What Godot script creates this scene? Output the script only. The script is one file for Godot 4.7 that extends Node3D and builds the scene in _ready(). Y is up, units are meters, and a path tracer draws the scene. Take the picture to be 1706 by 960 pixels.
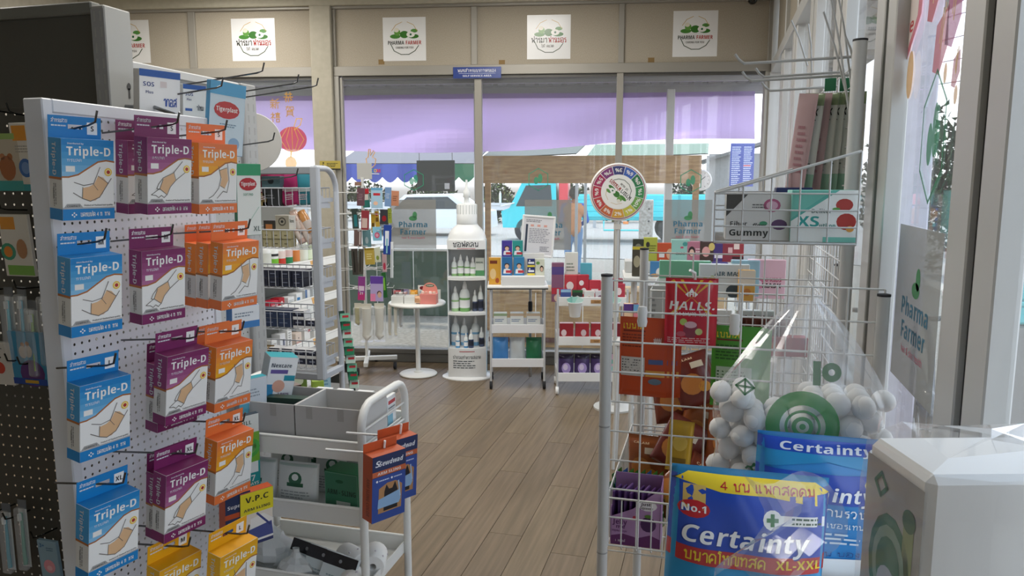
extends Node3D
# A pharmacy seen from an aisle: gondola with boxed supports on the left, glass walls behind and on the right.
# Axes: the floor planks run along z; the camera stands at x = 0, z = 0, 1.55 m above the floor and looks along -z, turned a little to the left.
const FOCAL := 1260.0
const EYE := Vector3(0, 1.55, 0)
const WALL_TURN := 10.0
const CORNER := Vector3(0.42, 0, -6.474)
var cam_basis := Basis.from_euler(Vector3(deg_to_rad(-8.04), deg_to_rad(14.9), 0))
var M := {}
var taken := {}
var glyphs := {}
var fonts := {}
var text_cache := {}
var mesh_cache := {}
var rng := RandomNumberGenerator.new()


class MB:
	var v := PackedVector3Array()
	var n := PackedVector3Array()
	var c := PackedColorArray()
	var uv := PackedVector2Array()
	var col := Color.WHITE
	var xf := Transform3D.IDENTITY
	var host
	var warp: Callable
	var fine := 0.014

	func put(p: Vector3, nn: Vector3, t := Vector2.ZERO):
		if warp.is_valid():
			var k: float = warp.call(p.x, p.y)
			nn = Vector3((k - warp.call(p.x + 0.002, p.y)) / 0.002, (k - warp.call(p.x, p.y + 0.002)) / 0.002, 1.0) * signf(nn.z + 0.0001)
			p.z += k
		v.append(xf * p)
		n.append((xf.basis * nn).normalized())
		c.append(col)
		uv.append(t)

	func tri_n(a, b, d, na, nb, nd):   # counter-clockwise from outside
		put(a, na)
		put(d, nd)
		put(b, nb)

	func tri(a: Vector3, b: Vector3, d: Vector3):
		if warp.is_valid() and maxf(a.distance_to(b), maxf(b.distance_to(d), d.distance_to(a))) > fine:
			var ab := (a + b) / 2
			var bd := (b + d) / 2
			var da := (d + a) / 2
			tri(a, ab, da)
			tri(ab, b, bd)
			tri(da, bd, d)
			tri(ab, bd, da)
			return
		var nn := (b - a).cross(d - a).normalized()
		tri_n(a, b, d, nn, nn, nn)

	func quad(a: Vector3, b: Vector3, d: Vector3, e: Vector3, u := Rect2(0, 0, 1, 1)):
		var nn := (b - a).cross(d - a)
		if nn.length() < 1e-12:
			nn = (d - a).cross(e - a)
		nn = nn.normalized()
		var ta := u.position
		var tb := Vector2(u.end.x, u.position.y)
		var td := u.end
		var te := Vector2(u.position.x, u.end.y)
		put(a, nn, ta)
		put(d, nn, td)
		put(b, nn, tb)
		put(a, nn, ta)
		put(e, nn, te)
		put(d, nn, td)

	func quad_n(a, b, d, e, na, nb, nd, ne):
		tri_n(a, b, d, na, nb, nd)
		tri_n(a, d, e, na, nd, ne)

	# chamfered box; cols may give [front, side, top] colours
	func box(at: Vector3, s: Vector3, ch := 0.0, cols := []):
		var h := s * 0.5
		var keep := col
		var k := minf(ch, minf(h.x, minf(h.y, h.z)) * 0.8)
		for ax in 3:
			var u := (ax + 1) % 3
			var w := (ax + 2) % 3
			for sg in [-1.0, 1.0]:
				var nn := Vector3.ZERO
				nn[ax] = sg
				var p := []
				for q in [[-1, -1], [1, -1], [1, 1], [-1, 1]]:
					var t := Vector3.ZERO
					t[ax] = sg * h[ax]
					t[u] = q[0] * (h[u] - k)
					t[w] = q[1] * (h[w] - k)
					p.append(at + t)
				if cols:
					col = cols[0] if ax == 2 else cols[1] if ax == 0 else cols[2]
				if sg > 0:
					quad(p[0], p[1], p[2], p[3])
				else:
					quad(p[3], p[2], p[1], p[0])
		if k > 0.0:
			if cols:
				col = cols[1]
			for ax in 3:
				var u := (ax + 1) % 3
				var w := (ax + 2) % 3
				for su in [-1.0, 1.0]:
					for sw in [-1.0, 1.0]:
						var p := []
						for q in [[-1, 0], [1, 0], [1, 1], [-1, 1]]:
							var t := Vector3.ZERO
							t[ax] = q[0] * (h[ax] - k)
							t[u] = su * (h[u] if q[1] == 0 else h[u] - k)
							t[w] = sw * (h[w] - k if q[1] == 0 else h[w])
							p.append(at + t)
						if su * sw > 0:
							quad(p[0], p[1], p[2], p[3])
						else:
							quad(p[3], p[2], p[1], p[0])
			for sx in [-1.0, 1.0]:
				for sy in [-1.0, 1.0]:
					for sz in [-1.0, 1.0]:
						var a := at + Vector3(sx * h.x, sy * (h.y - k), sz * (h.z - k))
						var b := at + Vector3(sx * (h.x - k), sy * h.y, sz * (h.z - k))
						var d := at + Vector3(sx * (h.x - k), sy * (h.y - k), sz * h.z)
						if sx * sy * sz > 0:
							tri(a, b, d)
						else:
							tri(a, d, b)
		col = keep

	func tube(pts: Array, r: float, sides := 6, closed := false, r2 := -1.0):
		var m := pts.size()
		var rings := []
		var up := Vector3.UP
		var d0: Vector3 = (pts[1] - pts[0]).normalized()
		if absf(d0.dot(up)) > 0.9:
			up = Vector3.RIGHT
		for i in m:
			var t: Vector3
			if closed:
				t = (pts[(i + 1) % m] - pts[(i - 1 + m) % m]).normalized()
			else:
				t = (pts[mini(i + 1, m - 1)] - pts[maxi(i - 1, 0)]).normalized()
			var side := t.cross(up).normalized()
			up = side.cross(t).normalized()
			var rr := r if r2 < 0 else lerpf(r, r2, float(i) / (m - 1))
			var ring := []
			for k in sides:
				var a := TAU * k / sides
				var nn := side * cos(a) + up * sin(a)
				ring.append([pts[i] + nn * rr, nn])
			rings.append(ring)
		for i in (m if closed else m - 1):
			var A: Array = rings[i]
			var B: Array = rings[(i + 1) % m]
			for k in sides:
				var k2 := (k + 1) % sides
				quad_n(A[k][0], B[k][0], B[k2][0], A[k2][0], A[k][1], B[k][1], B[k2][1], A[k2][1])
		if not closed:
			for e in 2:
				var R: Array = rings[0] if e == 0 else rings[m - 1]
				for k in range(1, sides - 1):
					if e == 0:
						tri(R[0][0], R[k][0], R[k + 1][0])
					else:
						tri(R[0][0], R[k + 1][0], R[k][0])

	# profile: [radius, height] from bottom to top; closed ends where the radius is 0
	func lathe(prof: Array, seg := 16, at := Vector3.ZERO, sx := 1.0, sz := 1.0, smooth := true):
		var nrm := []
		for i in prof.size() - 1:
			nrm.append(Vector2(prof[i + 1][1] - prof[i][1], prof[i][0] - prof[i + 1][0]).normalized())
		for i in prof.size() - 1:
			var na: Vector2 = nrm[i]
			var nb: Vector2 = nrm[i]
			if smooth:
				if i > 0 and nrm[i - 1].dot(nrm[i]) > 0.6:
					na = (nrm[i - 1] + nrm[i]).normalized()
				if i < nrm.size() - 1 and nrm[i + 1].dot(nrm[i]) > 0.6:
					nb = (nrm[i + 1] + nrm[i]).normalized()
			for k in seg:
				var a := TAU * k / seg
				var b := TAU * (k + 1) / seg
				var da := Vector3(cos(a) * sx, 0, sin(a) * sz)
				var db := Vector3(cos(b) * sx, 0, sin(b) * sz)
				var r0: float = prof[i][0]
				var r1: float = prof[i + 1][0]
				var y0 := Vector3(0, prof[i][1], 0)
				var y1 := Vector3(0, prof[i + 1][1], 0)
				var nda := Vector3(cos(a) / sx, 0, sin(a) / sz).normalized()
				var ndb := Vector3(cos(b) / sx, 0, sin(b) / sz).normalized()
				var p0 := at + da * r0 + y0
				var p1 := at + db * r0 + y0
				var p2 := at + db * r1 + y1
				var p3 := at + da * r1 + y1
				var n0 := nda * na.x + Vector3(0, na.y, 0)
				var n1 := ndb * na.x + Vector3(0, na.y, 0)
				var n2 := ndb * nb.x + Vector3(0, nb.y, 0)
				var n3 := nda * nb.x + Vector3(0, nb.y, 0)
				if r0 > 1e-6:
					tri_n(p0, p2, p1, n0, n2, n1)
				if r1 > 1e-6:
					tri_n(p0, p3, p2, n0, n3, n2)

	# flat shapes facing +z of the current frame; z counts layers of print
	func poly(pts: PackedVector2Array, z := 1.0):
		var idx := Geometry2D.triangulate_polygon(pts)
		if Geometry2D.is_polygon_clockwise(pts):
			pass
		for i in range(0, idx.size(), 3):
			var a := Vector3(pts[idx[i]].x, pts[idx[i]].y, z * 0.0003)
			var b := Vector3(pts[idx[i + 1]].x, pts[idx[i + 1]].y, z * 0.0003)
			var d := Vector3(pts[idx[i + 2]].x, pts[idx[i + 2]].y, z * 0.0003)
			if (b - a).cross(d - a).z > 0:
				tri(a, b, d)
			else:
				tri(a, d, b)

	func rect(x: float, y: float, w: float, h: float, z := 1.0):
		var k := z * 0.0003
		if warp.is_valid():
			tri(Vector3(x, y, k), Vector3(x + w, y, k), Vector3(x + w, y + h, k))
			tri(Vector3(x, y, k), Vector3(x + w, y + h, k), Vector3(x, y + h, k))
			return
		quad(Vector3(x, y, k), Vector3(x + w, y, k), Vector3(x + w, y + h, k), Vector3(x, y + h, k))

	func disc(x: float, y: float, rx: float, ry: float, z := 1.0, seg := 14):
		for k in seg:
			var a := TAU * k / seg
			var b := TAU * (k + 1) / seg
			tri(Vector3(x, y, z * 0.0003), Vector3(x + cos(a) * rx, y + sin(a) * ry, z * 0.0003), Vector3(x + cos(b) * rx, y + sin(b) * ry, z * 0.0003))

	func arc(x: float, y: float, r0: float, r1: float, a0: float, a1: float, z := 1.0, seg := 12):
		for k in seg:
			var a := lerpf(a0, a1, float(k) / seg)
			var b := lerpf(a0, a1, float(k + 1) / seg)
			var o := Vector3(x, y, z * 0.0003)
			var da := Vector3(cos(a), sin(a), 0)
			var db := Vector3(cos(b), sin(b), 0)
			quad(o + da * r0, o + da * r1, o + db * r1, o + db * r0)

	func stroke(pts: Array, w: float, z := 1.0):
		var k := z * 0.0003
		for i in pts.size() - 1:
			var a: Vector2 = pts[i]
			var b: Vector2 = pts[i + 1]
			if a.distance_to(b) < 1e-6:
				continue
			var d := (b - a).normalized()
			var s := Vector2(-d.y, d.x) * w * 0.5
			a -= d * w * 0.3
			b += d * w * 0.3
			quad(Vector3(a.x - s.x, a.y - s.y, k), Vector3(b.x - s.x, b.y - s.y, k), Vector3(b.x + s.x, b.y + s.y, k), Vector3(a.x + s.x, a.y + s.y, k))

	# lettering: x is the left edge (align 0), the middle (1) or the right edge (2); h is the height of a capital
	func text(s: String, x: float, y: float, h: float, z := 2.0, align := 1, bold := true, slant := 0.0, fit := 0.0, serif := false):
		var a: Array = host.text_arrays(s, bold, serif)
		var pts: PackedVector3Array = a[0]
		var k: float = h / 0.2286
		var wide: float = a[1] * k
		var kx := k
		if fit > 0.0:
			kx = k * fit / wide
			wide = fit
		var ox: float = x - wide * 0.5 * align - a[2] * kx
		for i in range(0, pts.size(), 3):
			var q := []
			for j in 3:
				var p := pts[i + j]
				var yy := (p.y + 0.11) * k
				q.append(Vector3(ox + p.x * kx + yy * slant, y + yy, z * 0.0003))
			if (q[1] - q[0]).cross(q[2] - q[0]).z > 0:
				tri(q[0], q[1], q[2])
			else:
				tri(q[0], q[2], q[1])

	# Thai lettering drawn with pen strokes; fit gives the width of the line
	func thai(s: String, x: float, y: float, h: float, z := 2.0, fit := 0.0, pen := 0.16, slant := 0.0):
		var u := h / 10.0
		var total := 0.0
		for ch in s:
			total += host.glyph_width(ch)
		var ux := u if fit <= 0.0 else fit / maxf(total, 1.0)
		var at := x
		for ch in s:
			var g = host.glyphs.get(ch)
			var gw: float = host.glyph_width(ch)
			if g:
				var back: float = 8.0 * ux if gw == 0.0 else 0.0
				for line in g:
					var pts := []
					for i in range(0, line.size(), 2):
						var yy: float = line[i + 1] * u
						pts.append(Vector2(at - back + line[i] * ux + yy * slant, y + yy))
					stroke(pts, h * pen, z)
			at += gw * ux

	# lines of print too small to read
	func lines(x: float, y: float, w: float, h: float, count: int, z := 2.0, seed_ := 1):
		var r := RandomNumberGenerator.new()
		r.seed = seed_
		for i in count:
			var yy := y + h * (1.0 - (i + 0.75) / count)
			var cx := x
			var stop := x + w * r.randf_range(0.7, 1.0)
			while cx < stop:
				var ww := minf(w * r.randf_range(0.06, 0.2), stop - cx)
				rect(cx, yy, ww, h / count * 0.45, z)
				cx += ww + w * 0.03

	func mesh(mat: Material) -> ArrayMesh:
		var a := []
		a.resize(Mesh.ARRAY_MAX)
		a[Mesh.ARRAY_VERTEX] = v
		a[Mesh.ARRAY_NORMAL] = n
		a[Mesh.ARRAY_COLOR] = c
		a[Mesh.ARRAY_TEX_UV] = uv
		var m := ArrayMesh.new()
		m.add_surface_from_arrays(Mesh.PRIMITIVE_TRIANGLES, a)
		m.surface_set_material(0, mat)
		return m


func C(hex: String) -> Color:
	return Color(hex).srgb_to_linear()


func mb(hex := "ffffff") -> MB:
	var b := MB.new()
	b.host = self
	b.col = C(hex)
	return b


func text_arrays(s: String, bold: bool, serif: bool) -> Array:
	var key := [s, bold, serif]
	if not text_cache.has(key):
		var fk := [bold, serif]
		if not fonts.has(fk):
			var f := SystemFont.new()
			f.font_names = ["Droid Serif" if serif else "Droid Sans"]
			f.font_weight = 700 if bold else 400
			fonts[fk] = f
		var tm := TextMesh.new()
		tm.font = fonts[fk]
		tm.font_size = 32
		tm.pixel_size = 0.01
		tm.depth = 0.0
		tm.curve_step = 3.0
		tm.text = s
		var a := tm.get_mesh_arrays()
		var src: PackedVector3Array = a[Mesh.ARRAY_VERTEX]
		var out := PackedVector3Array()
		if a[Mesh.ARRAY_INDEX]:
			for i in a[Mesh.ARRAY_INDEX]:
				out.append(src[i])
		else:
			out = src
		var lo := INF
		var hi := -INF
		for p in out:
			lo = minf(lo, p.x)
			hi = maxf(hi, p.x)
		text_cache[key] = [out, hi - lo, lo]
	return text_cache[key]


func glyph_width(ch: String) -> float:
	if ch == " ":
		return 5.0
	if ch in ["ิ", "ี", "ึ", "ื", "ั", "็", "่", "้", "์", "ุ", "ู"]:
		return 0.0
	if ch in ["เ", "โ", "ใ", "ไ", "ะ"]:
		return 5.0
	if ch in ["า", "ร", "ง"]:
		return 7.5
	return 10.0


func make_glyphs():
	var tl := [2, 9, 1, 10, 0, 9, 1, 8, 2, 9]
	glyphs = {
		"ก": [[0, 0, 0, 6, 1, 7, 0, 8, 2, 10, 5, 10, 7, 8, 7, 0]],
		"ข": [[2, 8, 1, 9, 0, 8, 1, 7, 2, 8, 2, 0, 7, 0, 7, 10]],
		"ค": [[3, 4, 4, 5, 3, 6, 2, 5, 3, 4, 1, 0, 0, 1, 0, 7, 2, 10, 5, 10, 7, 8, 7, 0]],
		"ง": [[4, 9, 3, 10, 2, 9, 3, 8, 4, 9, 4, 0, 0, 5]],
		"ช": [[2, 8, 1, 9, 0, 8, 1, 7, 2, 8, 2, 0, 6, 0, 6, 7, 8, 10]],
		"ซ": [[2, 8, 1, 9, 0, 8, 1, 7, 2, 8, 2, 0, 6, 0, 6, 7, 8, 10], [5, 8, 7, 7]],
		"ญ": [[0, 0, 0, 8, 2, 10, 5, 10, 5, 0, 8, 0, 8, 10]],
		"ด": [[2, 4, 3, 5, 4, 4, 3, 3, 2, 4, 1, 0, 0, 1, 0, 7, 2, 10, 5, 10, 7, 8, 7, 0]],
		"ต": [[2, 4, 3, 5, 4, 4, 3, 3, 2, 4, 1, 0, 0, 1, 0, 7, 2, 10, 3.5, 8.5, 5, 10, 7, 8, 7, 0]],
		"ถ": [[2, 1, 1, 0, 0, 1, 1, 2, 2, 1, 1, 6, 0, 8, 2, 10, 5, 10, 7, 8, 7, 0]],
		"ท": [tl, [2, 9, 2, 0], [2, 6, 5, 10, 7, 9, 7, 0]],
		"น": [tl, [2, 9, 2, 0, 6, 2, 7, 1, 6, 0, 5, 1], [7, 1, 7, 10]],
		"บ": [tl, [2, 9, 2, 0, 7, 0, 7, 10]],
		"ป": [tl, [2, 9, 2, 0, 7, 0, 7, 14]],
		"พ": [tl, [2, 9, 2, 0, 4.5, 6, 7, 0, 7, 10]],
		"ฟ": [tl, [2, 9, 2, 0, 4.5, 6, 7, 0, 7, 14]],
		"ม": [tl, [2, 9, 2, 1, 1, 0, 0, 1, 1, 2, 2, 1, 7, 1, 7, 10]],
		"ย": [tl, [2, 9, 1, 5, 1, 0, 7, 0, 7, 10]],
		"ร": [[5, 10, 1, 9, 1, 7, 5, 6, 5, 1, 4, 0, 3, 1, 4, 2, 5, 1]],
		"ล": [[2, 1, 1, 0, 0, 1, 1, 2, 2, 1, 3, 5, 5, 5, 7, 3], [0, 8, 2, 10, 5, 10, 7, 8, 7, 0]],
		"ว": [[5, 1, 4, 0, 3, 1, 4, 2, 5, 1, 6, 7, 4, 10, 1, 10, 0, 8]],
		"ส": [[2, 1, 1, 0, 0, 1, 1, 2, 2, 1, 3, 5, 5, 5, 7, 3], [0, 8, 2, 10, 5, 10, 7, 8, 7, 0], [5, 9, 8, 12]],
		"ห": [tl, [2, 9, 2, 0], [2, 5, 6, 8, 7, 9, 6, 10, 5, 9, 6, 8, 7, 6, 7, 0]],
		"อ": [[2, 6, 1, 5, 2, 4, 3, 5, 2, 6], [1, 5, 0, 0, 7, 0, 7, 8, 5, 10, 1, 10, 0, 9]],
		"ั": [[2, 12, 4, 13, 7, 15]],
		"า": [[0, 8, 2, 10, 4, 10, 5, 8, 5, 0]],
		"ำ": [[-2, 13, -1, 14, 0, 13, -1, 12, -2, 13], [1, 8, 3, 10, 5, 10, 6, 8, 6, 0]],
		"เ": [[2, 1, 1, 0, 0, 1, 1, 2, 2, 1], [0.5, 1, 0.5, 10]],
		"แ": [[2, 1, 1, 0, 0, 1, 1, 2], [0.5, 1, 0.5, 10], [6, 1, 5, 0, 4, 1, 5, 2], [4.5, 1, 4.5, 10]],
		"โ": [[2, 0, 2, 12, 0, 14, 4, 14]],
		"ใ": [[2, 0, 2, 11, 0, 12, 1, 14, 3, 13]],
		"ไ": [[2, 0, 2, 11, 0, 14]],
		"ะ": [[1, 8, 0, 7, 1, 6, 3, 8], [1, 3, 0, 2, 1, 1, 3, 3]],
		"ิ": [[2, 12, 7, 12, 5, 14, 3, 14, 2, 12]],
		"ี": [[2, 12, 7, 12, 5, 14, 3, 14, 2, 12], [7, 12, 7, 15]],
		"ึ": [[2, 12, 7, 12, 5, 14, 3, 14, 2, 12], [7, 14, 6, 15, 8, 15]],
		"ื": [[2, 12, 7, 12, 5, 14, 3, 14, 2, 12], [6, 13, 6, 15], [7.5, 12, 7.5, 15]],
		"็": [[3, 12, 3, 14, 6, 14, 6, 12]],
		"่": [[6, 13, 6, 16]],
		"้": [[4, 15, 5, 14, 7, 14, 8, 16]],
		"์": [[5, 13, 6, 14, 5, 15, 4, 14, 5, 13], [6, 14, 8, 16]],
		"ุ": [[6, -1, 7, -2, 7, -5]],
		"ู": [[4, -1, 4, -4, 7, -4, 7, -1]],
		"4": [[5, 0, 5, 10, 0, 3, 7, 3]],
		"恭": [[1, 8, 9, 8], [3, 10, 3, 5], [7, 10, 7, 5], [0, 5, 10, 5], [4, 5, 1, 2], [6, 5, 9, 2], [5, 4, 5, 0], [3, 2, 2, 0], [7, 2, 8, 1]],
		"賀": [[1, 9, 5, 9, 4, 6], [3, 10, 1, 6], [6, 9, 9, 9, 9, 6, 6, 6, 6, 9], [2, 5, 8, 5, 8, 1, 2, 1, 2, 5], [2, 4, 8, 4], [2, 2.6, 8, 2.6], [3, 1, 1, -1], [7, 1, 9, -1]],
		"新": [[0, 8, 5, 8], [2.5, 10, 2.5, 8], [0, 6, 5, 6], [0, 4, 5, 4], [2.5, 6, 2.5, 0], [2, 3, 0, 1], [3, 3, 5, 1], [9, 10, 6, 8, 6, 4, 5, 0], [6, 6, 10, 6], [8, 6, 8, 0]],
		"禧": [[0, 8, 4, 8, 0, 4], [2, 10, 2, 0], [3, 5, 4, 4], [5, 9, 10, 9], [7.5, 10, 7.5, 8], [5.5, 8, 9.5, 8], [6, 7, 9, 7, 9, 5.5, 6, 5.5, 6, 7], [5, 4.5, 10, 4.5], [6, 3, 9, 3, 9, 0, 6, 0, 6, 3]],
	}


func look(called: String, rough: float, metal := 0.0, spec := 0.5) -> StandardMaterial3D:
	var m := StandardMaterial3D.new()
	m.resource_name = called
	m.vertex_color_use_as_albedo = true
	m.roughness = rough
	m.metallic = metal
	m.metallic_specular = spec
	M[called] = m
	return m


func noise_tex(seed_: int, freq: float, lo: Color, hi: Color, size := 512, fractal := 4, sx := 1) -> NoiseTexture2D:
	var f := FastNoiseLite.new()
	f.seed = seed_
	f.frequency = freq
	f.fractal_octaves = fractal
	var t := NoiseTexture2D.new()
	t.width = size
	t.height = size / sx
	t.seamless = true
	t.noise = f
	var g := Gradient.new()
	g.set_color(0, lo)
	g.set_color(1, hi)
	t.color_ramp = g
	return t


func number(called: String) -> String:
	if not taken.has(called):
		taken[called] = 0
		return called
	taken[called] += 1
	return "%s_%03d" % [called, taken[called]]


func tag(o: Node3D, label: String, category: String, group := ""):
	o.set_meta("label", label)
	o.set_meta("category", category)
	if group:
		o.set_meta("group", group)


func thing(called: String, label: String, category: String, at := Vector3.ZERO, turn := 0.0, group := "") -> Node3D:
	var o := Node3D.new()
	o.name = number(called)
	add_child(o)
	o.position = at
	o.rotation.y = deg_to_rad(turn)
	tag(o, label, category, group)
	return o


func part(b: MB, called: String, mat: String, parent: Node, label := "") -> MeshInstance3D:
	var o := MeshInstance3D.new()
	o.name = called
	o.mesh = b.mesh(M[mat])
	parent.add_child(o, true)
	if label:
		o.set_meta("label", label)
	return o


func solo(m, called: String, mat: String, label: String, category: String, at := Vector3.ZERO, turn := 0.0, group := "") -> MeshInstance3D:
	var o := MeshInstance3D.new()
	o.name = number(called)
	o.mesh = m.mesh(M[mat]) if m is MB else m
	add_child(o)
	o.position = at
	o.rotation.y = deg_to_rad(turn)
	tag(o, label, category, group)
	return o


func structure(b: MB, called: String, mat: String) -> MeshInstance3D:
	var o := MeshInstance3D.new()
	o.name = called
	o.mesh = b.mesh(M[mat])
	add_child(o)
	o.set_meta("kind", "structure")
	return o


# a direction read from the photograph, met with the surface it touches
func sight(x: float, y: float) -> Vector3:
	return cam_basis * Vector3((x - 853.0) / FOCAL, -(y - 480.0) / FOCAL, -1.0)


func at_depth(x: float, y: float, d: float) -> Vector3:
	return EYE + sight(x, y) * d


func on_floor(x: float, y: float, h := 0.0) -> Vector3:
	var r := sight(x, y)
	return EYE + r * ((h - EYE.y) / r.y)


func on_x(x: float, y: float, X: float) -> Vector3:
	var r := sight(x, y)
	return EYE + r * (X / r.x)


func on_z(x: float, y: float, Z: float) -> Vector3:
	var r := sight(x, y)
	return EYE + r * (Z / r.z)


# the back wall's own frame: x to the right along the wall, z into the shop, 0 at the corner with the glass front
func wall_frame() -> Transform3D:
	return Transform3D(Basis(Vector3.UP, deg_to_rad(WALL_TURN)), CORNER)


func on_wall(x: float, y: float, off := 0.0) -> Vector3:
	var f := wall_frame()
	var nn := f.basis.z
	var r := sight(x, y)
	var d := nn.dot(f.origin) + off
	return f.affine_inverse() * (EYE + r * ((d - nn.dot(EYE)) / nn.dot(r)))


func arc_pts(c: Vector3, a: Vector3, b: Vector3, from: float, to: float, seg: int) -> Array:
	var out := []
	for i in seg + 1:
		var t := lerpf(from, to, float(i) / seg)
		out.append(c + a * cos(t) + b * sin(t))
	return out


func make_materials():
	look("carton", 0.42)
	look("paper", 0.7)
	look("film", 0.22)
	look("paint", 0.38)
	look("alu", 0.45, 0.25)
	look("chrome", 0.22, 0.9)
	look("rubber", 0.8)
	look("cloth", 0.95)
	look("matte", 0.85)
	look("cotton", 1.0, 0.0, 0.2)
	look("leaf", 0.7)
	look("tarp", 0.75)
	M.tarp.backlight_enabled = true
	M.tarp.backlight = Color(0.97, 0.92, 1.0)
	var pl := look("plaster", 0.85)
	pl.albedo_texture = noise_tex(3, 0.02, Color(0.93, 0.93, 0.92), Color(1, 1, 1))
	pl.uv1_triplanar = true
	pl.uv1_world_triplanar = true
	pl.uv1_scale = Vector3(1.3, 1.3, 1.3)
	var bd := look("board", 0.9)   # flecked fibreboard of the transom panels
	bd.albedo_texture = noise_tex(9, 0.12, Color(0.86, 0.84, 0.8), Color(1, 1, 1))
	bd.uv1_triplanar = true
	bd.uv1_world_triplanar = true
	bd.uv1_scale = Vector3(2, 2, 2)
	var grit := look("concrete", 0.9)
	grit.albedo_texture = noise_tex(5, 0.05, Color(0.7, 0.69, 0.66), Color(1, 1, 1), 512, 6)
	grit.uv1_triplanar = true
	grit.uv1_world_triplanar = true
	grit.uv1_scale = Vector3(0.6, 0.6, 0.6)
	for i in 3:
		var w := look("plank_%d" % i, 0.48)
		w.albedo_texture = noise_tex(21 + i, 0.022, Color(["685944", "6b5c47", "645541"][i]), Color(["84725b", "87755e", "7f6d57"][i]), 512, 4)
		w.roughness_texture = null
	var ply := look("plywood", 0.8)
	ply.albedo_texture = noise_tex(31, 0.015, Color(0.78, 0.68, 0.56), Color(1, 0.97, 0.9), 512, 4)
	ply.uv1_triplanar = true
	ply.uv1_world_triplanar = true
	ply.uv1_scale = Vector3(0.5, 3.0, 0.5)
	var g := StandardMaterial3D.new()
	g.resource_name = "glass"
	g.transparency = BaseMaterial3D.TRANSPARENCY_ALPHA
	g.albedo_color = Color(0.93, 0.97, 0.96, 0.05)
	g.roughness = 0.02
	M["glass"] = g
	var bag := StandardMaterial3D.new()
	bag.resource_name = "clear_plastic"
	bag.transparency = BaseMaterial3D.TRANSPARENCY_ALPHA
	bag.albedo_color = Color(0.97, 0.98, 1.0, 0.16)
	bag.roughness = 0.12
	M["bag"] = bag
	var cf := StandardMaterial3D.new()
	cf.resource_name = "clear_film"
	cf.transparency = BaseMaterial3D.TRANSPARENCY_ALPHA
	cf.albedo_color = Color(0.98, 0.99, 1.0, 0.05)
	cf.roughness = 0.08
	M["clear_film"] = cf
	var fr := StandardMaterial3D.new()
	fr.resource_name = "frosted_film"
	fr.transparency = BaseMaterial3D.TRANSPARENCY_ALPHA
	fr.albedo_color = Color(0.62, 0.62, 0.6, 0.62)
	fr.roughness = 0.6
	M["frost"] = fr
	var st := look("sticker", 0.5)
	st.transparency = BaseMaterial3D.TRANSPARENCY_ALPHA
	st.albedo_color = Color(1, 1, 1, 0.86)
	var bp := look("bag_print", 0.4)
	bp.transparency = BaseMaterial3D.TRANSPARENCY_ALPHA
	bp.albedo_color = Color(1, 1, 1, 0.78)
	var liq := StandardMaterial3D.new()
	liq.resource_name = "clear_bottle"
	liq.transparency = BaseMaterial3D.TRANSPARENCY_ALPHA
	liq.albedo_color = Color(0.93, 0.97, 0.96, 0.22)
	liq.roughness = 0.1
	M["bottle"] = liq


func make_light():
	var cam := Camera3D.new()
	cam.name = "camera"
	cam.fov = rad_to_deg(2.0 * atan(480.0 / FOCAL))
	cam.near = 0.05
	cam.far = 400.0
	cam.transform = Transform3D(cam_basis, EYE)
	add_child(cam)
	var env := Environment.new()
	env.background_mode = Environment.BG_SKY
	var sky := ProceduralSkyMaterial.new()
	sky.sky_top_color = Color(0.78, 0.86, 0.95)
	sky.sky_horizon_color = Color(0.97, 0.98, 1.0)
	sky.sky_curve = 0.2
	sky.ground_bottom_color = Color(0.5, 0.5, 0.48)
	sky.ground_horizon_color = Color(0.8, 0.8, 0.8)
	sky.sky_energy_multiplier = 1.45
	env.sky = Sky.new()
	env.sky.sky_material = sky
	env.tonemap_mode = Environment.TONE_MAPPER_LINEAR
	env.tonemap_exposure = 1.45
	env.sdfgi_enabled = true
	env.ssao_enabled = true
	env.ssil_enabled = true
	var we := WorldEnvironment.new()
	we.name = "environment"
	we.environment = env
	add_child(we)
	var sun := DirectionalLight3D.new()
	sun.name = "sun"
	sun.light_energy = 0.6
	sun.light_color = Color(1, 0.97, 0.92)
	sun.light_angular_distance = 3.0
	sun.shadow_enabled = true
	add_child(sun)
	sun.look_at_from_position(Vector3.ZERO, Vector3(0.12, -1.0, 0.5))
	# ceiling panels of the shop, above the frame
	for p in [Vector3(-1.3, 3.06, -2.5), Vector3(-1.3, 3.06, -4.7), Vector3(-3.6, 3.06, -2.5), Vector3(-3.6, 3.06, -4.7)]:
		var t := thing("ceiling_light", "flat white light panel set in the shop ceiling", "ceiling light", p, 0, "ceiling light panels")
		var f := mb("e8e8e6")
		for s in [-1.0, 1.0]:
			f.box(Vector3(0.31 * s, 0, 0), Vector3(0.02, 0.03, 1.24), 0.003)
			f.box(Vector3(0, 0, 0.61 * s), Vector3(0.6, 0.03, 0.02), 0.003)
		part(f, "frame", "paint", t)
		var d := mb("ffffff")
		d.box(Vector3(0, 0.006, 0), Vector3(0.6, 0.01, 1.2))
		part(d, "diffuser", "lamp_panel", t)
		var l := AreaLight3D.new()
		l.name = "panel_light"
		l.area_size = Vector2(0.58, 1.18)
		l.light_energy = 2.0
		l.light_color = Color(1.0, 0.985, 0.96)
		l.area_range = 12.0
		l.shadow_enabled = true
		t.add_child(l)
		l.rotation.x = -PI / 2
		l.position.y = -0.012


func bars(parent: Node, called: String, mat: String, hex: String, list: Array, ch := 0.003):
	# each entry: x0, x1, y0, y1, z0, z1 in the parent's frame
	for e in list:
		var b := mb(hex)
		b.box(Vector3((e[0] + e[1]) / 2, (e[2] + e[3]) / 2, (e[4] + e[5]) / 2), Vector3(absf(e[1] - e[0]), absf(e[3] - e[2]), absf(e[5] - e[4])), ch)
		part(b, called, mat, parent)


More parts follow.
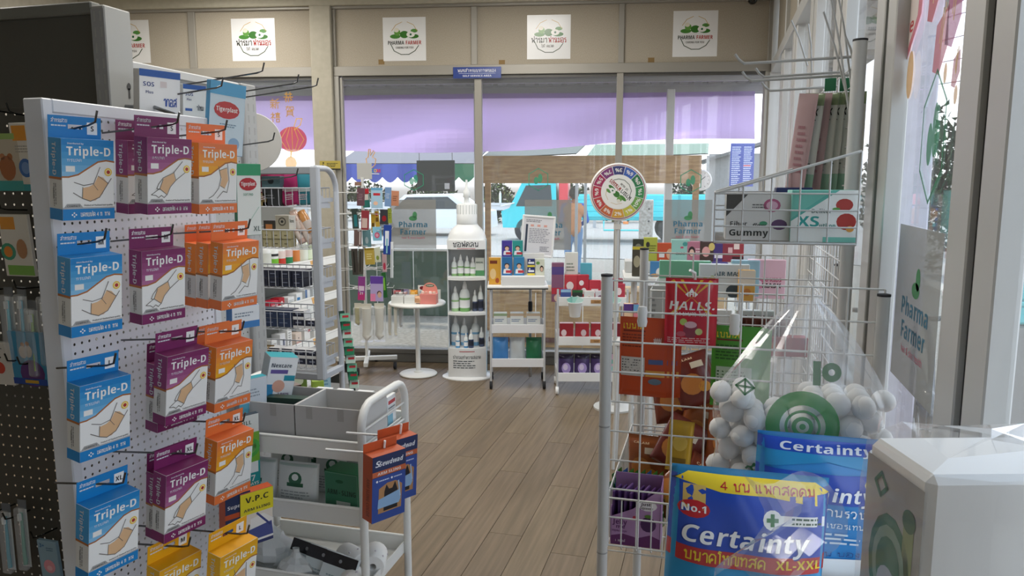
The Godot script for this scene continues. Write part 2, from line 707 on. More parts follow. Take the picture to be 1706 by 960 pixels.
func make_room():
	# floor: slab below, planks on top, cut along the back wall
	var fl := mb("3a3128")
	fl.box(Vector3(-2.4, -0.055, -2.2), Vector3(5.75, 0.1, 8.0))
	var floor_node := structure(fl, "floor", "matte")
	var f := wall_frame()
	var a2 := f * Vector3(-8, 0, 0.02)
	var b2 := f * Vector3(0.6, 0, 0.02)
	var keep := PackedVector2Array([Vector2(a2.x, a2.z), Vector2(b2.x, b2.z), Vector2(0.42, 2.0), Vector2(-5.2, 2.0)])
	keep = PackedVector2Array([Vector2(a2.x, a2.z), Vector2(0.42, (f * Vector3(0, 0, 0.02)).z), Vector2(0.42, 1.8), Vector2(a2.x, 1.8)])
	var r := RandomNumberGenerator.new()
	r.seed = 11
	var pw := 0.152
	var plen := 1.22
	for i in 34:
		var x0 := 0.42 - (i + 1) * pw + 0.03
		if x0 < -4.7:
			break
		var shift := fmod(i * 0.43, 1.0) * plen + r.randf_range(-0.08, 0.08)
		for k in 8:
			var z1 := 1.9 - k * plen + shift - 0.6
			var rc := PackedVector2Array([Vector2(x0 + 0.0011, z1 - plen + 0.0011), Vector2(x0 + pw - 0.0011, z1 - plen + 0.0011), Vector2(x0 + pw - 0.0011, z1 - 0.0011), Vector2(x0 + 0.0011, z1 - 0.0011)])
			for cut in Geometry2D.intersect_polygons(rc, keep):
				var b := mb("ffffff")
				var tone := r.randf_range(0.96, 1.04)
				b.col = Color(tone, tone * r.randf_range(0.985, 1.01), tone * r.randf_range(0.96, 1.01))
				var off := Vector2(r.randf(), r.randf())
				var idx := Geometry2D.triangulate_polygon(cut)
				for q in range(0, idx.size(), 3):
					var p := []
					for j in 3:
						var t: Vector2 = cut[idx[q + j]]
						p.append([Vector3(t.x, 0, t.y), off + Vector2((t.x - x0) / pw * 0.42, (t.y - z1) / plen * 0.16)])
					if (p[1][0] - p[0][0]).cross(p[2][0] - p[0][0]).y < 0:
						p.reverse()
					for j in [0, 2, 1]:
						b.put(p[j][0], Vector3.UP, p[j][1])
				for q in cut.size():
					var s0: Vector2 = cut[q]
					var s1: Vector2 = cut[(q + 1) % cut.size()]
					b.quad(Vector3(s0.x, 0, s0.y), Vector3(s1.x, 0, s1.y), Vector3(s1.x, -0.005, s1.y), Vector3(s0.x, -0.005, s0.y))
				part(b, "plank", "plank_%d" % r.randi_range(0, 2), floor_node)
	# ceiling, plain walls
	var ce := mb("d9d5c8")
	ce.box(Vector3(-2.4, 3.16, -2.3), Vector3(5.9, 0.12, 8.8))
	structure(ce, "ceiling", "plaster")
	var wl := mb("cfc9ba")
	wl.box(Vector3(-5.25, 1.5, -2.1), Vector3(0.12, 3.24, 8.4))
	structure(wl, "wall_left", "plaster")
	var wf := mb("cfc9ba")
	wf.box(Vector3(-2.4, 1.5, 1.86), Vector3(5.8, 3.24, 0.12))
	structure(wf, "wall_front", "plaster")
	make_back_wall()
	make_glass_front()


func make_back_wall():
	var w := Node3D.new()
	w.name = "wall_back"
	add_child(w)
	w.transform = wall_frame()
	w.set_meta("kind", "structure")
	var grey := "a19d94"
	bars(w, "pillar", "plaster", "b9b3a3", [[-3.735, -3.56, 0, 3.1, -0.12, 0.05]], 0.006)
	bars(w, "beam", "plaster", "c4beae", [[-5.9, 0.02, 2.965, 3.12, -0.12, 0.06]], 0.006)
	for e in [[-5.75, -4.79], [-4.73, -3.735], [-3.545, -2.41], [-2.36, -1.225], [-1.18, -0.05]]:
		bars(w, "transom_panel", "board", "bcb4a6", [[e[0], e[1], 2.487, 2.945, -0.03, -0.01]], 0.0)
	bars(w, "transom_post", "alu", grey, [[-4.79, -4.73, 2.487, 2.945, -0.04, 0.012], [-2.41, -2.36, 2.487, 2.945, -0.04, 0.012], [-1.225, -1.18, 2.487, 2.945, -0.04, 0.012], [-3.56, -3.535, 2.487, 2.945, -0.04, 0.012], [-0.06, 0.0, 2.487, 2.945, -0.04, 0.012]])
	bars(w, "head_rail", "alu", grey, [[-5.9, -3.735, 2.41, 2.487, -0.06, 0.02], [-3.56, 0.0, 2.41, 2.487, -0.06, 0.02], [-5.9, -3.735, 2.945, 2.967, -0.04, 0.02], [-3.56, 0.0, 2.945, 2.967, -0.04, 0.02]])
	bars(w, "track", "alu", "5d5b57", [[-5.9, -3.735, 2.385, 2.41, -0.05, 0.0], [-3.49, -0.07, 2.385, 2.41, -0.05, 0.0]], 0.0)
	bars(w, "jamb", "alu", "aaa79f", [[-3.56, -3.515, 0, 2.41, -0.06, 0.02], [-3.512, -3.49, 0.1, 2.4, -0.04, 0.005], [-0.07, -0.01, 0, 2.41, -0.06, 0.02]])
	bars(w, "mullion", "alu", grey, [[-2.385, -2.326, 0.1, 2.41, -0.045, 0.015], [-1.232, -1.18, 0.1, 2.41, -0.045, 0.015], [-5.2, -5.15, 0.1, 2.41, -0.045, 0.015]])
	bars(w, "sill", "alu", "6f6c66", [[-5.9, -3.735, 0, 0.116, -0.06, 0.015], [-3.515, -0.07, 0, 0.075, -0.06, 0.012], [-3.515, -0.07, 0.075, 0.116, -0.06, 0.02]])
	var tape := mb("8d7246")
	for x in [[635, 103], [836, 104], [1085, 100]]:
		var q := on_wall(x[0], x[1])
		tape.box(Vector3(q.x, q.y, -0.009), Vector3(0.05, 0.04, 0.001))
	part(tape, "tape_patch", "paper", w)
	var n := 1
	for e in [[-5.15, -3.735], [-3.49, -2.385], [-2.326, -1.232], [-1.18, -0.07]]:
		var g := mb()
		g.box(Vector3((e[0] + e[1]) / 2, 1.25, -0.02), Vector3(e[1] - e[0], 2.28, 0.006))
		var o := structure(g, "window_%d" % n, "glass")
		o.transform = w.transform
		n += 1


func make_glass_front():
	var w := Node3D.new()
	w.name = "wall_right"
	add_child(w)
	w.set_meta("kind", "structure")
	var grey := "c4c4c1"
	# pairs of stiles where two sliding leaves meet, with the dark seal between them
	var joins := [-5.42, -4.62, -3.78, -2.93, -2.15, -1.36, -0.45, 0.45, 1.3]
	for z in joins:
		bars(w, "stile", "alu", grey, [[0.4, 0.44, 0.1, 2.4, z - 0.125, z - 0.022], [0.4, 0.44, 0.1, 2.4, z + 0.022, z + 0.115]])
		bars(w, "seal", "rubber", "3b3b3b", [[0.412, 0.44, 0.1, 2.4, z - 0.022, z + 0.022]], 0.0)
		bars(w, "outer_stile", "alu", "8c8c89", [[0.45, 0.48, 0.1, 2.4, z - 0.19, z - 0.13]])
		bars(w, "bead", "alu", "c2c1bd", [[0.405, 0.43, 0.1, 2.4, z - 0.15, z - 0.128]])
	bars(w, "head_rail", "alu", grey, [[0.39, 0.5, 2.39, 2.465, -6.5, 1.8], [0.4, 0.48, 2.945, 2.967, -6.5, 1.8]])
	bars(w, "bottom_rail", "alu", grey, [[0.39, 0.5, -0.3, 0.1, -6.5, 1.8]])
	bars(w, "corner_post", "alu", grey, [[0.385, 0.5, -0.3, 2.4, -6.62, -6.42], [0.39, 0.5, 2.39, 3.1, -6.62, -6.42]])
	var zs := [-6.42, -5.42, -4.62, -3.78, -2.93, -2.15, -1.36, -0.45, 0.45, 1.8]
	for i in zs.size() - 1:
		bars(w, "transom_panel", "board", "bcb4a6", [[0.43, 0.45, 2.465, 2.945, zs[i] + 0.03, zs[i + 1] - 0.03]], 0.0)
		bars(w, "transom_post", "alu", grey, [[0.405, 0.46, 2.465, 2.945, zs[i + 1] - 0.03, zs[i + 1] + 0.03]])
	bars(w, "beam", "plaster", "c4beae", [[0.4, 0.54, 2.965, 3.12, -6.5, 1.8]], 0.006)
	for i in zs.size() - 1:
		var g := mb()
		g.box(Vector3(0.435, 1.25, (zs[i] + zs[i + 1]) / 2), Vector3(0.006, 2.3, zs[i + 1] - zs[i] - 0.2))
		structure(g, "window_%d" % (5 + i), "glass")


func bush(seed_: int, count: int, size: Vector3, leaf: float, hexes: Array) -> ArrayMesh:
	var r := RandomNumberGenerator.new()
	r.seed = seed_
	var b := mb()
	for i in count:
		var d := Vector3(r.randfn(), r.randfn(), r.randfn()).normalized() * pow(r.randf(), 0.4)
		var p := Vector3(d.x * size.x, size.y * (1.0 + d.y), d.z * size.z) * 0.5
		var ax := Vector3(r.randfn(), r.randfn() + 0.6, r.randfn()).normalized()
		var sd := ax.cross(Vector3(r.randfn(), r.randfn(), r.randfn()).normalized()).normalized()
		b.col = C(hexes[r.randi() % hexes.size()])
		var l := leaf * r.randf_range(0.7, 1.4)
		b.quad(p - sd * l * 0.3, p + ax * l * 0.5 - sd * 0.05 * l, p + ax * l, p + ax * l * 0.5 + sd * l * 0.5)
	return b.mesh(M.leaf)


func make_outside():
	var G := -0.3
	var b := mb("98958c")
	b.box(Vector3(0, G - 0.1, -12), Vector3(60, 0.2, 60))
	structure(b, "ground", "concrete")
	# street beyond the stalls, kerb and far verge
	b = mb("a9a8a5")
	b.box(Vector3(0, G + 0.005, -26), Vector3(60, 0.03, 16))
	structure(b, "road", "concrete")
	b = mb("b8b7b3")
	b.box(Vector3(7.4, G + 0.006, -2), Vector3(7.0, 0.03, 34))
	structure(b, "side_road", "concrete")
	b = mb("d8d4ca")
	b.box(Vector3(3.75, G + 0.04, -2), Vector3(0.25, 0.12, 34), 0.02)
	structure(b, "kerb", "concrete")
	# red paving along the glass front, laid in staggered blocks
	b = mb("8f8078")
	b.box(Vector3(2.1, G - 0.02, -3.2), Vector3(3.1, 0.06, 8.4))
	var pave := structure(b, "pavement", "concrete")
	var bricks := []
	for i in 4:
		var q := mb(["b58c82", "a98078", "bf978c", "b08a80"][i])
		q.box(Vector3.ZERO, Vector3(0.215, 0.03, 0.105), 0.006)
		bricks.append(q.mesh(M.concrete))
	var r := RandomNumberGenerator.new()
	r.seed = 5
	for i in 27:
		for k in 11:
			var o := MeshInstance3D.new()
			o.name = "paver"
			o.mesh = bricks[r.randi() % 4]
			pave.add_child(o, true)
			o.position = Vector3(1.1 + k * 0.222 + (0.11 if i % 2 else 0.0), G + 0.022 + r.randf() * 0.003, -4.2 + i * 0.112)
	# covered walk outside the back wall: sheets, purlins, posts
	var f := wall_frame()
	var roof := thing("walkway_roof", "corrugated grey metal roof over the walkway outside the back windows", "roof")
	roof.transform = f
	for s in 8:
		var q := mb("a9a6ac")
		var x0 := -6.6 + s * 1.02
		for k in 6:
			var xa := x0 + k * 0.17
			var pr := [[0.0, 0.0], [0.09, 0.0], [0.105, 0.03], [0.145, 0.03], [0.16, 0.0], [0.17, 0.0]]
			for j in 5:
				q.quad(Vector3(xa + pr[j][0], 3.02 + pr[j][1], -0.15), Vector3(xa + pr[j + 1][0], 3.02 + pr[j + 1][1], -0.15), Vector3(xa + pr[j + 1][0], 2.72 + pr[j + 1][1], -3.3), Vector3(xa + pr[j][0], 2.72 + pr[j][1], -3.3))
		part(q, "sheet", "alu", roof)
	for z in [-0.7, -1.7, -2.6, -3.2]:
		var q := mb("9c999b")
		q.box(Vector3(-2.6, 2.95 - (-z) * 0.095, z), Vector3(8.2, 0.08, 0.05))
		part(q, "purlin", "alu", roof)
	var fb := mb("b4b1b4")
	fb.box(Vector3(-2.6, 2.68, -3.32), Vector3(8.2, 0.16, 0.05), 0.004)
	part(fb, "fascia_beam", "alu", roof)
	for x in [-6.0, -2.75, -0.45]:
		var q := mb("cfcdc9")
		q.box(Vector3(x, 1.15, -3.0), Vector3(0.09, 2.95, 0.09), 0.005)
		part(q, "post", "alu", roof)
	# lavender sunshade sheet hung under the roof edge
	var t := mb("dcc6ee")
	var nx := 60
	var ny := 12
	var P := func(i: int, j: int) -> Vector3:
		var u := float(i) / nx
		var vv := float(j) / ny
		var x := lerpf(-7.4, 0.55, u)
		var drop := lerpf(2.6, 1.93 + 0.1 * smoothstep(0.62, 0.95, u) + 0.03 * sin(u * 9.0), vv)
		return f * Vector3(x, drop, -3.15 + 0.05 * sin(u * 31.0 + vv * 2.0) * vv + 0.03 * sin(u * 13.0 + 5.0 * vv) + 0.1 * vv)
	for i in nx:
		for j in ny:
			t.quad(P.call(i, j + 1), P.call(i + 1, j + 1), P.call(i + 1, j), P.call(i, j))
	t.col = C("8f6fae")
	var band := mb("a98cc4")
	for i in nx:
		var p0: Vector3 = P.call(i, 0) + f.basis.z * 0.012
		var p1: Vector3 = P.call(i + 1, 0) + f.basis.z * 0.012
		band.quad(p0 - Vector3(0, 0.05, 0), p1 - Vector3(0, 0.05, 0), p1 + Vector3(0, 0.01, 0), p0 + Vector3(0, 0.01, 0))
	var shade := thing("sunshade_sheet", "long lavender plastic sunshade sheet hung under the walkway roof", "sunshade")
	part(t, "sheet", "tarp", shade)
	part(band, "hem", "tarp", shade, "darker purple hem")
	# plywood fascia board and low plywood counter outside
	var ply := thing("plywood_fascia", "long plywood board with bold grain fixed below the lavender sunshade", "board")
	var q0 := f.affine_inverse() * on_z(805, 282, -8.9)
	var q1 := f.affine_inverse() * on_z(1172, 282, -9.2)
	b = mb("d8b88e")
	b.box(Vector3((q0.x + q1.x) / 2, 1.69, q0.z), Vector3(q1.x - q0.x, 0.33, 0.02), 0.002)
	part(b, "board", "plywood", ply)
	for x in [q1.x - 0.05, q0.x + 0.05]:
		b = mb("c9a676")
		b.box(Vector3(x, 0.7, q0.z - 0.05), Vector3(0.07, 2.0, 0.06), 0.003)
		part(b, "stud", "plywood", ply)
	ply.transform = f
	var ctr := thing("plywood_counter", "low tan plywood counter of jointed boards outside the back windows", "counter")
	ctr.transform = f
	q0 = f.affine_inverse() * on_floor(815, 577, G)
	q1 = f.affine_inverse() * on_floor(1072, 583, G)
	var cw := q1.x - q0.x + 0.9
	for k in 5:
		b = mb(["d4b888", "ccb080", "d8bd90", "c8ac7c", "d0b486"][k])
		b.box(Vector3(q0.x + cw * (k + 0.5) / 5.0, G + 0.31, q0.z), Vector3(cw / 5.0 - 0.008, 0.62, 0.02), 0.003)
		part(b, "panel", "plywood", ctr)
	b = mb("cbb083")
	b.box(Vector3(q0.x + cw / 2, G + 0.635, q0.z - 0.2), Vector3(cw + 0.04, 0.025, 0.46), 0.004)
	part(b, "top", "plywood", ctr)
	b = mb("5a2a20")
	b.box(Vector3(q0.x + cw / 2, G + 0.09, q0.z + 0.03), Vector3(cw, 0.05, 0.03))
	part(b, "foot_rail", "matte", ctr)
	# dark green counter with a pale top, left of the counter
	q0 = f.affine_inverse() * on_floor(570, 524, G)
	q1 = f.affine_inverse() * on_floor(752, 526, G)
	var gc := thing("green_counter", "dark green stall counter with a pale worktop outside the glass", "counter")
	gc.transform = f
	for k in 3:
		b = mb("2c4a3c")
		b.box(Vector3(lerpf(q0.x, q1.x, (k + 0.5) / 3.0), G + 0.45, q0.z), Vector3((q1.x - q0.x) / 3.0 - 0.012, 0.9, 0.04), 0.006)
		part(b, "panel", "film", gc)
	b = mb("c9c9c2")
	b.box(Vector3((q0.x + q1.x) / 2, G + 0.92, q0.z - 0.25), Vector3(q1.x - q0.x + 0.05, 0.035, 0.6), 0.006)
	part(b, "worktop", "paint", gc)
	# stall awning: grey canopy with a scalloped blue and white valance
	var aw := thing("stall_awning", "grey stall canopy with a scalloped blue valance beyond the walkway", "awning")
	var a0 := at_depth(560, 262, 12.6)
	var a1 := at_depth(790, 262, 12.6)
	b = mb("6f6c72")
	b.quad(a0 + Vector3(0, -0.12, 0.0), a1 + Vector3(0, -0.12, 0), a1 + Vector3(0, 0.42, -1.6), a0 + Vector3(0, 0.42, -1.6))
	b.quad(a0 + Vector3(0, -0.1, 0.0), a0 + Vector3(0, 0.44, -1.6), a1 + Vector3(0, 0.44, -1.6), a1 + Vector3(0, -0.1, 0))
	part(b, "canopy", "cloth", aw)
	for k in 9:
		b = mb(["3c4a9a", "4a58a8"][k % 2] if k < 7 else "2f6a4a")
		var s0: Vector3 = a0.lerp(a1, k / 9.0) + Vector3(0, -0.11, 0.01)
		var s1: Vector3 = a0.lerp(a1, (k + 1) / 9.0) + Vector3(0, -0.11, 0.01)
		var last := s0 + Vector3(0, -0.22, 0)
		for j in 6:
			var u := (j + 1) / 6.0
			var nxt := s0.lerp(s1, u) + Vector3(0, -0.22 - 0.09 * sin(u * PI), 0)
			b.quad(last, nxt, s0.lerp(s1, u), s0.lerp(s1, j / 6.0))
			last = nxt
		part(b, "scallop", "cloth", aw)
	for p in [a0, a1]:
		b = mb("8e8c8c")
		b.box(Vector3(p.x, (G + p.y + 0.1) / 2, p.z - 0.1), Vector3(0.05, p.y + 0.1 - G, 0.05))
		part(b, "pole", "alu", aw)
	# black board hanging under the roof
	var bb := thing("black_board", "black hanging sheet board under the walkway roof", "board")
	b = mb("232326")
	var c0 := at_depth(694, 318, 10.4)
	var c1 := at_depth(758, 268, 10.4)
	b.box((c0 + c1) / 2, Vector3(0.55, 0.42, 0.03), 0.004)
	part(b, "sheet", "matte", bb)
	b = mb("c9c9c4")
	b.box((c0 + c1) / 2 + Vector3(0.17, -0.14, 0.02), Vector3(0.07, 0.08, 0.006))
	part(b, "price_tag", "paper", bb)
	for s in [-0.24, 0.24]:
		b = mb("6a6a6a")
		b.tube([(c0 + c1) / 2 + Vector3(s, 0.2, 0), (c0 + c1) / 2 + Vector3(s, 0.95, 0)], 0.005, 5)
		part(b, "hanger", "chrome", bb)
	# dark canopies of the stalls across the way
	for e in [[800, 960, 14.0, "5f625f", "dark grey sheet canopy over a far stall beside the plywood fascia"], [975, 1180, 14.0, "6f7f70", "grey green sheet canopy over a far stall by the house"]]:
		var k0 := at_depth(e[0], 256, e[2])
		var k1 := at_depth(e[1], 250, e[2])
		var cn := thing("stall_canopy", e[4], "canopy")
		b = mb(e[3])
		b.quad(k0 + Vector3(0, -0.1, 0), k1 + Vector3(0, -0.08, 0), k1 + Vector3(0, 0.16, -1.2), k0 + Vector3(0, 0.2, -1.2))
		b.quad(k0 + Vector3(0, -0.08, 0), k0 + Vector3(0, 0.22, -1.2), k1 + Vector3(0, 0.18, -1.2), k1 + Vector3(0, -0.06, 0))
		part(b, "sheet", "cloth", cn)
		for q in [k0, k1]:
			b = mb("9a9a97")
			b.box(Vector3(q.x, (G + q.y) / 2 - 0.05, q.z - 0.1), Vector3(0.05, q.y - G - 0.1, 0.05))
			part(b, "pole", "alu", cn)
	make_truck(G)
	make_far_things(G)


func make_truck(G: float):
	var base := on_floor(1000, 402, G)
	var t := thing("pickup_truck", "turquoise pickup truck with a slatted cargo bed parked on the road", "truck", Vector3(base.x, G, base.z), 8)
	# local x runs along the truck, cab at -x
	var cab := mb("3fc4cc")
	var side := PackedVector2Array([Vector2(-2.95, 0.45), Vector2(-3.0, 0.95), Vector2(-2.75, 1.05), Vector2(-2.35, 1.85), Vector2(-1.35, 1.88), Vector2(-1.3, 0.45)])
	for s in [-1.0, 1.0]:
		cab.xf = Transform3D(Basis(Vector3.UP, 0 if s > 0 else PI), Vector3(0, 0, 0.8 * s))
		var sp := PackedVector2Array()
		for p in side:
			sp.append(Vector2(p.x * s, p.y))
		cab.poly(sp, 0)
	cab.xf = Transform3D.IDENTITY
	for i in side.size():
		var p := side[i]
		var q := side[(i + 1) % side.size()]
		cab.quad(Vector3(p.x, p.y, -0.8), Vector3(p.x, p.y, 0.8), Vector3(q.x, q.y, 0.8), Vector3(q.x, q.y, -0.8))
	part(cab, "cab", "film", t)
	var win := mb("3c4348")
	win.poly(PackedVector2Array([Vector2(-2.55, 1.1), Vector2(-2.25, 1.72), Vector2(-1.5, 1.74), Vector2(-1.45, 1.1)]), 0)
	for i in win.v.size():
		win.v[i].z = 0.806
	part(win, "side_window", "film", t)
	var rd := mb("d24a52")
	rd.box(Vector3(-1.12, 1.2, 0), Vector3(0.28, 1.3, 1.5), 0.02)
	part(rd, "rear_bulkhead", "film", t)
	for k in 4:
		var sl := mb("4cc9cf")
		sl.box(Vector3(1.2, 0.86 + k * 0.17, 0.82), Vector3(4.2, 0.14, 0.03), 0.01)
		sl.box(Vector3(1.2, 0.86 + k * 0.17, -0.82), Vector3(4.2, 0.14, 0.03), 0.01)
		part(sl, "side_slat", "film", t)
	var bed := mb("39aab2")
	bed.box(Vector3(1.2, 0.74, 0), Vector3(4.25, 0.1, 1.66), 0.01)
	for x in [-0.85, 0.2, 1.25, 2.3, 3.25]:
		bed.box(Vector3(x, 1.08, 0.845), Vector3(0.07, 0.75, 0.03), 0.005)
	bed.box(Vector3(3.28, 1.1, 0), Vector3(0.05, 0.7, 1.64), 0.01)
	part(bed, "bed", "film", t)
	var rail := mb("58d0d4")
	rail.tube([Vector3(0.1, 0.68, 0.86), Vector3(0.1, 0.4, 0.86), Vector3(1.3, 0.4, 0.86), Vector3(1.5, 0.5, 0.86), Vector3(1.5, 0.68, 0.86)], 0.03, 6)
	part(rail, "side_guard", "film", t)
	var lampb := mb("e08a4a")
	lampb.box(Vector3(0.75, 0.62, 0.83), Vector3(0.16, 0.08, 0.03), 0.01)
	part(lampb, "marker_lamp", "film", t)
	for x in [-2.2, 2.1]:
		for z in [-0.7, 0.7]:
			var wh := mb("2a2a2a")
			wh.xf = Transform3D(Basis(Vector3.RIGHT, PI / 2), Vector3(x, 0.4, z - 0.1))
			wh.lathe([[0.0, 0.0], [0.36, 0.0], [0.4, 0.04], [0.4, 0.16], [0.36, 0.2], [0.0, 0.2]], 20)
			var o := part(wh, "wheel", "rubber", t)
			var hb := mb("b9b9b6")
			hb.xf = Transform3D(Basis(Vector3.RIGHT, PI / 2), Vector3(x, 0.4, z + 0.1))
			hb.lathe([[0.0, -0.012], [0.2, -0.012], [0.22, 0.0], [0.0, 0.002]], 16)
			part(hb, "hub", "chrome", o)
	var mir := mb("d8d8d4")
	mir.tube([Vector3(-2.6, 1.2, 0.8), Vector3(-3.0, 1.1, 1.0), Vector3(-3.0, 1.55, 1.0)], 0.02, 5)
	mir.box(Vector3(-3.0, 1.35, 1.02), Vector3(0.05, 0.3, 0.16), 0.01)
	part(mir, "mirror", "paint", t)


func make_far_things(G: float):
	# guard rail along the far side of the road
	var gr := thing("guard_rail", "grey steel guard rail along the far side of the road", "guard rail")
	var b := mb("c3c6c8")
	b.box(Vector3(-4, 0.42, -30.0), Vector3(50, 0.1, 0.05))
	b.box(Vector3(-4, 0.62, -30.0), Vector3(50, 0.1, 0.05))
	b.box(Vector3(-4, 0.52, -30.03), Vector3(50, 0.12, 0.02))
	part(b, "beam", "alu", gr)
	for k in 16:
		b = mb("a9acae")
		b.box(Vector3(-27 + k * 3.2, 0.2, -30.1), Vector3(0.12, 1.0, 0.1))
		part(b, "post", "alu", gr)
	# shrubs beyond the road
	var greens := ["b4dc78", "c4e890", "a4cc68", "d0eca0", "b8dc80"]
	var kinds := [bush(1, 800, Vector3(3.0, 1.8, 1.6), 0.2, greens), bush(2, 800, Vector3(2.4, 2.2, 1.6), 0.2, greens), bush(3, 1100, Vector3(1.6, 3.3, 1.5), 0.16, ["b4d08c", "a4c47c", "c0d89c", "cce0ac"])]
	var spots := [[600, 35.5, 0], [720, 34.5, 1], [826, 34, 0], [940, 34, 1], [1032, 34, 0], [1150, 34, 1]]
	for i in spots.size():
		var p := at_depth(spots[i][0], 330, spots[i][1])
		solo(kinds[spots[i][2]], "shrub", "leaf", "bright green leafy shrub growing behind the guard rail", "shrub", Vector3(p.x, G, p.z), i * 50.0, "shrubs behind the guard rail")
	# tall hedge and garden seen through the right-hand glass
	for i in 4:
		var p := at_depth([1490, 1548, 1615, 1730][i], 260, [18.5, 14.5, 18.5, 13.5][i])
		solo(kinds[2], "hedge_bush", "leaf", "tall dark green hedge bush across the side road", "hedge", Vector3(p.x, G, p.z), i * 70.0, "hedge across the side road")
	# grey wall house behind the walkway's end
	var h := thing("grey_house", "grey rendered house with a shallow roof beyond the lavender sunshade", "house")
	var p0 := at_depth(1196, 330, 16.0)
	var p1 := at_depth(1285, 330, 16.0)
	b = mb("9b9a98")
	b.box(Vector3((p0.x + p1.x) / 2, (G + 2.1) / 2, p0.z), Vector3(1.5, 2.1 - G, 1.2))
	part(b, "wall", "plaster", h)
	b = mb("6e6d6a")
	b.xf = Transform3D(Basis(Vector3.BACK, 0.3), Vector3((p0.x + p1.x) / 2, 2.22, p0.z))
	b.box(Vector3.ZERO, Vector3(1.9, 0.06, 1.5))
	part(b, "roof", "alu", h)
	b = mb("7b7c7d")
	b.box(Vector3(p0.x + 0.35, 0.9, p0.z + 0.61), Vector3(0.4, 0.9, 0.03))
	part(b, "door", "alu", h)
	# tall blue price board on a pole with white lines
	var bs := thing("blue_sign", "tall blue sign board full of white lines of writing outside", "sign")
	var s0 := at_depth(1236, 275, 11.0)
	b = mb("3b4ca0")
	b.xf = Transform3D(Basis(Vector3.UP, 0.2), s0)
	b.box(Vector3.ZERO, Vector3(0.34, 0.62, 0.02), 0.002)
	b.xf = b.xf * Transform3D(Basis(), Vector3(0, 0, 0.0105))
	b.col = C("dfe4f4")
	b.lines(-0.15, -0.29, 0.13, 0.56, 20, 1, 4)
	b.lines(0.02, -0.29, 0.13, 0.56, 20, 1, 8)
	b.col = C("c94a5a")
	b.rect(0.02, -0.02, 0.1, 0.02, 2)
	part(b, "board", "paint", bs)
	b = mb("8f9090")
	b.box(Vector3(s0.x, (G + s0.y) / 2, s0.z - 0.04), Vector3(0.05, s0.y - G, 0.04))
	part(b, "pole", "alu", bs)
	# round white clock on the walkway post
	var ck := thing("wall_clock", "round white clock on the walkway post outside", "clock")
	var cp := at_depth(1168, 300, 9.6)
	b = mb("ecebe6")
	b.xf = Transform3D(Basis(Vector3.UP, 0.1) * Basis(Vector3.RIGHT, PI / 2), cp)
	b.lathe([[0.0, 0.0], [0.125, 0.0], [0.135, 0.02], [0.115, 0.03], [0.11, 0.022], [0.0, 0.022]], 24)
	part(b, "case", "paint", ck)
	b = mb("333333")
	b.xf = Transform3D(Basis(Vector3.UP, 0.1), cp + Vector3(0, 0, 0.023))
	b.stroke([Vector2(0, 0), Vector2(0.05, 0.04)], 0.008, 1)
	b.stroke([Vector2(0, 0), Vector2(-0.02, 0.08)], 0.006, 1)
	for k in 12:
		var dd := Vector2(cos(k * TAU / 12), sin(k * TAU / 12))
		b.stroke([dd * 0.09, dd * 0.1], 0.006, 1)
	stuff(part(b, "dial_marks", "paint", ck))
	# concrete post with bolt holes beside the truck
	var po := thing("concrete_post", "pale concrete post with a row of bolt holes beside the truck", "post")
	var pp := at_depth(1076, 380, 12.5)
	b = mb("c4c1b8")
	b.box(Vector3(pp.x, (G + 1.25) / 2, pp.z), Vector3(0.22, 1.25 - G, 0.16), 0.01)
	part(b, "shaft", "concrete", po)
	for k in 6:
		b = mb("4c4a46")
		b.xf = Transform3D(Basis(), Vector3(pp.x + 0.05, 0.1 + k * 0.2, pp.z + 0.081))
		b.disc(0, 0, 0.016, 0.016, 1, 8)
		part(b, "bolt_hole", "matte", po)
	# white electric car and parked motorbike on the right
	make_car(G, Vector3(5.0, G, -9.6), 80, "c9cdd0", "white car parked beside the hedge across the side road")
	make_car(G, Vector3(-9.4, G, -24.6), 4, "d9dcde", "pale car passing on the road behind the scalloped awning")
	make_motorbike(G)
	# turquoise crate on the pavement
	var cr := thing("turquoise_crate", "turquoise slatted plastic crate stack seen through the right-hand glass", "crate")
	var q := on_x(1490, 360, 1.0)
	for k in 3:
		b = mb("63c7cc")
		b.box(Vector3(1.25, 0.97 + k * 0.105, -3.9), Vector3(0.28, 0.085, 0.36), 0.01)
		b.box(Vector3(1.25, 1.02 + k * 0.105, -3.9), Vector3(0.3, 0.02, 0.38), 0.004)
		part(b, "crate", "film", cr)
	b = mb("8a8a86")
	b.box(Vector3(1.25, (G + 0.92) / 2, -3.9), Vector3(0.26, 0.92 - G, 0.34), 0.01)
	part(b, "stand", "alu", cr)
	var tr := thing("white_pillar", "tall white rendered pillar outside the glass front", "pillar", Vector3(0.98, 0, -4.6))
	b = mb("d9d3e2")
	b.box(Vector3(0, 1.55, 0), Vector3(0.24, 3.7, 0.3), 0.01)
	part(b, "shaft", "plaster", tr)
	# wires against the sky
	var ln := thing("power_lines", "thin dark power lines strung across the sky over the side road", "power line")
	for k in 6:
		b = mb("6d7073")
		b.tube([Vector3(5, 4.1 + k * 0.55, -24), Vector3(8.5, 3.8 + k * 0.55, -14), Vector3(14, 4.2 + k * 0.55, -2)], 0.012, 4)
		part(b, "wire", "rubber", ln)
	for q2 in [Vector3(5, 3.4, -24), Vector3(14, 3.4, -2)]:
		b = mb("a9a8a4")
		b.box(q2, Vector3(0.25, 7.4, 0.25))
		part(b, "pole", "concrete", ln)


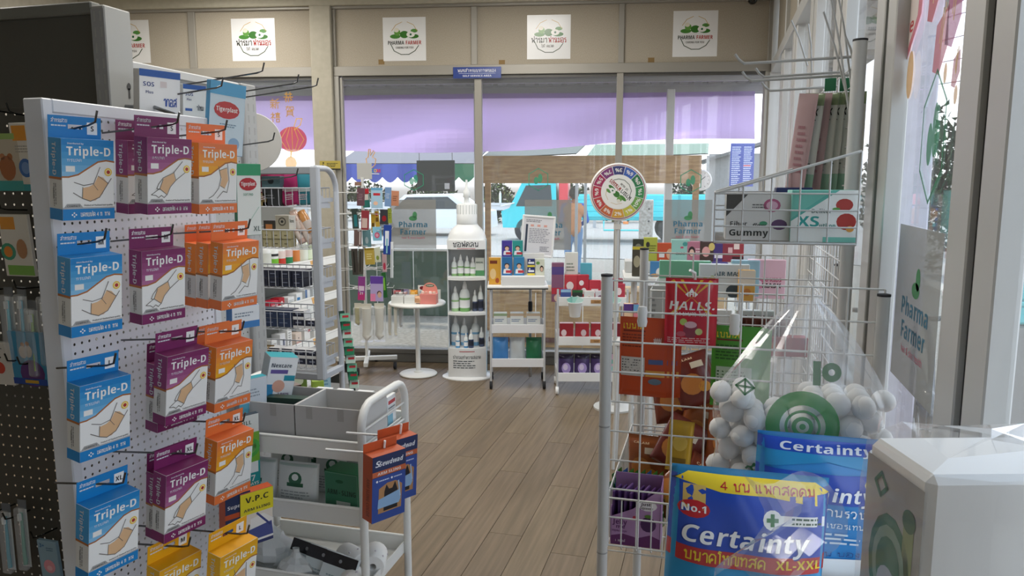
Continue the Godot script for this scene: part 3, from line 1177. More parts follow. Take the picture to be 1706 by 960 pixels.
func make_car(G: float, at: Vector3, turn: float, hex: String, label: String):
	var t := thing("car", label, "car", at, turn)
	var side := PackedVector2Array([Vector2(-2.1, 0.3), Vector2(-2.15, 0.75), Vector2(-1.3, 0.9), Vector2(-0.7, 1.4), Vector2(0.9, 1.42), Vector2(1.6, 0.95), Vector2(2.1, 0.85), Vector2(2.15, 0.3)])
	var b := mb(hex)
	for s in [-1.0, 1.0]:
		b.xf = Transform3D(Basis(Vector3.UP, 0 if s > 0 else PI), Vector3(0, 0, 0.82 * s))
		var sp := PackedVector2Array()
		for p in side:
			sp.append(Vector2(p.x * s, p.y))
		b.poly(sp, 0)
	b.xf = Transform3D.IDENTITY
	for i in side.size():
		var p := side[i]
		var q := side[(i + 1) % side.size()]
		b.quad(Vector3(p.x, p.y, -0.82), Vector3(p.x, p.y, 0.82), Vector3(q.x, q.y, 0.82), Vector3(q.x, q.y, -0.82))
	part(b, "body", "film", t)
	b = mb("2f363b")
	for s in [-1.0, 1.0]:
		b.xf = Transform3D(Basis(Vector3.UP, 0 if s > 0 else PI), Vector3(0, 0, 0.825 * s))
		b.poly(PackedVector2Array([Vector2(-1.1 * s, 0.92), Vector2(-0.62 * s, 1.32), Vector2(0.8 * s, 1.34), Vector2(1.3 * s, 0.94)]), 0)
	part(b, "side_window", "film", t)
	for x in [-1.35, 1.35]:
		for z in [-0.72, 0.72]:
			b = mb("29292b")
			b.xf = Transform3D(Basis(Vector3.RIGHT, PI / 2), Vector3(x, 0.32, z - 0.1))
			b.lathe([[0.0, 0.0], [0.28, 0.0], [0.32, 0.04], [0.32, 0.16], [0.28, 0.2], [0.0, 0.2]], 18)
			part(b, "wheel", "rubber", t)


func make_motorbike(G: float):
	var p := on_x(1545, 500, 1.15)
	var t := thing("motorbike", "dark parked motorbike standing on the red paving outside the glass", "motorbike", Vector3(1.2, G + 0.035, p.z - 0.75), 90)
	for x in [-0.6, 0.6]:
		var b := mb("26262a")
		b.tube(arc_pts(Vector3(x, 0.29, 0), Vector3(0.25, 0, 0), Vector3(0, 0.25, 0), 0, TAU * 23.0 / 24.0, 23), 0.042, 8, true)
		var w := part(b, "wheel", "rubber", t)
		b = mb("b9bbbd")
		for k in 10:
			var d := Vector3(cos(k * TAU / 10), sin(k * TAU / 10), 0)
			b.tube([Vector3(x, 0.29, 0) + d * 0.03, Vector3(x, 0.29, 0) + d * 0.22], 0.006, 4)
		part(b, "spoke", "chrome", w)
	var b := mb("3a3c42")
	b.xf = Transform3D(Basis(), Vector3(0, 0.55, 0))
	b.lathe([[0.0, -0.2], [0.12, -0.16], [0.15, 0.0], [0.12, 0.14], [0.0, 0.18]], 14, Vector3.ZERO, 3.2, 0.9)
	part(b, "body", "film", t)
	b = mb("1f1f22")
	b.box(Vector3(0.2, 0.78, 0), Vector3(0.66, 0.09, 0.24), 0.035)
	part(b, "seat", "rubber", t)
	b = mb("55585e")
	b.tube([Vector3(-0.6, 0.29, 0.07), Vector3(-0.45, 0.8, 0.07), Vector3(-0.36, 0.98, 0.05)], 0.02, 6)
	b.tube([Vector3(-0.6, 0.29, -0.07), Vector3(-0.45, 0.8, -0.07), Vector3(-0.36, 0.98, -0.05)], 0.02, 6)
	part(b, "fork", "chrome", t)
	b = mb("2b2b2e")
	b.tube([Vector3(-0.25, 1.02, 0.34), Vector3(-0.36, 1.0, 0.1), Vector3(-0.36, 1.0, -0.1), Vector3(-0.25, 1.02, -0.34)], 0.016, 6)
	part(b, "handlebar", "rubber", t)
	b = mb("3a3c42")
	b.tube([Vector3(-0.85, 0.45, 0), Vector3(-0.75, 0.58, 0), Vector3(-0.6, 0.62, 0), Vector3(-0.4, 0.55, 0)], 0.06, 8)
	part(b, "mudguard", "film", t)


# distance to a tapered capsule
func cone_dist(p: Vector3, a: Vector3, b: Vector3, ra: float, rb: float) -> float:
	var ab := b - a
	var t := clampf((p - a).dot(ab) / maxf(ab.length_squared(), 1e-9), 0, 1)
	return p.distance_to(a + ab * t) - lerpf(ra, rb, t)


# one continuous skin around bones [a, b, radius a, radius b, colour], drawn as surface nets
func skin(bones: Array, cell: float, blend: float) -> MB:
	var lo := Vector3(INF, INF, INF)
	var hi := -lo
	for e in bones:
		for q in [e[0], e[1]]:
			lo = lo.min(q - Vector3.ONE * (maxf(e[2], e[3]) + 2 * cell))
			hi = hi.max(q + Vector3.ONE * (maxf(e[2], e[3]) + 2 * cell))
	var nn := Vector3i((hi - lo) / cell) + Vector3i.ONE * 2
	var field := PackedFloat32Array()
	field.resize(nn.x * nn.y * nn.z)
	var tint := []
	tint.resize(field.size())
	for x in nn.x:
		for y in nn.y:
			for z in nn.z:
				var p := lo + Vector3(x, y, z) * cell
				var d := 1.0
				var best := INF
				var cc := Color.WHITE
				for e in bones:
					var k := cone_dist(p, e[0], e[1], e[2], e[3])
					if k < best:
						best = k
						cc = e[4]
					var h := clampf(0.5 + 0.5 * (d - k) / blend, 0, 1)
					d = lerpf(d, k, h) - blend * h * (1 - h)
				var id := (x * nn.y + y) * nn.z + z
				field[id] = d
				tint[id] = cc
	var b := mb()
	var verts := {}
	var step := [Vector3i(1, 0, 0), Vector3i(0, 1, 0), Vector3i(0, 0, 1)]
	var F := func(q: Vector3i) -> int: return (q.x * nn.y + q.y) * nn.z + q.z
	for x in nn.x - 1:
		for y in nn.y - 1:
			for z in nn.z - 1:
				var sum := Vector3.ZERO
				var cnt := 0
				for ax in 3:
					for i in 2:
						for j in 2:
							var q: Vector3i = Vector3i(x, y, z) + step[(ax + 1) % 3] * i + step[(ax + 2) % 3] * j
							var f0 := field[F.call(q)]
							var f1 := field[F.call(q + step[ax])]
							if (f0 < 0) != (f1 < 0):
								sum += Vector3(q) + Vector3(step[ax]) * (f0 / (f0 - f1))
								cnt += 1
				if cnt:
					verts[Vector3i(x, y, z)] = lo + sum / cnt * cell
	var normal_at := func(p: Vector3) -> Vector3:
		var g := Vector3.ZERO
		for ax in 3:
			var e := Vector3.ZERO
			e[ax] = cell * 0.5
			var d0 := 1.0
			var d1 := 1.0
			for bn in bones:
				d0 = minf(d0, cone_dist(p - e, bn[0], bn[1], bn[2], bn[3]))
				d1 = minf(d1, cone_dist(p + e, bn[0], bn[1], bn[2], bn[3]))
			g[ax] = d1 - d0
		return g.normalized()
	var nrm := {}
	for key in verts:
		nrm[key] = normal_at.call(verts[key])
	for x in range(1, nn.x - 1):
		for y in range(1, nn.y - 1):
			for z in range(1, nn.z - 1):
				var q := Vector3i(x, y, z)
				for ax in 3:
					var f0 := field[F.call(q)]
					var f1 := field[F.call(q + step[ax])]
					if (f0 < 0) == (f1 < 0):
						continue
					var u: Vector3i = step[(ax + 1) % 3]
					var w: Vector3i = step[(ax + 2) % 3]
					var k := [q, q - u, q - u - w, q - w]
					if f0 > 0:
						k.reverse()
					if k.all(func(e): return verts.has(e)):
						b.col = tint[F.call(q)]
						b.quad_n(verts[k[0]], verts[k[1]], verts[k[2]], verts[k[3]], nrm[k[0]], nrm[k[1]], nrm[k[2]], nrm[k[3]])
	return b


func make_person(G: float):
	var base := at_depth(956, 330, 14.5)
	var t := thing("person", "person in a blue long-sleeved shirt and tan vest with jeans standing by the road", "person", Vector3(base.x, G, base.z), 200)
	var shirt := C("3f66b8")
	var vest := C("c98e62")
	var jeans := C("6f8fb4")
	var sk := C("9a6a4e")
	var shoe := C("3a3230")
	var V := func(x, y, z): return Vector3(x, y, z)
	var bones := [
		[V.call(0, 0.95, 0), V.call(0, 1.2, 0), 0.15, 0.15, vest], [V.call(-0.09, 1.3, 0), V.call(0.09, 1.3, 0), 0.13, 0.13, vest],
		[V.call(-0.16, 1.36, 0), V.call(0.16, 1.36, 0), 0.075, 0.075, shirt], [V.call(0, 1.38, 0), V.call(0, 1.48, 0.01), 0.055, 0.05, sk],
	]
	for s in [-1.0, 1.0]:
		bones.append([V.call(0.19 * s, 1.36, 0), V.call(0.25 * s, 1.1, -0.02), 0.062, 0.05, shirt])
		bones.append([V.call(0.25 * s, 1.1, -0.02), V.call(0.14 * s, 0.98, 0.2), 0.048, 0.036, shirt])
		bones.append([V.call(0.14 * s, 0.98, 0.2), V.call(0.09 * s, 0.99, 0.27), 0.036, 0.03, sk])
		bones.append([V.call(0.09 * s, 0.92, 0), V.call(0.1 * s, 0.5, 0.01), 0.1, 0.068, jeans])
		bones.append([V.call(0.1 * s, 0.5, 0.01), V.call(0.1 * s, 0.09, -0.02), 0.065, 0.048, jeans])
		bones.append([V.call(0.1 * s, 0.045, -0.04), V.call(0.11 * s, 0.04, 0.15), 0.045, 0.04, shoe])
	var body := skin(bones, 0.03, 0.035)
	var head := [
		[V.call(0, 1.57, 0.005), V.call(0, 1.62, 0), 0.075, 0.09, sk], [V.call(0, 1.53, 0.05), V.call(0, 1.55, 0.055), 0.03, 0.035, sk],
		[V.call(0, 1.6, 0.09), V.call(0, 1.575, 0.102), 0.012, 0.014, sk], [V.call(-0.088, 1.59, 0), V.call(-0.09, 1.57, 0), 0.015, 0.012, sk], [V.call(0.088, 1.59, 0), V.call(0.09, 1.57, 0), 0.015, 0.012, sk],
		[V.call(-0.03, 1.605, 0.086), V.call(-0.034, 1.605, 0.086), 0.009, 0.009, C("2a2220")], [V.call(0.03, 1.605, 0.086), V.call(0.034, 1.605, 0.086), 0.009, 0.009, C("2a2220")],
		[V.call(-0.018, 1.545, 0.086), V.call(0.018, 1.545, 0.086), 0.008, 0.008, C("8a4a42")],
	]
	var extra := [skin(head, 0.012, 0.02)]
	var hair := [[V.call(0, 1.63, -0.015), V.call(0, 1.645, -0.015), 0.1, 0.095, C("2b2321")], [V.call(0, 1.57, -0.055), V.call(0, 1.6, -0.05), 0.055, 0.07, C("2b2321")], [V.call(0, 1.67, 0.04), V.call(0, 1.66, 0.02), 0.05, 0.06, C("2b2321")]]
	part(skin(hair, 0.015, 0.03), "hair", "matte", t)
	# a hand with five fingers at the end of each forearm
	for s in [-1.0, 1.0]:
		var hb := [[V.call(0.09 * s, 0.99, 0.27), V.call(0.06 * s, 0.99, 0.33), 0.03, 0.03, sk]]
		for k in 4:
			var o := (k - 1.5) * 0.018
			hb.append([V.call(0.06 * s, 0.99 + o, 0.34), V.call(0.02 * s, 0.985 + o, 0.37 - absf(k - 1.5) * 0.006), 0.0095, 0.008, sk])
		hb.append([V.call(0.075 * s, 1.02, 0.3), V.call(0.04 * s, 1.045, 0.33), 0.011, 0.009, sk])
		extra.append(skin(hb, 0.009, 0.006))
	for e in extra:
		body.v.append_array(e.v)
		body.n.append_array(e.n)
		body.c.append_array(e.c)
		body.uv.append_array(e.uv)
	part(body, "body", "cloth", t)


# flat print on a face w by h (origin at its lower left corner); entries in fractions of the face
func paint(b: MB, w: float, h: float, ops: Array):
	for o in ops:
		b.col = C(o[1])
		match o[0]:
			"r":
				b.rect(o[2] * w, o[3] * h, o[4] * w, o[5] * h, o[6] if o.size() > 6 else 1.0)
			"c":
				b.disc(o[2] * w, o[3] * h, o[4] * w, o[4] * w if o.size() < 6 or o[5] == 0 else o[5] * h, o[6] if o.size() > 6 else 2.0)
			"t":
				b.text(o[2], o[3] * w, o[4] * h, o[5] * h, o[7] if o.size() > 7 else 3.0, 1, true, o[8] if o.size() > 8 else 0.0, o[6] * w if o.size() > 6 else 0.0)
			"th":
				b.thai(o[2], o[3] * w, o[4] * h, o[5] * h, 3.0, o[6] * w if o.size() > 6 else 0.0)
			"l":
				b.lines(o[2] * w, o[3] * h, o[4] * w, o[5] * h, o[6], 2.0, int(o[2] * 100) + o[6])
			"p":
				var pts := PackedVector2Array()
				for i in range(0, o[2].size(), 2):
					pts.append(Vector2(o[2][i] * w, o[2][i + 1] * h))
				b.poly(pts, o[3] if o.size() > 3 else 1.5)
			"s":
				var pts := []
				for i in range(0, o[2].size(), 2):
					pts.append(Vector2(o[2][i] * w, o[2][i + 1] * h))
				b.stroke(pts, o[3] * w, o[4] if o.size() > 4 else 2.5)


# a carton standing on its base, front towards +z
func carton(key: String, w: float, h: float, d: float, hexes: Array, ops: Array, mat := "carton") -> ArrayMesh:
	if mesh_cache.has(key):
		return mesh_cache[key]
	var b := mb()
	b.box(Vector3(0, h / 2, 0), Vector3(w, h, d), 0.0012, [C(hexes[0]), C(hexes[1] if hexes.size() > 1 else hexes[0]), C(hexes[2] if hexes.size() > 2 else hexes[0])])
	b.xf = Transform3D(Basis(), Vector3(-w / 2, 0, d / 2 + 0.0001))
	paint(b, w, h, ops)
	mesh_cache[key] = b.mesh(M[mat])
	return mesh_cache[key]


# a flat bag with crimped ends, origin at the middle of its lower edge, front towards +z
func pouch(key: String, w: float, h: float, d: float, hex: String, ops: Array, mat := "film", back := "") -> ArrayMesh:
	if mesh_cache.has(key):
		return mesh_cache[key]
	var b := mb(hex)
	var bulge := func(x: float, y: float) -> float:
		var u := clampf(absf(x / w * 2.0 - 1.0), 0, 1)
		var vv := clampf(absf(y / h * 2.0 - 1.0), 0, 1)
		return d * 0.5 * sqrt(maxf(0.0, (1.0 - pow(u, 2.6)) * (1.0 - pow(vv, 3.0)))) * (1.0 + 0.05 * sin(x * 60.0 + y * 35.0))
	var n := 12 if w < 0.14 else 24
	b.fine = w / 9.0
	for side in [1.0, -1.0]:
		b.warp = bulge
		b.xf = Transform3D(Basis(Vector3(side, 0, 0), Vector3.UP, Vector3(0, 0, side)), Vector3(-w / 2 * side, 0, 0))
		b.col = C(hex if side > 0 or back == "" else back)
		for i in n:
			for j in n:
				var q := Vector3(w * i / n, h * j / n, 0)
				b.quad(q, q + Vector3(w / n, 0, 0), q + Vector3(w / n, h / n, 0), q + Vector3(0, h / n, 0))
		if side > 0:
			b.xf.origin.z += d * 0.012 + 0.0006
			paint(b, w, h, ops)
	mesh_cache[key] = b.mesh(M[mat])
	return mesh_cache[key]


# sheet with a grid of round holes, lower left corner at the origin, facing +z
func pegboard(b: MB, w: float, h: float, pitch: float, r: float, thick: float):
	var nx := int(w / pitch)
	var ny := int(h / pitch)
	var px := w / nx
	var py := h / ny
	for i in nx:
		for j in ny:
			var c := Vector3((i + 0.5) * px, (j + 0.5) * py, 0)
			for k in 8:
				var a := TAU * k / 8.0 + PI / 8.0
				var e := TAU * (k + 1) / 8.0 + PI / 8.0
				var pa := c + Vector3(cos(a), sin(a), 0) * r
				var pe := c + Vector3(cos(e), sin(e), 0) * r
				var sa := 1.0 / maxf(absf(cos(a)), absf(sin(a)))
				var se := 1.0 / maxf(absf(cos(e)), absf(sin(e)))
				var qa := c + Vector3(cos(a) * sa * px / 2, sin(a) * sa * py / 2, 0)
				var qe := c + Vector3(cos(e) * se * px / 2, sin(e) * se * py / 2, 0)
				b.quad(pa, qa, qe, pe)
				if k % 2 == 0:
					var m := c + Vector3(signf(cos(a) + cos(e)) * px / 2, signf(sin(a) + sin(e)) * py / 2, 0)
					if absf(cos(a) + cos(e)) > 0.3 and absf(sin(a) + sin(e)) > 0.3:
						b.tri(qa, m, qe)
				b.quad(pe, pe - Vector3(0, 0, thick), pa - Vector3(0, 0, thick), pa)


# face with columns of upright slots, lower left corner at the origin, facing +z
func slotted(b: MB, w: float, h: float, cols: int, pitch: float, sw: float, sh: float, deep: float):
	var ny := int(h / pitch)
	var cw := w / cols
	for j in ny:
		for i in cols:
			var x0 := i * cw
			var y0 := j * h / ny
			var x1 := x0 + cw
			var y1 := y0 + h / ny
			var a := x0 + (cw - sw) / 2
			var c := a + sw
			var e := y0 + (h / ny - sh) / 2
			var g := e + sh
			b.quad(Vector3(x0, y0, 0), Vector3(a, y0, 0), Vector3(a, y1, 0), Vector3(x0, y1, 0))
			b.quad(Vector3(c, y0, 0), Vector3(x1, y0, 0), Vector3(x1, y1, 0), Vector3(c, y1, 0))
			b.quad(Vector3(a, y0, 0), Vector3(c, y0, 0), Vector3(c, e, 0), Vector3(a, e, 0))
			b.quad(Vector3(a, g, 0), Vector3(c, g, 0), Vector3(c, y1, 0), Vector3(a, y1, 0))
			b.quad(Vector3(a, e, 0), Vector3(a, e, -deep), Vector3(a, g, -deep), Vector3(a, g, 0))
			b.quad(Vector3(c, g, 0), Vector3(c, g, -deep), Vector3(c, e, -deep), Vector3(c, e, 0))
			b.quad(Vector3(a, g, 0), Vector3(a, g, -deep), Vector3(c, g, -deep), Vector3(c, g, 0))
			b.quad(Vector3(c, e, 0), Vector3(c, e, -deep), Vector3(a, e, -deep), Vector3(a, e, 0))


const FACE := Basis(Vector3(0, 0, -1), Vector3(0, 1, 0), Vector3(1, 0, 0))   # local +z looks along world +x


func make_gondola():
	var g := thing("gondola_shelf", "tall grey metal gondola with slotted uprights and perforated back panels", "display shelf")
	# upright at the near end
	var b := mb("a2a3a1")
	b.box(Vector3(-1.727, 1.025, -1.925), Vector3(0.046, 2.05, 0.105), 0.004)
	var up := part(b, "upright", "paint", g)
	b = mb("97989a")
	b.xf = Transform3D(Basis(), Vector3(-1.749, 0.02, -1.8715))
	slotted(b, 0.044, 2.02, 2, 0.043, 0.007, 0.027, 0.02)
	part(b, "slotted_face", "paint", up)
	b = mb("4a4b4a")
	b.xf = Transform3D(FACE, Vector3(-1.7035, 1.83, -1.93))
	b.disc(0.02, 0.0, 0.008, 0.011, 1, 10)
	b.rect(0.0165, -0.035, 0.007, 0.03, 1)
	part(b, "keyhole", "matte", up)
	# upright at the far end
	b = mb("9b9c9b")
	b.box(Vector3(-1.73, 0.955, -2.565), Vector3(0.05, 1.91, 0.09), 0.004)
	up = part(b, "upright", "paint", g)
	b = mb("a5a6a6")
	b.xf = Transform3D(FACE, Vector3(-1.7045, 0.02, -2.535))
	slotted(b, 0.07, 1.87, 2, 0.043, 0.009, 0.027, 0.02)
	part(b, "slotted_face", "paint", up)
	# dark end panel facing the aisle: plain top, perforated below
	b = mb("4c4d48")
	b.box(Vector3(-2.26, 1.905, -1.9), Vector3(1.02, 0.27, 0.02), 0.002)
	part(b, "top_panel", "paint", g)
	b = mb("6f706c")
	b.box(Vector3(-2.26, 2.045, -1.895), Vector3(1.02, 0.035, 0.04), 0.004)
	part(b, "top_rail", "paint", g)
	b = mb("474844")
	b.xf = Transform3D(Basis(), Vector3(-2.77, 0.12, -1.89))
	pegboard(b, 1.02, 1.65, 0.034, 0.0038, 0.001)
	part(b, "perforated_panel", "paint", g)
	# long side facing the windows: perforated panel with a top rail
	b = mb("b4b5b4")
	b.xf = Transform3D(FACE, Vector3(-1.722, 0.12, -1.98))
	pegboard(b, 0.54, 1.76, 0.027, 0.0035, 0.001)
	part(b, "perforated_panel", "paint", g)
	b = mb("b9baba")
	b.box(Vector3(-1.73, 1.895, -2.25), Vector3(0.03, 0.03, 0.54), 0.004)
	part(b, "top_rail", "paint", g)
	b = mb("555652")
	b.box(Vector3(-2.24, 0.06, -2.25), Vector3(1.0, 0.12, 0.66), 0.01)
	part(b, "base", "paint", g)
	# white perforated panel hung on the near upright
	var w := thing("pegboard_panel", "white perforated display panel hung on the grey gondola", "display panel")
	b = mb("dfe2ea")
	b.xf = Transform3D(FACE, Vector3(-1.5, 0.28, -1.465))
	pegboard(b, 0.55, 1.43, 0.0225, 0.0039, 0.0012)
	part(b, "perforated_sheet", "paint", w)
	for q in [[0.99, -1.451, 1.5, 0.03], [0.99, -2.03, 1.5, 0.03], [1.724, -1.74, 0.032, 0.55], [0.264, -1.74, 0.032, 0.55]]:
		b = mb("d3d6dc")
		b.box(Vector3(-1.523, q[0], q[1]), Vector3(0.055, q[2], q[3]), 0.003)
		part(b, "frame_bar", "paint", w)
	b = mb("8d8f92")
	b.tube([Vector3(-1.702, 1.77, -1.93), Vector3(-1.6, 1.765, -1.93), Vector3(-1.53, 1.742, -1.93)], 0.006, 6)
	part(b, "bracket", "chrome", w)
	# round pale disc on the gondola's far end
	var rs := thing("round_sign", "round pale grey blank disc standing at the far end of the gondola", "sign")
	b = mb("c9c7c2")
	var cpt := on_z(419, 237, -2.78)
	b.xf = Transform3D(Basis(Vector3.UP, 0.5) * Basis(Vector3.RIGHT, PI / 2), cpt)
	b.lathe([[0.0, -0.003], [0.118, -0.003], [0.12, 0.0], [0.118, 0.003], [0.0, 0.003]], 36)
	part(b, "disc", "paper", rs)
	b = mb("9a9a98")
	b.tube([cpt + Vector3(-0.1, -0.02, -0.003), Vector3(-1.73, cpt.y - 0.02, -2.61)], 0.006, 6)
	part(b, "bracket", "paint", rs)
	make_support_boxes()
	make_gondola_goods()


func hook(parent: Node, from: Vector3, dir: Vector3, length: float, hex := "6c6e70"):
	var b := mb(hex)
	var tip := from + dir * length
	b.tube([from, tip - dir * 0.02, tip + Vector3(0, 0.004, 0), tip + dir * 0.008 + Vector3(0, 0.028, 0)], 0.0026, 6)
	part(b, "hook", "chrome", parent)


const BOX_W := 0.128
const BOX_H := 0.185
const BOX_D := 0.046


func support_box(kind: String, size: String) -> Node3D:
	var cols: Dictionary = {
		"elbow": ["1583c8", "3f9ad4", "86bfe4", "1b78b8"], "wrist": ["7c2560", "8c3470", "b06a98", "742058"],
		"ankle": ["ea7a3c", "f08a30", "f4b41e", "e06c34"], "knee": ["efae1c", "f2bc22", "f5cc3a", "e6a414"],
	}
	var c: Array = cols[kind]
	var o := Node3D.new()
	var b := mb("efefec")
	var w := BOX_W
	var h := BOX_H
	b.box(Vector3(0, h / 2, BOX_D / 2), Vector3(w, h, BOX_D), 0.001, [C("f2f2ef"), C("d9d9d6"), C(c[3])])
	b.xf = Transform3D(Basis(), Vector3(-w / 2, 0, BOX_D + 0.0001))
	# printed colour from the top down to the curved line, deeper at the top
	var edge := [0.0, 0.535, 0.12, 0.535, 0.3, 0.565, 0.5, 0.65, 0.68, 0.725, 0.84, 0.745, 1.0, 0.73]
	for s in 6:
		var y0 := 0.52 + 0.08 * s
		var colr := Color(c[2]).lerp(Color(c[0]), s / 5.0)
		var band := Geometry2D.intersect_polygons(PackedVector2Array([Vector2(0, y0), Vector2(1, y0), Vector2(1, minf(y0 + 0.08, 1.0)), Vector2(0, minf(y0 + 0.08, 1.0))]), PackedVector2Array([Vector2(0, 0.535), Vector2(0.12, 0.535), Vector2(0.3, 0.565), Vector2(0.5, 0.65), Vector2(0.68, 0.725), Vector2(0.84, 0.745), Vector2(1, 0.73), Vector2(1, 1), Vector2(0, 1)]))
		for pg in band:
			var pts := []
			for q in pg:
				pts.append_array([q.x, q.y])
			paint(b, w, h, [["p", colr.to_html(false), pts, 1.0]])
	paint(b, w, h, [["s", "b06a34", edge, 0.028, 2.0], ["r", c[0], 0, 0, 1, 0.14], ["r", "b9b9b8", 0, 0.14, 1, 0.018], ["p", "a9a9a8", [0.02, 0.155, 0.08, 0.205, 0.32, 0.205, 0.38, 0.155], 1.6],
		["t", "f6f6f4", "Triple-D", 0.51, 0.8, 0.105, 0.84, 3.0], ["t", "e9eef4", "Distributed by", 0.26, 0.935, 0.018, 0.3], ["th", "e6e9f0", "ทรบลด", 0.1, 0.725, 0.03, 0.28],
		["r", "f1efec", 0.07, 0.6, 0.17, 0.07, 3.0], ["l", "b08a8a", 0.08, 0.61, 0.15, 0.05, 3], ["t", "4a4a4a", "COMPACT", 0.2, 0.165, 0.022, 0.24], ["t", "5a5a5a", "Product of Thailand best quality", 0.68, 0.172, 0.02, 0.56],
		["th", "f2f2f0", "ยดหยนได 4 ทศทาง", 0.33, 0.045, 0.045, 0.58], ["c", "f0c23a", 0.88, 0.6, 0.075, 0, 2.5], ["c", "f8e7a0", 0.88, 0.6, 0.056, 0, 3.0], ["c", "b5302c", 0.88, 0.6, 0.036, 0, 3.5]])
	for q in [[0, 1], [1, 0], [0, -1], [-1, 0]]:
		paint(b, w, h, [["c", "f2f2f0", 0.21 + q[0] * 0.035, 0.067 + q[1] * 0.022, 0.016, 0, 2.0]])
	var skin_c := "e2b98e"
	var ink := "77716c"
	match kind:
		"elbow":
			paint(b, w, h, [["p", skin_c, [0.38, 0.4, 0.37, 0.27, 0.48, 0.235, 0.62, 0.24, 0.76, 0.32, 0.87, 0.46, 0.78, 0.53, 0.68, 0.55, 0.6, 0.45, 0.5, 0.415], 1.5],
				["s", ink, [0.22, 0.47, 0.4, 0.43, 0.59, 0.455, 0.72, 0.66], 0.014], ["s", ink, [0.2, 0.34, 0.37, 0.27, 0.52, 0.232, 0.7, 0.28, 0.94, 0.52], 0.016], ["s", ink, [0.38, 0.41, 0.37, 0.27], 0.012], ["s", ink, [0.68, 0.55, 0.87, 0.46], 0.012], ["s", ink, [0.58, 0.45, 0.67, 0.37], 0.01]])
		"wrist":
			paint(b, w, h, [["p", skin_c, [0.26, 0.34, 0.34, 0.47, 0.58, 0.55, 0.62, 0.45, 0.5, 0.37, 0.42, 0.26], 1.5],
				["s", ink, [0.78, 0.7, 0.58, 0.55, 0.34, 0.48, 0.24, 0.4, 0.2, 0.34, 0.26, 0.33, 0.34, 0.46], 0.014], ["s", ink, [0.84, 0.55, 0.63, 0.45, 0.5, 0.36, 0.43, 0.26, 0.36, 0.22, 0.3, 0.25, 0.24, 0.22, 0.18, 0.25, 0.08, 0.26, 0.24, 0.33], 0.014], ["s", ink, [0.26, 0.34, 0.42, 0.26], 0.012], ["s", ink, [0.58, 0.56, 0.63, 0.45], 0.012]])
		"ankle":
			paint(b, w, h, [["p", skin_c, [0.52, 0.62, 0.72, 0.66, 0.76, 0.48, 0.66, 0.36, 0.54, 0.4, 0.58, 0.5], 1.5],
				["s", ink, [0.5, 0.68, 0.56, 0.52, 0.5, 0.36, 0.36, 0.26, 0.24, 0.22], 0.014], ["s", ink, [0.74, 0.72, 0.78, 0.46, 0.72, 0.3, 0.62, 0.32, 0.46, 0.22], 0.014], ["s", ink, [0.52, 0.62, 0.72, 0.66], 0.012], ["s", ink, [0.54, 0.4, 0.66, 0.36], 0.012]])
		"knee":
			paint(b, w, h, [["p", skin_c, [0.42, 0.58, 0.68, 0.62, 0.7, 0.4, 0.62, 0.28, 0.42, 0.3, 0.46, 0.44], 1.5], ["s", ink, [0.38, 0.68, 0.46, 0.46, 0.4, 0.22], 0.014], ["s", ink, [0.7, 0.7, 0.72, 0.44, 0.64, 0.2], 0.014]])
	# narrow side facing the aisle
	b.xf = Transform3D(Basis(Vector3(0, 0, 1), Vector3.UP, Vector3(-1, 0, 0)), Vector3(-w / 2 - 0.0001, 0, 0))
	paint(b, BOX_D, h, [["r", c[0], 0, 0, 1, 0.14], ["r", c[1], 0, 0.5, 1, 0.5], ["r", "b06a34", 0, 0.5, 1, 0.03, 2.0], ["l", "8d8d8b", 0.3, 0.18, 0.12, 0.3, 1]])
	b.xf = b.xf * Transform3D(Basis(Vector3.BACK, -PI / 2), Vector3(BOX_D * 0.32, h * 0.95, 0))
	b.col = C("cfd3d8")
	b.text("Triple-D", 0, 0, 0.013, 3, 0, true, 0, h * 0.4)
	b.col = C("7d7d7b")
	b.lines(h * 0.5, 0.0, h * 0.3, 0.012, 2, 2, 5)
	var m := part(b, "carton", "carton", o)
	# hanging tab with a slot
	var tb := mb(c[0])
	var th := 0.05
	for e in [[-w * 0.5, h, w, th * 0.42], [-w * 0.5, h + th * 0.62, w, th * 0.38], [-w * 0.5, h + th * 0.42, w * 0.36, th * 0.2], [w * 0.14, h + th * 0.42, w * 0.36, th * 0.2]]:
		tb.box(Vector3(e[0] + e[2] / 2, e[1] + e[3] / 2, 0.0008), Vector3(e[2], e[3], 0.0012))
	tb.xf = Transform3D(Basis(), Vector3(-w / 2, h, 0.0016))
	paint(tb, w, th, [["th", "f0f2f4", "สำหรบสวม", 0.05, 0.7, 0.14, 0.3], ["l", "dfe6ec", 0.05, 0.48, 0.28, 0.14, 1], ["r", "f4f4f2", 0.72, 0.2, 0.2, 0.56], ["t", "2a2a2a", size, 0.82, 0.36, 0.24]])
	part(tb, "hang_tab", "carton", o)
	return o


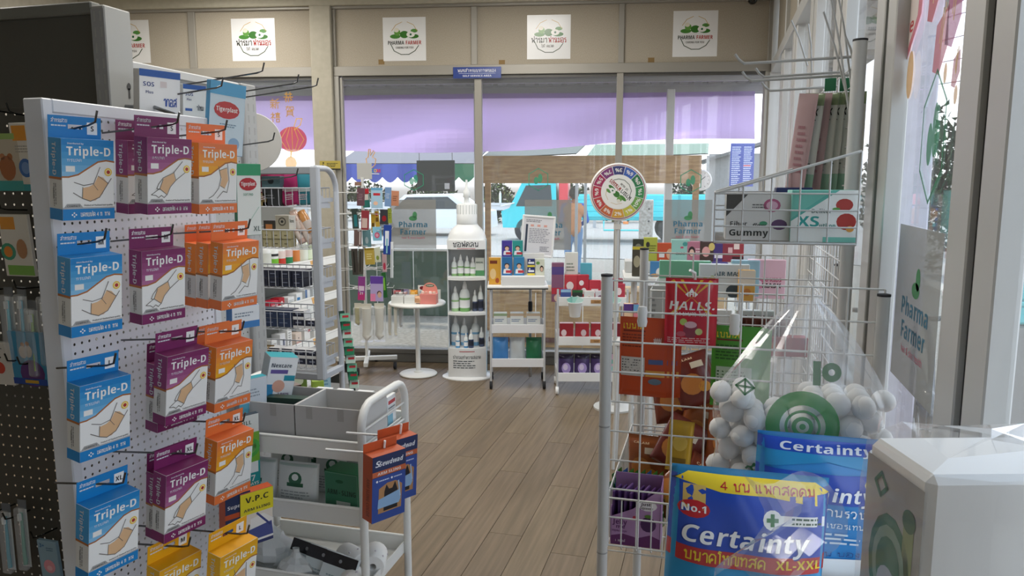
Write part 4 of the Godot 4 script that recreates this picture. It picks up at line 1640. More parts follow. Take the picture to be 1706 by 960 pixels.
func make_support_boxes():
	var plan := [
		# kind, size, pixel of the lower left front corner, distance, lean
		["elbow", "S", 105, 368, 1.72, 5.0], ["elbow", "M", 119, 564, 1.73, 6.0], ["elbow", "L", 133, 772, 1.74, 7.0], ["elbow", "XL", 147, 972, 1.74, 8.0],
		["wrist", "S", 214, 357, 1.93, 5.0], ["wrist", "S", 246, 358, 1.83, 5.0], ["wrist", "M", 237, 542, 1.88, 5.0], ["wrist", "L", 262, 722, 2.0, 7.0], ["wrist", "L", 275, 711, 1.92, 8.0], ["wrist", "XL", 262, 902, 2.0, 7.0], ["wrist", "XL", 273, 907, 1.9, 8.0],
		["ankle", "S", 332, 357, 1.99, 4.0], ["ankle", "M", 326, 512, 2.2, 5.0], ["ankle", "M", 346, 515, 2.13, 5.0], ["ankle", "M", 369, 518, 2.06, 6.0], ["ankle", "L", 340, 684, 2.16, 6.0], ["ankle", "L", 357, 689, 2.06, 7.0], ["ankle", "XL", 357, 843, 2.05, 8.0],
		["knee", "M", 262, 1062, 1.92, 8.0], ["knee", "L", 362, 1036, 1.98, 8.0],
	]
	var joint := {"elbow": "blue and white elbow", "wrist": "purple and white wrist", "ankle": "orange and white ankle", "knee": "yellow and white knee"}
	var proto := {}
	var count := {}
	for e in plan:
		count[e[0] + e[1]] = count.get(e[0] + e[1], 0) + 1
	var nth := {}
	for e in plan:
		var key: String = e[0] + e[1]
		if not proto.has(key):
			proto[key] = support_box(e[0], e[1])
		var o: Node3D = proto[key].duplicate()
		o.name = number("support_box")
		add_child(o)
		var bs := Basis(Vector3.UP, deg_to_rad(78.0)) * Basis(Vector3.RIGHT, deg_to_rad(e[5]))
		o.basis = bs
		o.position = at_depth(e[2], e[3], e[4]) - bs * Vector3(-BOX_W / 2, 0, BOX_D)
		nth[key] = nth.get(key, 0) + 1
		var lab: String = "%s support box of size %s hanging on the white panel" % [joint[e[0]], e[1]]
		if count[key] > 1:
			lab = "%s support box of size %s, %s on its hook" % [joint[e[0]], e[1], "front one" if nth[key] == count[key] else "behind the front one" if nth[key] == count[key] - 1 else "rearmost"]
		tag(o, lab, "box", "boxed joint supports on the white panel")
		# the hook it hangs from belongs to the panel
		if nth[key] == count[key]:
			var tip := o.position + bs * Vector3(0, BOX_H + 0.026, 0.012)
			hook(get_node("pegboard_panel"), Vector3(-1.5, tip.y - 0.012, tip.z), (Vector3(tip.x + 0.03, tip.y + 0.004, tip.z) - Vector3(-1.5, tip.y - 0.012, tip.z)).normalized(), tip.x + 1.5 + 0.05)
	for k in proto:
		proto[k].free()


# things hung on hooks of the gondola's long side and of its dark end
func hang(m: ArrayMesh, called: String, mat: String, label: String, cat: String, px: float, py: float, depth: float, turn: float, lean := 0.0, group := "", roll := 0.0) -> MeshInstance3D:
	var o := solo(m, called, mat, label, cat, at_depth(px, py, depth), 0, group)
	o.basis = Basis(Vector3.UP, deg_to_rad(turn)) * Basis(Vector3.RIGHT, deg_to_rad(lean)) * Basis(Vector3.BACK, deg_to_rad(roll))
	return o


func make_gondola_goods():
	var g := get_node("gondola_shelf")
	# pixel is the middle of the lower front edge
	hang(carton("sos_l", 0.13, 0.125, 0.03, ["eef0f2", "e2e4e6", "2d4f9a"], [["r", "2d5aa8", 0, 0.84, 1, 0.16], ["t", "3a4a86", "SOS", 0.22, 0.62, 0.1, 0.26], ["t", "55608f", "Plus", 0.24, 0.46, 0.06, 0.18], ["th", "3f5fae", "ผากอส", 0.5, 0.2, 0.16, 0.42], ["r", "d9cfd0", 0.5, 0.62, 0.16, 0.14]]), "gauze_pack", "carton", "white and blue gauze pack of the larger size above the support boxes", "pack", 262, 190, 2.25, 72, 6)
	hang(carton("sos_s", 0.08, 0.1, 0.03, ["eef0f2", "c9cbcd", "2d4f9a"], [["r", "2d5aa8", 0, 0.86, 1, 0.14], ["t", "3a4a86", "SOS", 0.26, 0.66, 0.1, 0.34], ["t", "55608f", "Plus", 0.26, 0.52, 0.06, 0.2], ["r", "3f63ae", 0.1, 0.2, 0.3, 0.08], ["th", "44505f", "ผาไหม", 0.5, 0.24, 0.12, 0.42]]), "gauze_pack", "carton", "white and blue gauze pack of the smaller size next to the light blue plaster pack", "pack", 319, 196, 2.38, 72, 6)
	var tiger := [["r", "5aa9d6", 0, 0.82, 1, 0.18], ["c", "c23b3b", 0.48, 0.62, 0.36, 0.12], ["t", "f4f1ee", "Tigerplast", 0.48, 0.6, 0.06, 0.6, 4.0], ["l", "6f8fa6", 0.3, 0.38, 0.5, 0.06, 2], ["c", "e3a59a", 0.34, 0.2, 0.12, 0.05], ["c", "8fb3d4", 0.72, 0.16, 0.16, 0.09]]
	hang(carton("tiger_b", 0.125, 0.22, 0.02, ["cfe3ee", "4d9ccb", "5aa9d6"], tiger), "plaster_pack", "carton", "light blue sticking-plaster pack with a red oval label", "pack", 372, 258, 2.36, 70, 4, "", -4)
	var soft := [["r", "2f9a6a", 0, 0.84, 1, 0.16], ["c", "b5262c", 0.46, 0.72, 0.36, 0.09], ["t", "f4f1ee", "Tigerplast", 0.46, 0.7, 0.05, 0.58, 4.0], ["t", "6fa08c", "SOFT PAD", 0.46, 0.56, 0.035, 0.4], ["t", "6b7a74", "XL", 0.8, 0.06, 0.07], ["s", "8fbfa8", [0.3, 0.1, 0.6, 0.25, 0.9, 0.4], 0.02]]
	hang(carton("tiger_g", 0.085, 0.235, 0.02, ["e6ebe6", "2f7f5c", "2f9a6a"], soft), "plaster_pack", "carton", "green and white soft pad plaster pack of size XL with a red oval label", "pack", 414, 392, 2.52, 62, 3)
	hang(carton("leuko", 0.1, 0.075, 0.035, ["e9edf0", "3b73b0", "d9dde0"], [["r", "3f7fbe", 0, 0.0, 1, 0.3], ["l", "8b98a6", 0.1, 0.5, 0.7, 0.25, 2]]), "tape_box", "carton", "small white and blue tape box hanging behind the orange boxes", "box", 405, 545, 2.5, 65, 4)
	hang(carton("pillow", 0.1, 0.16, 0.03, ["d8dfe6", "8a95a0", "2f9aa8"], [["r", "e8b49a", 0.3, 0.1, 0.6, 0.25], ["r", "5fb0c8", 0, 0.0, 0.35, 0.5], ["l", "98a4ae", 0.1, 0.6, 0.7, 0.2, 3]]), "bandage_box", "carton", "pale bandage box with a teal top behind the orange boxes", "box", 418, 706, 2.5, 65, 5)
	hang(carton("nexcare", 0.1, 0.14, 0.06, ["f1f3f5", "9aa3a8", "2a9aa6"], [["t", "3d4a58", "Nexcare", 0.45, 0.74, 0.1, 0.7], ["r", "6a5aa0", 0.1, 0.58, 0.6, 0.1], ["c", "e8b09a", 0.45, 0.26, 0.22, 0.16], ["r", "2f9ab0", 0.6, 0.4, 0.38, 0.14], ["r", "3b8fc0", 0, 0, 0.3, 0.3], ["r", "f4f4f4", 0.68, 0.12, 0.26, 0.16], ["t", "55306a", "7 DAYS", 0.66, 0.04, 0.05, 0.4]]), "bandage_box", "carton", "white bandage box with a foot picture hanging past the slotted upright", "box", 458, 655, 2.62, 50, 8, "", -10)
	hang(carton("pillbox", 0.075, 0.16, 0.02, ["e8ece6", "2b3a44", "26343e"], [["r", "7ab83c", 0.0, 0.0, 1, 0.62], ["c", "4fae4a", 0.6, 0.3, 0.42, 0.2], ["c", "8fd27a", 0.6, 0.3, 0.26, 0.12], ["t", "5d6a5a", "PILL", 0.4, 0.8, 0.08, 0.5]]), "pill_case_pack", "film", "green round pill case on a white card hanging on the gondola", "pack", 412, 770, 2.42, 62, 3)
	hang(carton("sevendays", 0.075, 0.1, 0.02, ["1f9a9a", "187a7a", "1f9a9a"], [["r", "e9edec", 0.1, 0.5, 0.8, 0.4], ["c", "c04a6a", 0.3, 0.68, 0.14], ["t", "eef4f2", "7", 0.66, 0.22, 0.2], ["t", "eef4f2", "DAYS", 0.66, 0.08, 0.1, 0.5]]), "pill_case_pack", "film", "teal seven-day pill case pack hanging on the gondola", "pack", 414, 812, 2.44, 62, 3)
	hang(carton("vpc", 0.105, 0.175, 0.035, ["e8ddd0", "2c3358", "c9552c"], [["r", "e8d92c", 0, 0.6, 1, 0.4], ["t", "1d1d1d", "V.P.C", 0.5, 0.82, 0.1, 0.7], ["t", "2a2a3a", "ARM SLING", 0.5, 0.66, 0.05, 0.8], ["p", "f0ece6", [0.3, 0.0, 0.3, 0.5, 0.7, 0.55, 1, 0.4, 1, 0.0], 1.2], ["p", "4a548f", [0.2, 0.1, 0.2, 0.3, 0.95, 0.36, 1.0, 0.1], 2.0], ["s", "3a4480", [0.5, 0.58, 0.9, 0.3], 0.06], ["r", "2f3a6a", 0, 0, 1, 0.06, 2.5]]), "arm_sling_box", "carton", "yellow and navy arm sling box with an orange tab on the gondola", "box", 424, 902, 2.32, 60, 5)
	hang(carton("sd_navy", 0.08, 0.16, 0.04, ["26325a", "c9552c", "c9552c"], [["t", "e6e6ea", "Super-D", 0.5, 0.72, 0.07, 0.8], ["r", "c9552c", 0, 0.52, 1, 0.1], ["r", "3f67a8", 0.1, 0.06, 0.8, 0.4]]), "arm_sling_box", "carton", "navy and orange boxed arm sling behind the yellow one", "box", 392, 900, 2.28, 60, 5)
	for e in [[250, 150, 2.27, 0.3], [325, 130, 2.4, 0.34], [392, 146, 2.5, 0.34], [430, 150, 2.55, 0.34], [405, 232, 2.56, 0.22], [440, 290, 2.6, 0.24], [420, 660, 2.55, 0.2], [405, 838, 2.45, 0.2]]:
		var p := on_x(e[0] - 40, e[1] + 15, -1.72)
		hook(g, Vector3(-1.72, clampf(p.y, 0.3, 1.86), clampf(p.z, -2.5, -2.0)), Vector3(0.97, 0.1, 0.0).normalized(), e[3])
	# dark end: baby goods and toothbrushes in the shade, px of lower front edge, on cards
	var z := -1.87
	var cards := [
		["teether_card", "teether", "clear teether card with a brown bear picture on the dark panel", 22, 318, 0.1, 0.17, "c3b9a6", [["r", "9ab86a", 0, 0.9, 0.9, 0.1], ["c", "a8643a", 0.5, 0.4, 0.3, 0.22], ["c", "b5744a", 0.36, 0.6, 0.1], ["c", "b5744a", 0.64, 0.6, 0.1], ["r", "3aa0a0", 0, 0, 1, 0.18]]],
		["pacifier_card", "pacifier", "orange and white pacifier card with a blue dummy on the dark panel", 52, 318, 0.085, 0.2, "ddd8ce", [["r", "e0962c", 0.1, 0.74, 0.6, 0.22], ["c", "3f6fb8", 0.5, 0.34, 0.3, 0.14], ["c", "6f96d0", 0.5, 0.34, 0.18, 0.09, 3.0], ["r", "2f9aa4", 0, 0, 1, 0.1], ["l", "a6a29a", 0.15, 0.56, 0.6, 0.12, 3]]],
		["pacifier_card", "pacifier", "pacifier card with an orange dummy in a green case on the dark panel", 38, 460, 0.11, 0.19, "dcd9d0", [["r", "e0962c", 0.05, 0.76, 0.5, 0.2], ["c", "3a9a7a", 0.2, 0.4, 0.26, 0.14], ["c", "e08a2c", 0.2, 0.4, 0.15, 0.09, 3.0], ["c", "b5845a", 0.68, 0.45, 0.18, 0.16], ["r", "7ab04a", 0.1, 0.02, 0.9, 0.16]]],
		["bib_pack", "bib", "pale baby bib pack with a red bird print on the dark panel", 8, 640, 0.1, 0.14, "cfccc4", [["c", "c2473a", 0.5, 0.4, 0.2, 0.14], ["l", "8d8a84", 0.2, 0.75, 0.5, 0.14, 2]]],
		["hygiene_pack", "baby pack", "blue arched pack with a couple picture and purple front on the dark panel", 55, 640, 0.13, 0.17, "3f8fb8", [["c", "5a3a78", 0.6, 0.22, 0.36, 0.26], ["c", "d8cfc6", 0.4, 0.62, 0.12, 0.12], ["c", "d8cfc6", 0.56, 0.64, 0.12, 0.12], ["c", "a8744a", 0.42, 0.76, 0.06], ["c", "a8744a", 0.56, 0.78, 0.06], ["r", "2a4a9a", 0, 0, 1, 0.12, 3.0], ["r", "c9a23a", 0.35, 0.03, 0.4, 0.06, 4.0]]],
		["pig_pack", "baby pack", "small pack with a pink pig print low on the dark panel", 90, 970, 0.075, 0.15, "8fb0c4", [["c", "e8a0ac", 0.5, 0.4, 0.3, 0.16], ["c", "f0c0c8", 0.5, 0.36, 0.14, 0.06, 3.0], ["t", "3a6a9a", "3+", 0.24, 0.84, 0.09], ["l", "5a7a90", 0.45, 0.76, 0.4, 0.1, 2]]],
	]
	for e in cards:
		var p := on_z(e[3], e[4], z + 0.03)
		var o := solo(carton(e[2], e[5], e[6], 0.012, [e[7]], e[8], "film"), e[0], "film", e[2], e[1], p)
		o.rotation_degrees.x = 4
	# toothbrushes in clear sleeves
	var tb := [[22, 605, "57c3d6", "turquoise toothbrush in a clear sleeve, left of the green one"], [44, 605, "4ab0c8", "blue toothbrush in a clear sleeve hanging next to the green one"], [62, 628, "9ac83a", "lime green toothbrush in a clear sleeve on the dark panel"], [82, 610, "5a6a72", "dark grey toothbrush in a clear sleeve, right of the green one"], [18, 955, "58a8b8", "pale teal toothbrush pack low on the dark panel"], [44, 950, "6fae9a", "sage green toothbrush pack low on the dark panel"]]
	for e in tb:
		var p := on_z(e[0], e[1], z + 0.035)
		var t := thing("toothbrush", e[3], "toothbrush", p)
		var b := mb(e[2])
		b.tube([Vector3(0, 0.02, 0), Vector3(0.002, 0.07, 0.003), Vector3(0, 0.13, 0), Vector3(0, 0.175, 0)], 0.007, 6, false, 0.004)
		b.box(Vector3(0, 0.185, 0.0), Vector3(0.012, 0.026, 0.005), 0.002)
		part(b, "handle", "film", t)
		b = mb("e4ecec")
		b.box(Vector3(0, 0.185, 0.007), Vector3(0.01, 0.024, 0.009), 0.001)
		part(b, "bristles", "cloth", t)
		b = mb("6b7076")
		b.box(Vector3(0, 0.225, -0.006), Vector3(0.034, 0.03, 0.002))
		b.col = C("d0d4d4")
		b.box(Vector3(0, 0.11, -0.006), Vector3(0.034, 0.2, 0.001))
		part(b, "backing_card", "film", t)
		var cl := mb()
		cl.box(Vector3(0, 0.11, 0.006), Vector3(0.036, 0.215, 0.022), 0.006)
		part(cl, "sleeve", "bag", t)
	for e in [[30, 190], [60, 195], [45, 350], [20, 480], [70, 478], [30, 590], [55, 595], [75, 600], [25, 840], [50, 850], [95, 880]]:
		var p := on_z(e[0], e[1], z - 0.02)
		hook(g, p, Vector3(0, 0.05, 1), 0.09, "3e4042")


# open wire tray: front, back and end wires plus the floor wires, all one welded piece
func wire_tray(b: MB, x0: float, x1: float, y0: float, y1: float, z0: float, z1: float, pitch: float, r := 0.0018, slope := 0.0):
	var n := maxi(2, int((x1 - x0) / pitch))
	for rim in [[y1, r * 1.7], [y0, r]]:
		b.tube([Vector3(x0, rim[0], z1), Vector3(x1, rim[0], z1), Vector3(x1, rim[0], z0), Vector3(x0, rim[0], z0)], rim[1], 5, true)
	for i in n + 1:
		var x := lerpf(x0, x1, float(i) / n)
		b.tube([Vector3(x, y1, z1), Vector3(x, y0 + 0.012, z1), Vector3(x + slope, y0, z1 - 0.014), Vector3(x + slope, y0, z0), Vector3(x, y1, z0)], r, 4)
	var m := maxi(2, int((z1 - z0) / pitch))
	for i in range(1, m):
		var z := lerpf(z0, z1, float(i) / m)
		for x in [x0, x1]:
			b.tube([Vector3(x, y1, z), Vector3(x, y0, z)], r, 4)


func stuff(o: Node3D):
	o.set_meta("kind", "stuff")


# rows of goods: [mesh, label, count, first pixel, step]; stands them on a shelf that runs along z, facing +x
func stand_x(m: ArrayMesh, called: String, mat: String, label: String, cat: String, px: float, y: float, X: float, w: float, turn := 90.0, group := "") -> MeshInstance3D:
	var p := on_x(px, 500, X)
	return solo(m, called, mat, label, cat, Vector3(X, y, p.z), turn, group)


func lathe_bottle(key: String, prof: Array, hex: String, bands: Array, mat := "film", seg := 14) -> ArrayMesh:
	if mesh_cache.has(key):
		return mesh_cache[key]
	var b := mb(hex)
	b.lathe(prof, seg)
	for e in bands:   # label wraps: y0, y1, radius, colour
		b.col = C(e[3])
		b.lathe([[e[2] - 0.0006, e[0]], [e[2] + 0.0005, e[0]], [e[2] + 0.0005, e[1]], [e[2] - 0.0006, e[1]]], seg)
	mesh_cache[key] = b.mesh(M[mat])
	return mesh_cache[key]


func make_shelf_unit():
	var X := -2.49
	var u := thing("shelf_unit", "white and grey shelf unit with price rails behind the wire rack", "shelf")
	var b := mb("777772")
	b.box(Vector3(X - 0.36, 0.75, -4.2), Vector3(0.02, 1.5, 1.0), 0.003)
	part(b, "back_panel", "paint", u)
	b = mb("d9dad6")
	b.box(Vector3(X - 0.35, 0.78, -4.71), Vector3(0.05, 1.56, 0.03), 0.003)
	part(b, "upright", "paint", u)
	b = mb("6f706a")
	b.box(Vector3(X - 0.16, 0.13, -4.69), Vector3(0.34, 0.26, 0.02), 0.003)
	part(b, "end_panel", "paint", u)
	for y in [1.03, 0.79, 0.52, 0.26]:
		b = mb("b9bab6")
		b.box(Vector3(X - 0.17, y - 0.012, -4.2), Vector3(0.34, 0.02, 0.98), 0.003)
		var sh := part(b, "shelf_board", "paint", u)
		b = mb("e9e9e5")
		b.xf = Transform3D(Basis(Vector3.BACK, 0.25), Vector3(X + 0.006, y - 0.004, -4.2))
		b.box(Vector3.ZERO, Vector3(0.006, 0.055, 0.98), 0.001)
		b.col = C("c9c9c6")
		b.box(Vector3(0.0035, 0.014, 0), Vector3(0.001, 0.003, 0.97))
		part(b, "price_rail", "film", sh)
		b = mb("e0b070")
		b.xf = Transform3D(Basis(Vector3.BACK, 0.25), Vector3(X + 0.01, y - 0.004, -4.36))
		b.box(Vector3.ZERO, Vector3(0.003, 0.04, 0.085), 0.001)
		b.xf = b.xf * Transform3D(FACE, Vector3(0.0018, 0, 0))
		b.col = C("8a5a34")
		b.text("Sale!", 0, -0.008, 0.016, 1, 1, true, 0.2)
		part(b, "price_tag", "paper", sh)
	b = mb("e2e3df")
	b.box(Vector3(X + 0.02, 0.05, -4.45), Vector3(0.06, 0.1, 0.6), 0.004)
	part(b, "kick_plate", "paint", u)
	# bottles on the upper shelf, front X of the row
	var tall := [[0.0, 0.0], [0.03, 0.0], [0.032, 0.006], [0.032, 0.11], [0.024, 0.135], [0.012, 0.145], [0.012, 0.155], [0.014, 0.157], [0.014, 0.175], [0.0, 0.177]]
	var rows := [
		[446, "e9ecea", [[0.03, 0.1, 0.032, "d9dcd4"]], "plain white bottle on the upper shelf behind the wire rack"],
		[458, "f0f2ef", [[0.03, 0.06, 0.032, "7ac03a"], [0.075, 0.09, 0.032, "3a3a3a"]], "white bottle with a lime green label on the upper shelf"],
		[470, "eef0ee", [[0.015, 0.055, 0.032, "cf4034"], [0.06, 0.1, 0.032, "f3ded8"]], "white bottle with a red label on the upper shelf"],
		[482, "eef0ee", [[0.015, 0.055, 0.032, "2f8a58"], [0.06, 0.1, 0.032, "e4c8c4"]], "white bottle with a dark green label on the upper shelf"],
		[494, "e8e4dc", [[0.02, 0.09, 0.032, "e08a4a"]], "cream bottle with an orange label on the upper shelf"],
		[508, "dfe8da", [[0.02, 0.09, 0.032, "e9f0e4"]], "pale green bottle on the upper shelf"],
		[518, "cfe0a8", [[0.02, 0.09, 0.032, "e9f4d8"]], "lime tinted bottle on the upper shelf"],
		[528, "e9f0e4", [[0.02, 0.07, 0.032, "a8cf4a"]], "white bottle with a yellow-green label on the upper shelf"],
	]
	for e in rows:
		stand_x(lathe_bottle(e[3], tall, e[1], e[2]), "bottle", "film", e[3], "bottle", e[0], 1.03, X - 0.06, 0.06)
	# cartons on the lower shelves
	var small := [
		[450, 0.79, 0.08, 0.055, "c92a44", [["t", "f6e4e6", "Salonpas", 0.5, 0.4, 0.2, 0.8], ["r", "e9c9d0", 0.7, 0.1, 0.2, 0.3]], "bright red plaster box on the middle shelf"],
		[462, 0.79, 0.06, 0.06, "b4202e", [["c", "f0dede", 0.5, 0.5, 0.2], ["r", "7a1420", 0, 0, 1, 0.2]], "dark red box with a white dot on the middle shelf"],
		[478, 0.79, 0.07, 0.05, "eef0f0", [["l", "a8b4b8", 0.1, 0.3, 0.8, 0.4, 2]], "plain white tape box on the middle shelf"],
		[492, 0.79, 0.07, 0.06, "eceeee", [["r", "3f86c0", 0.1, 0.2, 0.5, 0.4]], "white tape box with a blue patch on the middle shelf"],
		[506, 0.79, 0.06, 0.07, "e4e8ea", [["r", "5a7aa8", 0.0, 0.0, 0.4, 1.0]], "white box with a slate blue side band on the middle shelf"],
		[519, 0.79, 0.06, 0.08, "dfe4e6", [["l", "8fa4b8", 0.1, 0.2, 0.8, 0.6, 4]], "tall pale box with blue lines on the middle shelf"],
		[447, 0.52, 0.07, 0.09, "e8e9e8", [["r", "7a6a4a", 0.4, 0.0, 0.4, 0.5], ["l", "999999", 0.1, 0.6, 0.7, 0.2, 2]], "white box with a brown window on the third shelf"],
		[461, 0.52, 0.06, 0.11, "e4e5e8", [["r", "4a5a8a", 0.5, 0.1, 0.3, 0.6]], "tall white box with a navy panel on the third shelf"],
		[473, 0.52, 0.05, 0.12, "f0f0ee", [["l", "9a9a9a", 0.2, 0.2, 0.6, 0.7, 6]], "tall narrow white box of small print on the third shelf"],
		[488, 0.52, 0.07, 0.08, "ead9cc", [["c", "3a3a3a", 0.5, 0.6, 0.07], ["r", "d9a8a0", 0.1, 0.1, 0.8, 0.2]], "peach carton with a dark dot on the third shelf"],
		[503, 0.52, 0.07, 0.09, "f0efec", [["r", "c04a4a", 0.6, 0.7, 0.4, 0.2]], "white carton with a red corner on the third shelf"],
		[519, 0.52, 0.07, 0.08, "ecebe8", [["l", "c9c9c9", 0.2, 0.2, 0.6, 0.6, 4]], "white carton of faint lines on the third shelf"],
	]
	for e in small:
		stand_x(carton(e[6], e[2], e[3], 0.06, [e[4]], e[5]), "carton", "carton", e[6], "box", e[0], e[1], X - 0.05, e[2])
	# tall cartons on the lowest shelf
	var black := [["r", "e2b93a", 0.0, 0.0, 1.0, 0.62], ["r", "2a1a16", 0.08, 0.5, 0.84, 0.34], ["t", "e8c23a", "BALM", 0.5, 0.58, 0.12, 0.7], ["c", "8a2a20", 0.5, 0.3, 0.34, 0.2], ["c", "f0e4cc", 0.5, 0.3, 0.24, 0.15, 3.0], ["c", "3a2a24", 0.5, 0.33, 0.12, 0.08, 3.5]]
	var bm := carton("balm", 0.085, 0.19, 0.07, ["4a241c", "3a1c16", "9a8a84"], black)
	for i in 4:
		var p := at_depth([449, 466, 487, 515][i], [676, 682, 686, 690][i], [4.35, 4.25, 4.15, 4.05][i])
		solo(bm, "balm_box", "carton", "black and yellow balm box with a round portrait on the low shelf", "box", Vector3(p.x, 0.26, p.z), 55, "black and yellow balm boxes")
	var pl := thing("low_table", "low grey table carrying boxes below the wire rack", "table", Vector3(-2.17, 0, -3.87))
	b = mb("8a8a86")
	b.box(Vector3(0, 0.245, 0), Vector3(0.56, 0.03, 0.86), 0.004)
	part(b, "top", "paint", pl)
	for sx in [-0.25, 0.25]:
		for sz in [-0.4, 0.4]:
			b = mb("7d7d7a")
			b.box(Vector3(sx, 0.115, sz), Vector3(0.03, 0.23, 0.03), 0.003)
			part(b, "leg", "paint", pl)
	var lows := [
		[530, 0.06, 0.24, "a9c84a", [["c", "f0f2e0", 0.5, 0.7, 0.3, 0.08], ["l", "5a7a2a", 0.2, 0.2, 0.6, 0.3, 4]], "tall lime green carton standing on the low table", 4.05],
		[543, 0.05, 0.28, "a9cbe4", [["c", "c98a6a", 0.5, 0.4, 0.2, 0.05], ["l", "6a9ac4", 0.2, 0.7, 0.6, 0.2, 3]], "tall pale blue carton beside the lime green one", 4.12],
		[497, 0.1, 0.2, "6f8a3a", [["c", "dfe4c4", 0.5, 0.75, 0.3, 0.14]], "olive green carton behind the balm boxes", 4.4],
		[469, 0.14, 0.2, "55584f", [["l", "8a8d84", 0.1, 0.4, 0.7, 0.4, 5]], "dark grey carton behind the balm boxes", 4.45],
	]
	for e in lows:
		var p := at_depth(e[0], 670, e[6])
		solo(carton(e[5], e[1], e[2], 0.05, [e[3]], e[4]), "carton", "carton", e[5], "box", Vector3(p.x, 0.26, p.z), 40)
	for i in 6:
		var e: Array = [[452, "2f8a5a", "green"], [468, "2f6fc0", "blue"], [478, "c03a5a", "crimson"], [488, "3fb08a", "mint"], [500, "d85a7a", "pink"], [506, "4ab88a", "sea green"]][i]
		var p := on_floor(e[0], [668, 675, 668, 664, 676, 672][i], 0.29)
		solo(carton("low%d" % i, 0.09, 0.03, 0.07, ["2f5a48" if i < 2 else e[1], e[1], "3a5a4a"], [["r", e[1], 0, 0, 1, 1]]), "carton", "carton", "flat %s ended carton lying among the balm boxes" % e[2], "box", Vector3(p.x + 0.1, 0.26, p.z + 0.35), 30)
	# dark bottle and hanging green plaster strips at the end of the unit
	var p := on_floor(578, 666, 0.1)
	var wn := thing("dark_bottle", "dark bottle with a white label at the end of the shelf unit", "bottle", Vector3(-2.36, 0.1, -4.56))
	b = mb("2a2422")
	b.lathe([[0.0, 0.0], [0.036, 0.0], [0.038, 0.01], [0.038, 0.19], [0.03, 0.225], [0.014, 0.25], [0.014, 0.3], [0.0, 0.302]], 16)
	part(b, "glass", "film", wn)
	b = mb("e6e8ea")
	b.lathe([[0.0375, 0.06], [0.0388, 0.06], [0.0388, 0.17], [0.0375, 0.17]], 16)
	part(b, "label", "paper", wn)
	var bp := thing("bottle_plinth", "small white plinth at the end of the shelf unit", "plinth", Vector3(-2.36, 0, -4.56))
	b = mb("e9e9e5")
	b.box(Vector3(0, 0.05, 0), Vector3(0.16, 0.1, 0.2), 0.004)
	part(b, "block", "paint", bp)
	var strip := thing("plaster_strip", "hanging strip of small green and red plaster cards beside the wire rack", "display strip")
	var top := at_depth(573, 548, 3.75)
	b = mb("2f4a42")
	b.xf = Transform3D(Basis(Vector3.BACK, 0.12), top)
	b.box(Vector3(0.0, -0.12, 0), Vector3(0.03, 0.42, 0.004))
	part(b, "strip", "film", strip)
	for k in 9:
		b = mb(["7fc4a4", "2f8a62", "c9e0d4"][k % 3])
		b.xf = Transform3D(Basis(Vector3.BACK, 0.12) * Basis(Vector3.RIGHT, -0.3), top + Vector3(0.012 + 0.005 * k, 0.06 - 0.042 * k, 0.01))
		b.box(Vector3.ZERO, Vector3(0.05, 0.04, 0.003))
		b.col = C("c23a40")
		b.box(Vector3(0.004, 0.004, 0.002), Vector3(0.034, 0.011, 0.001))
		part(b, "card", "carton", strip)


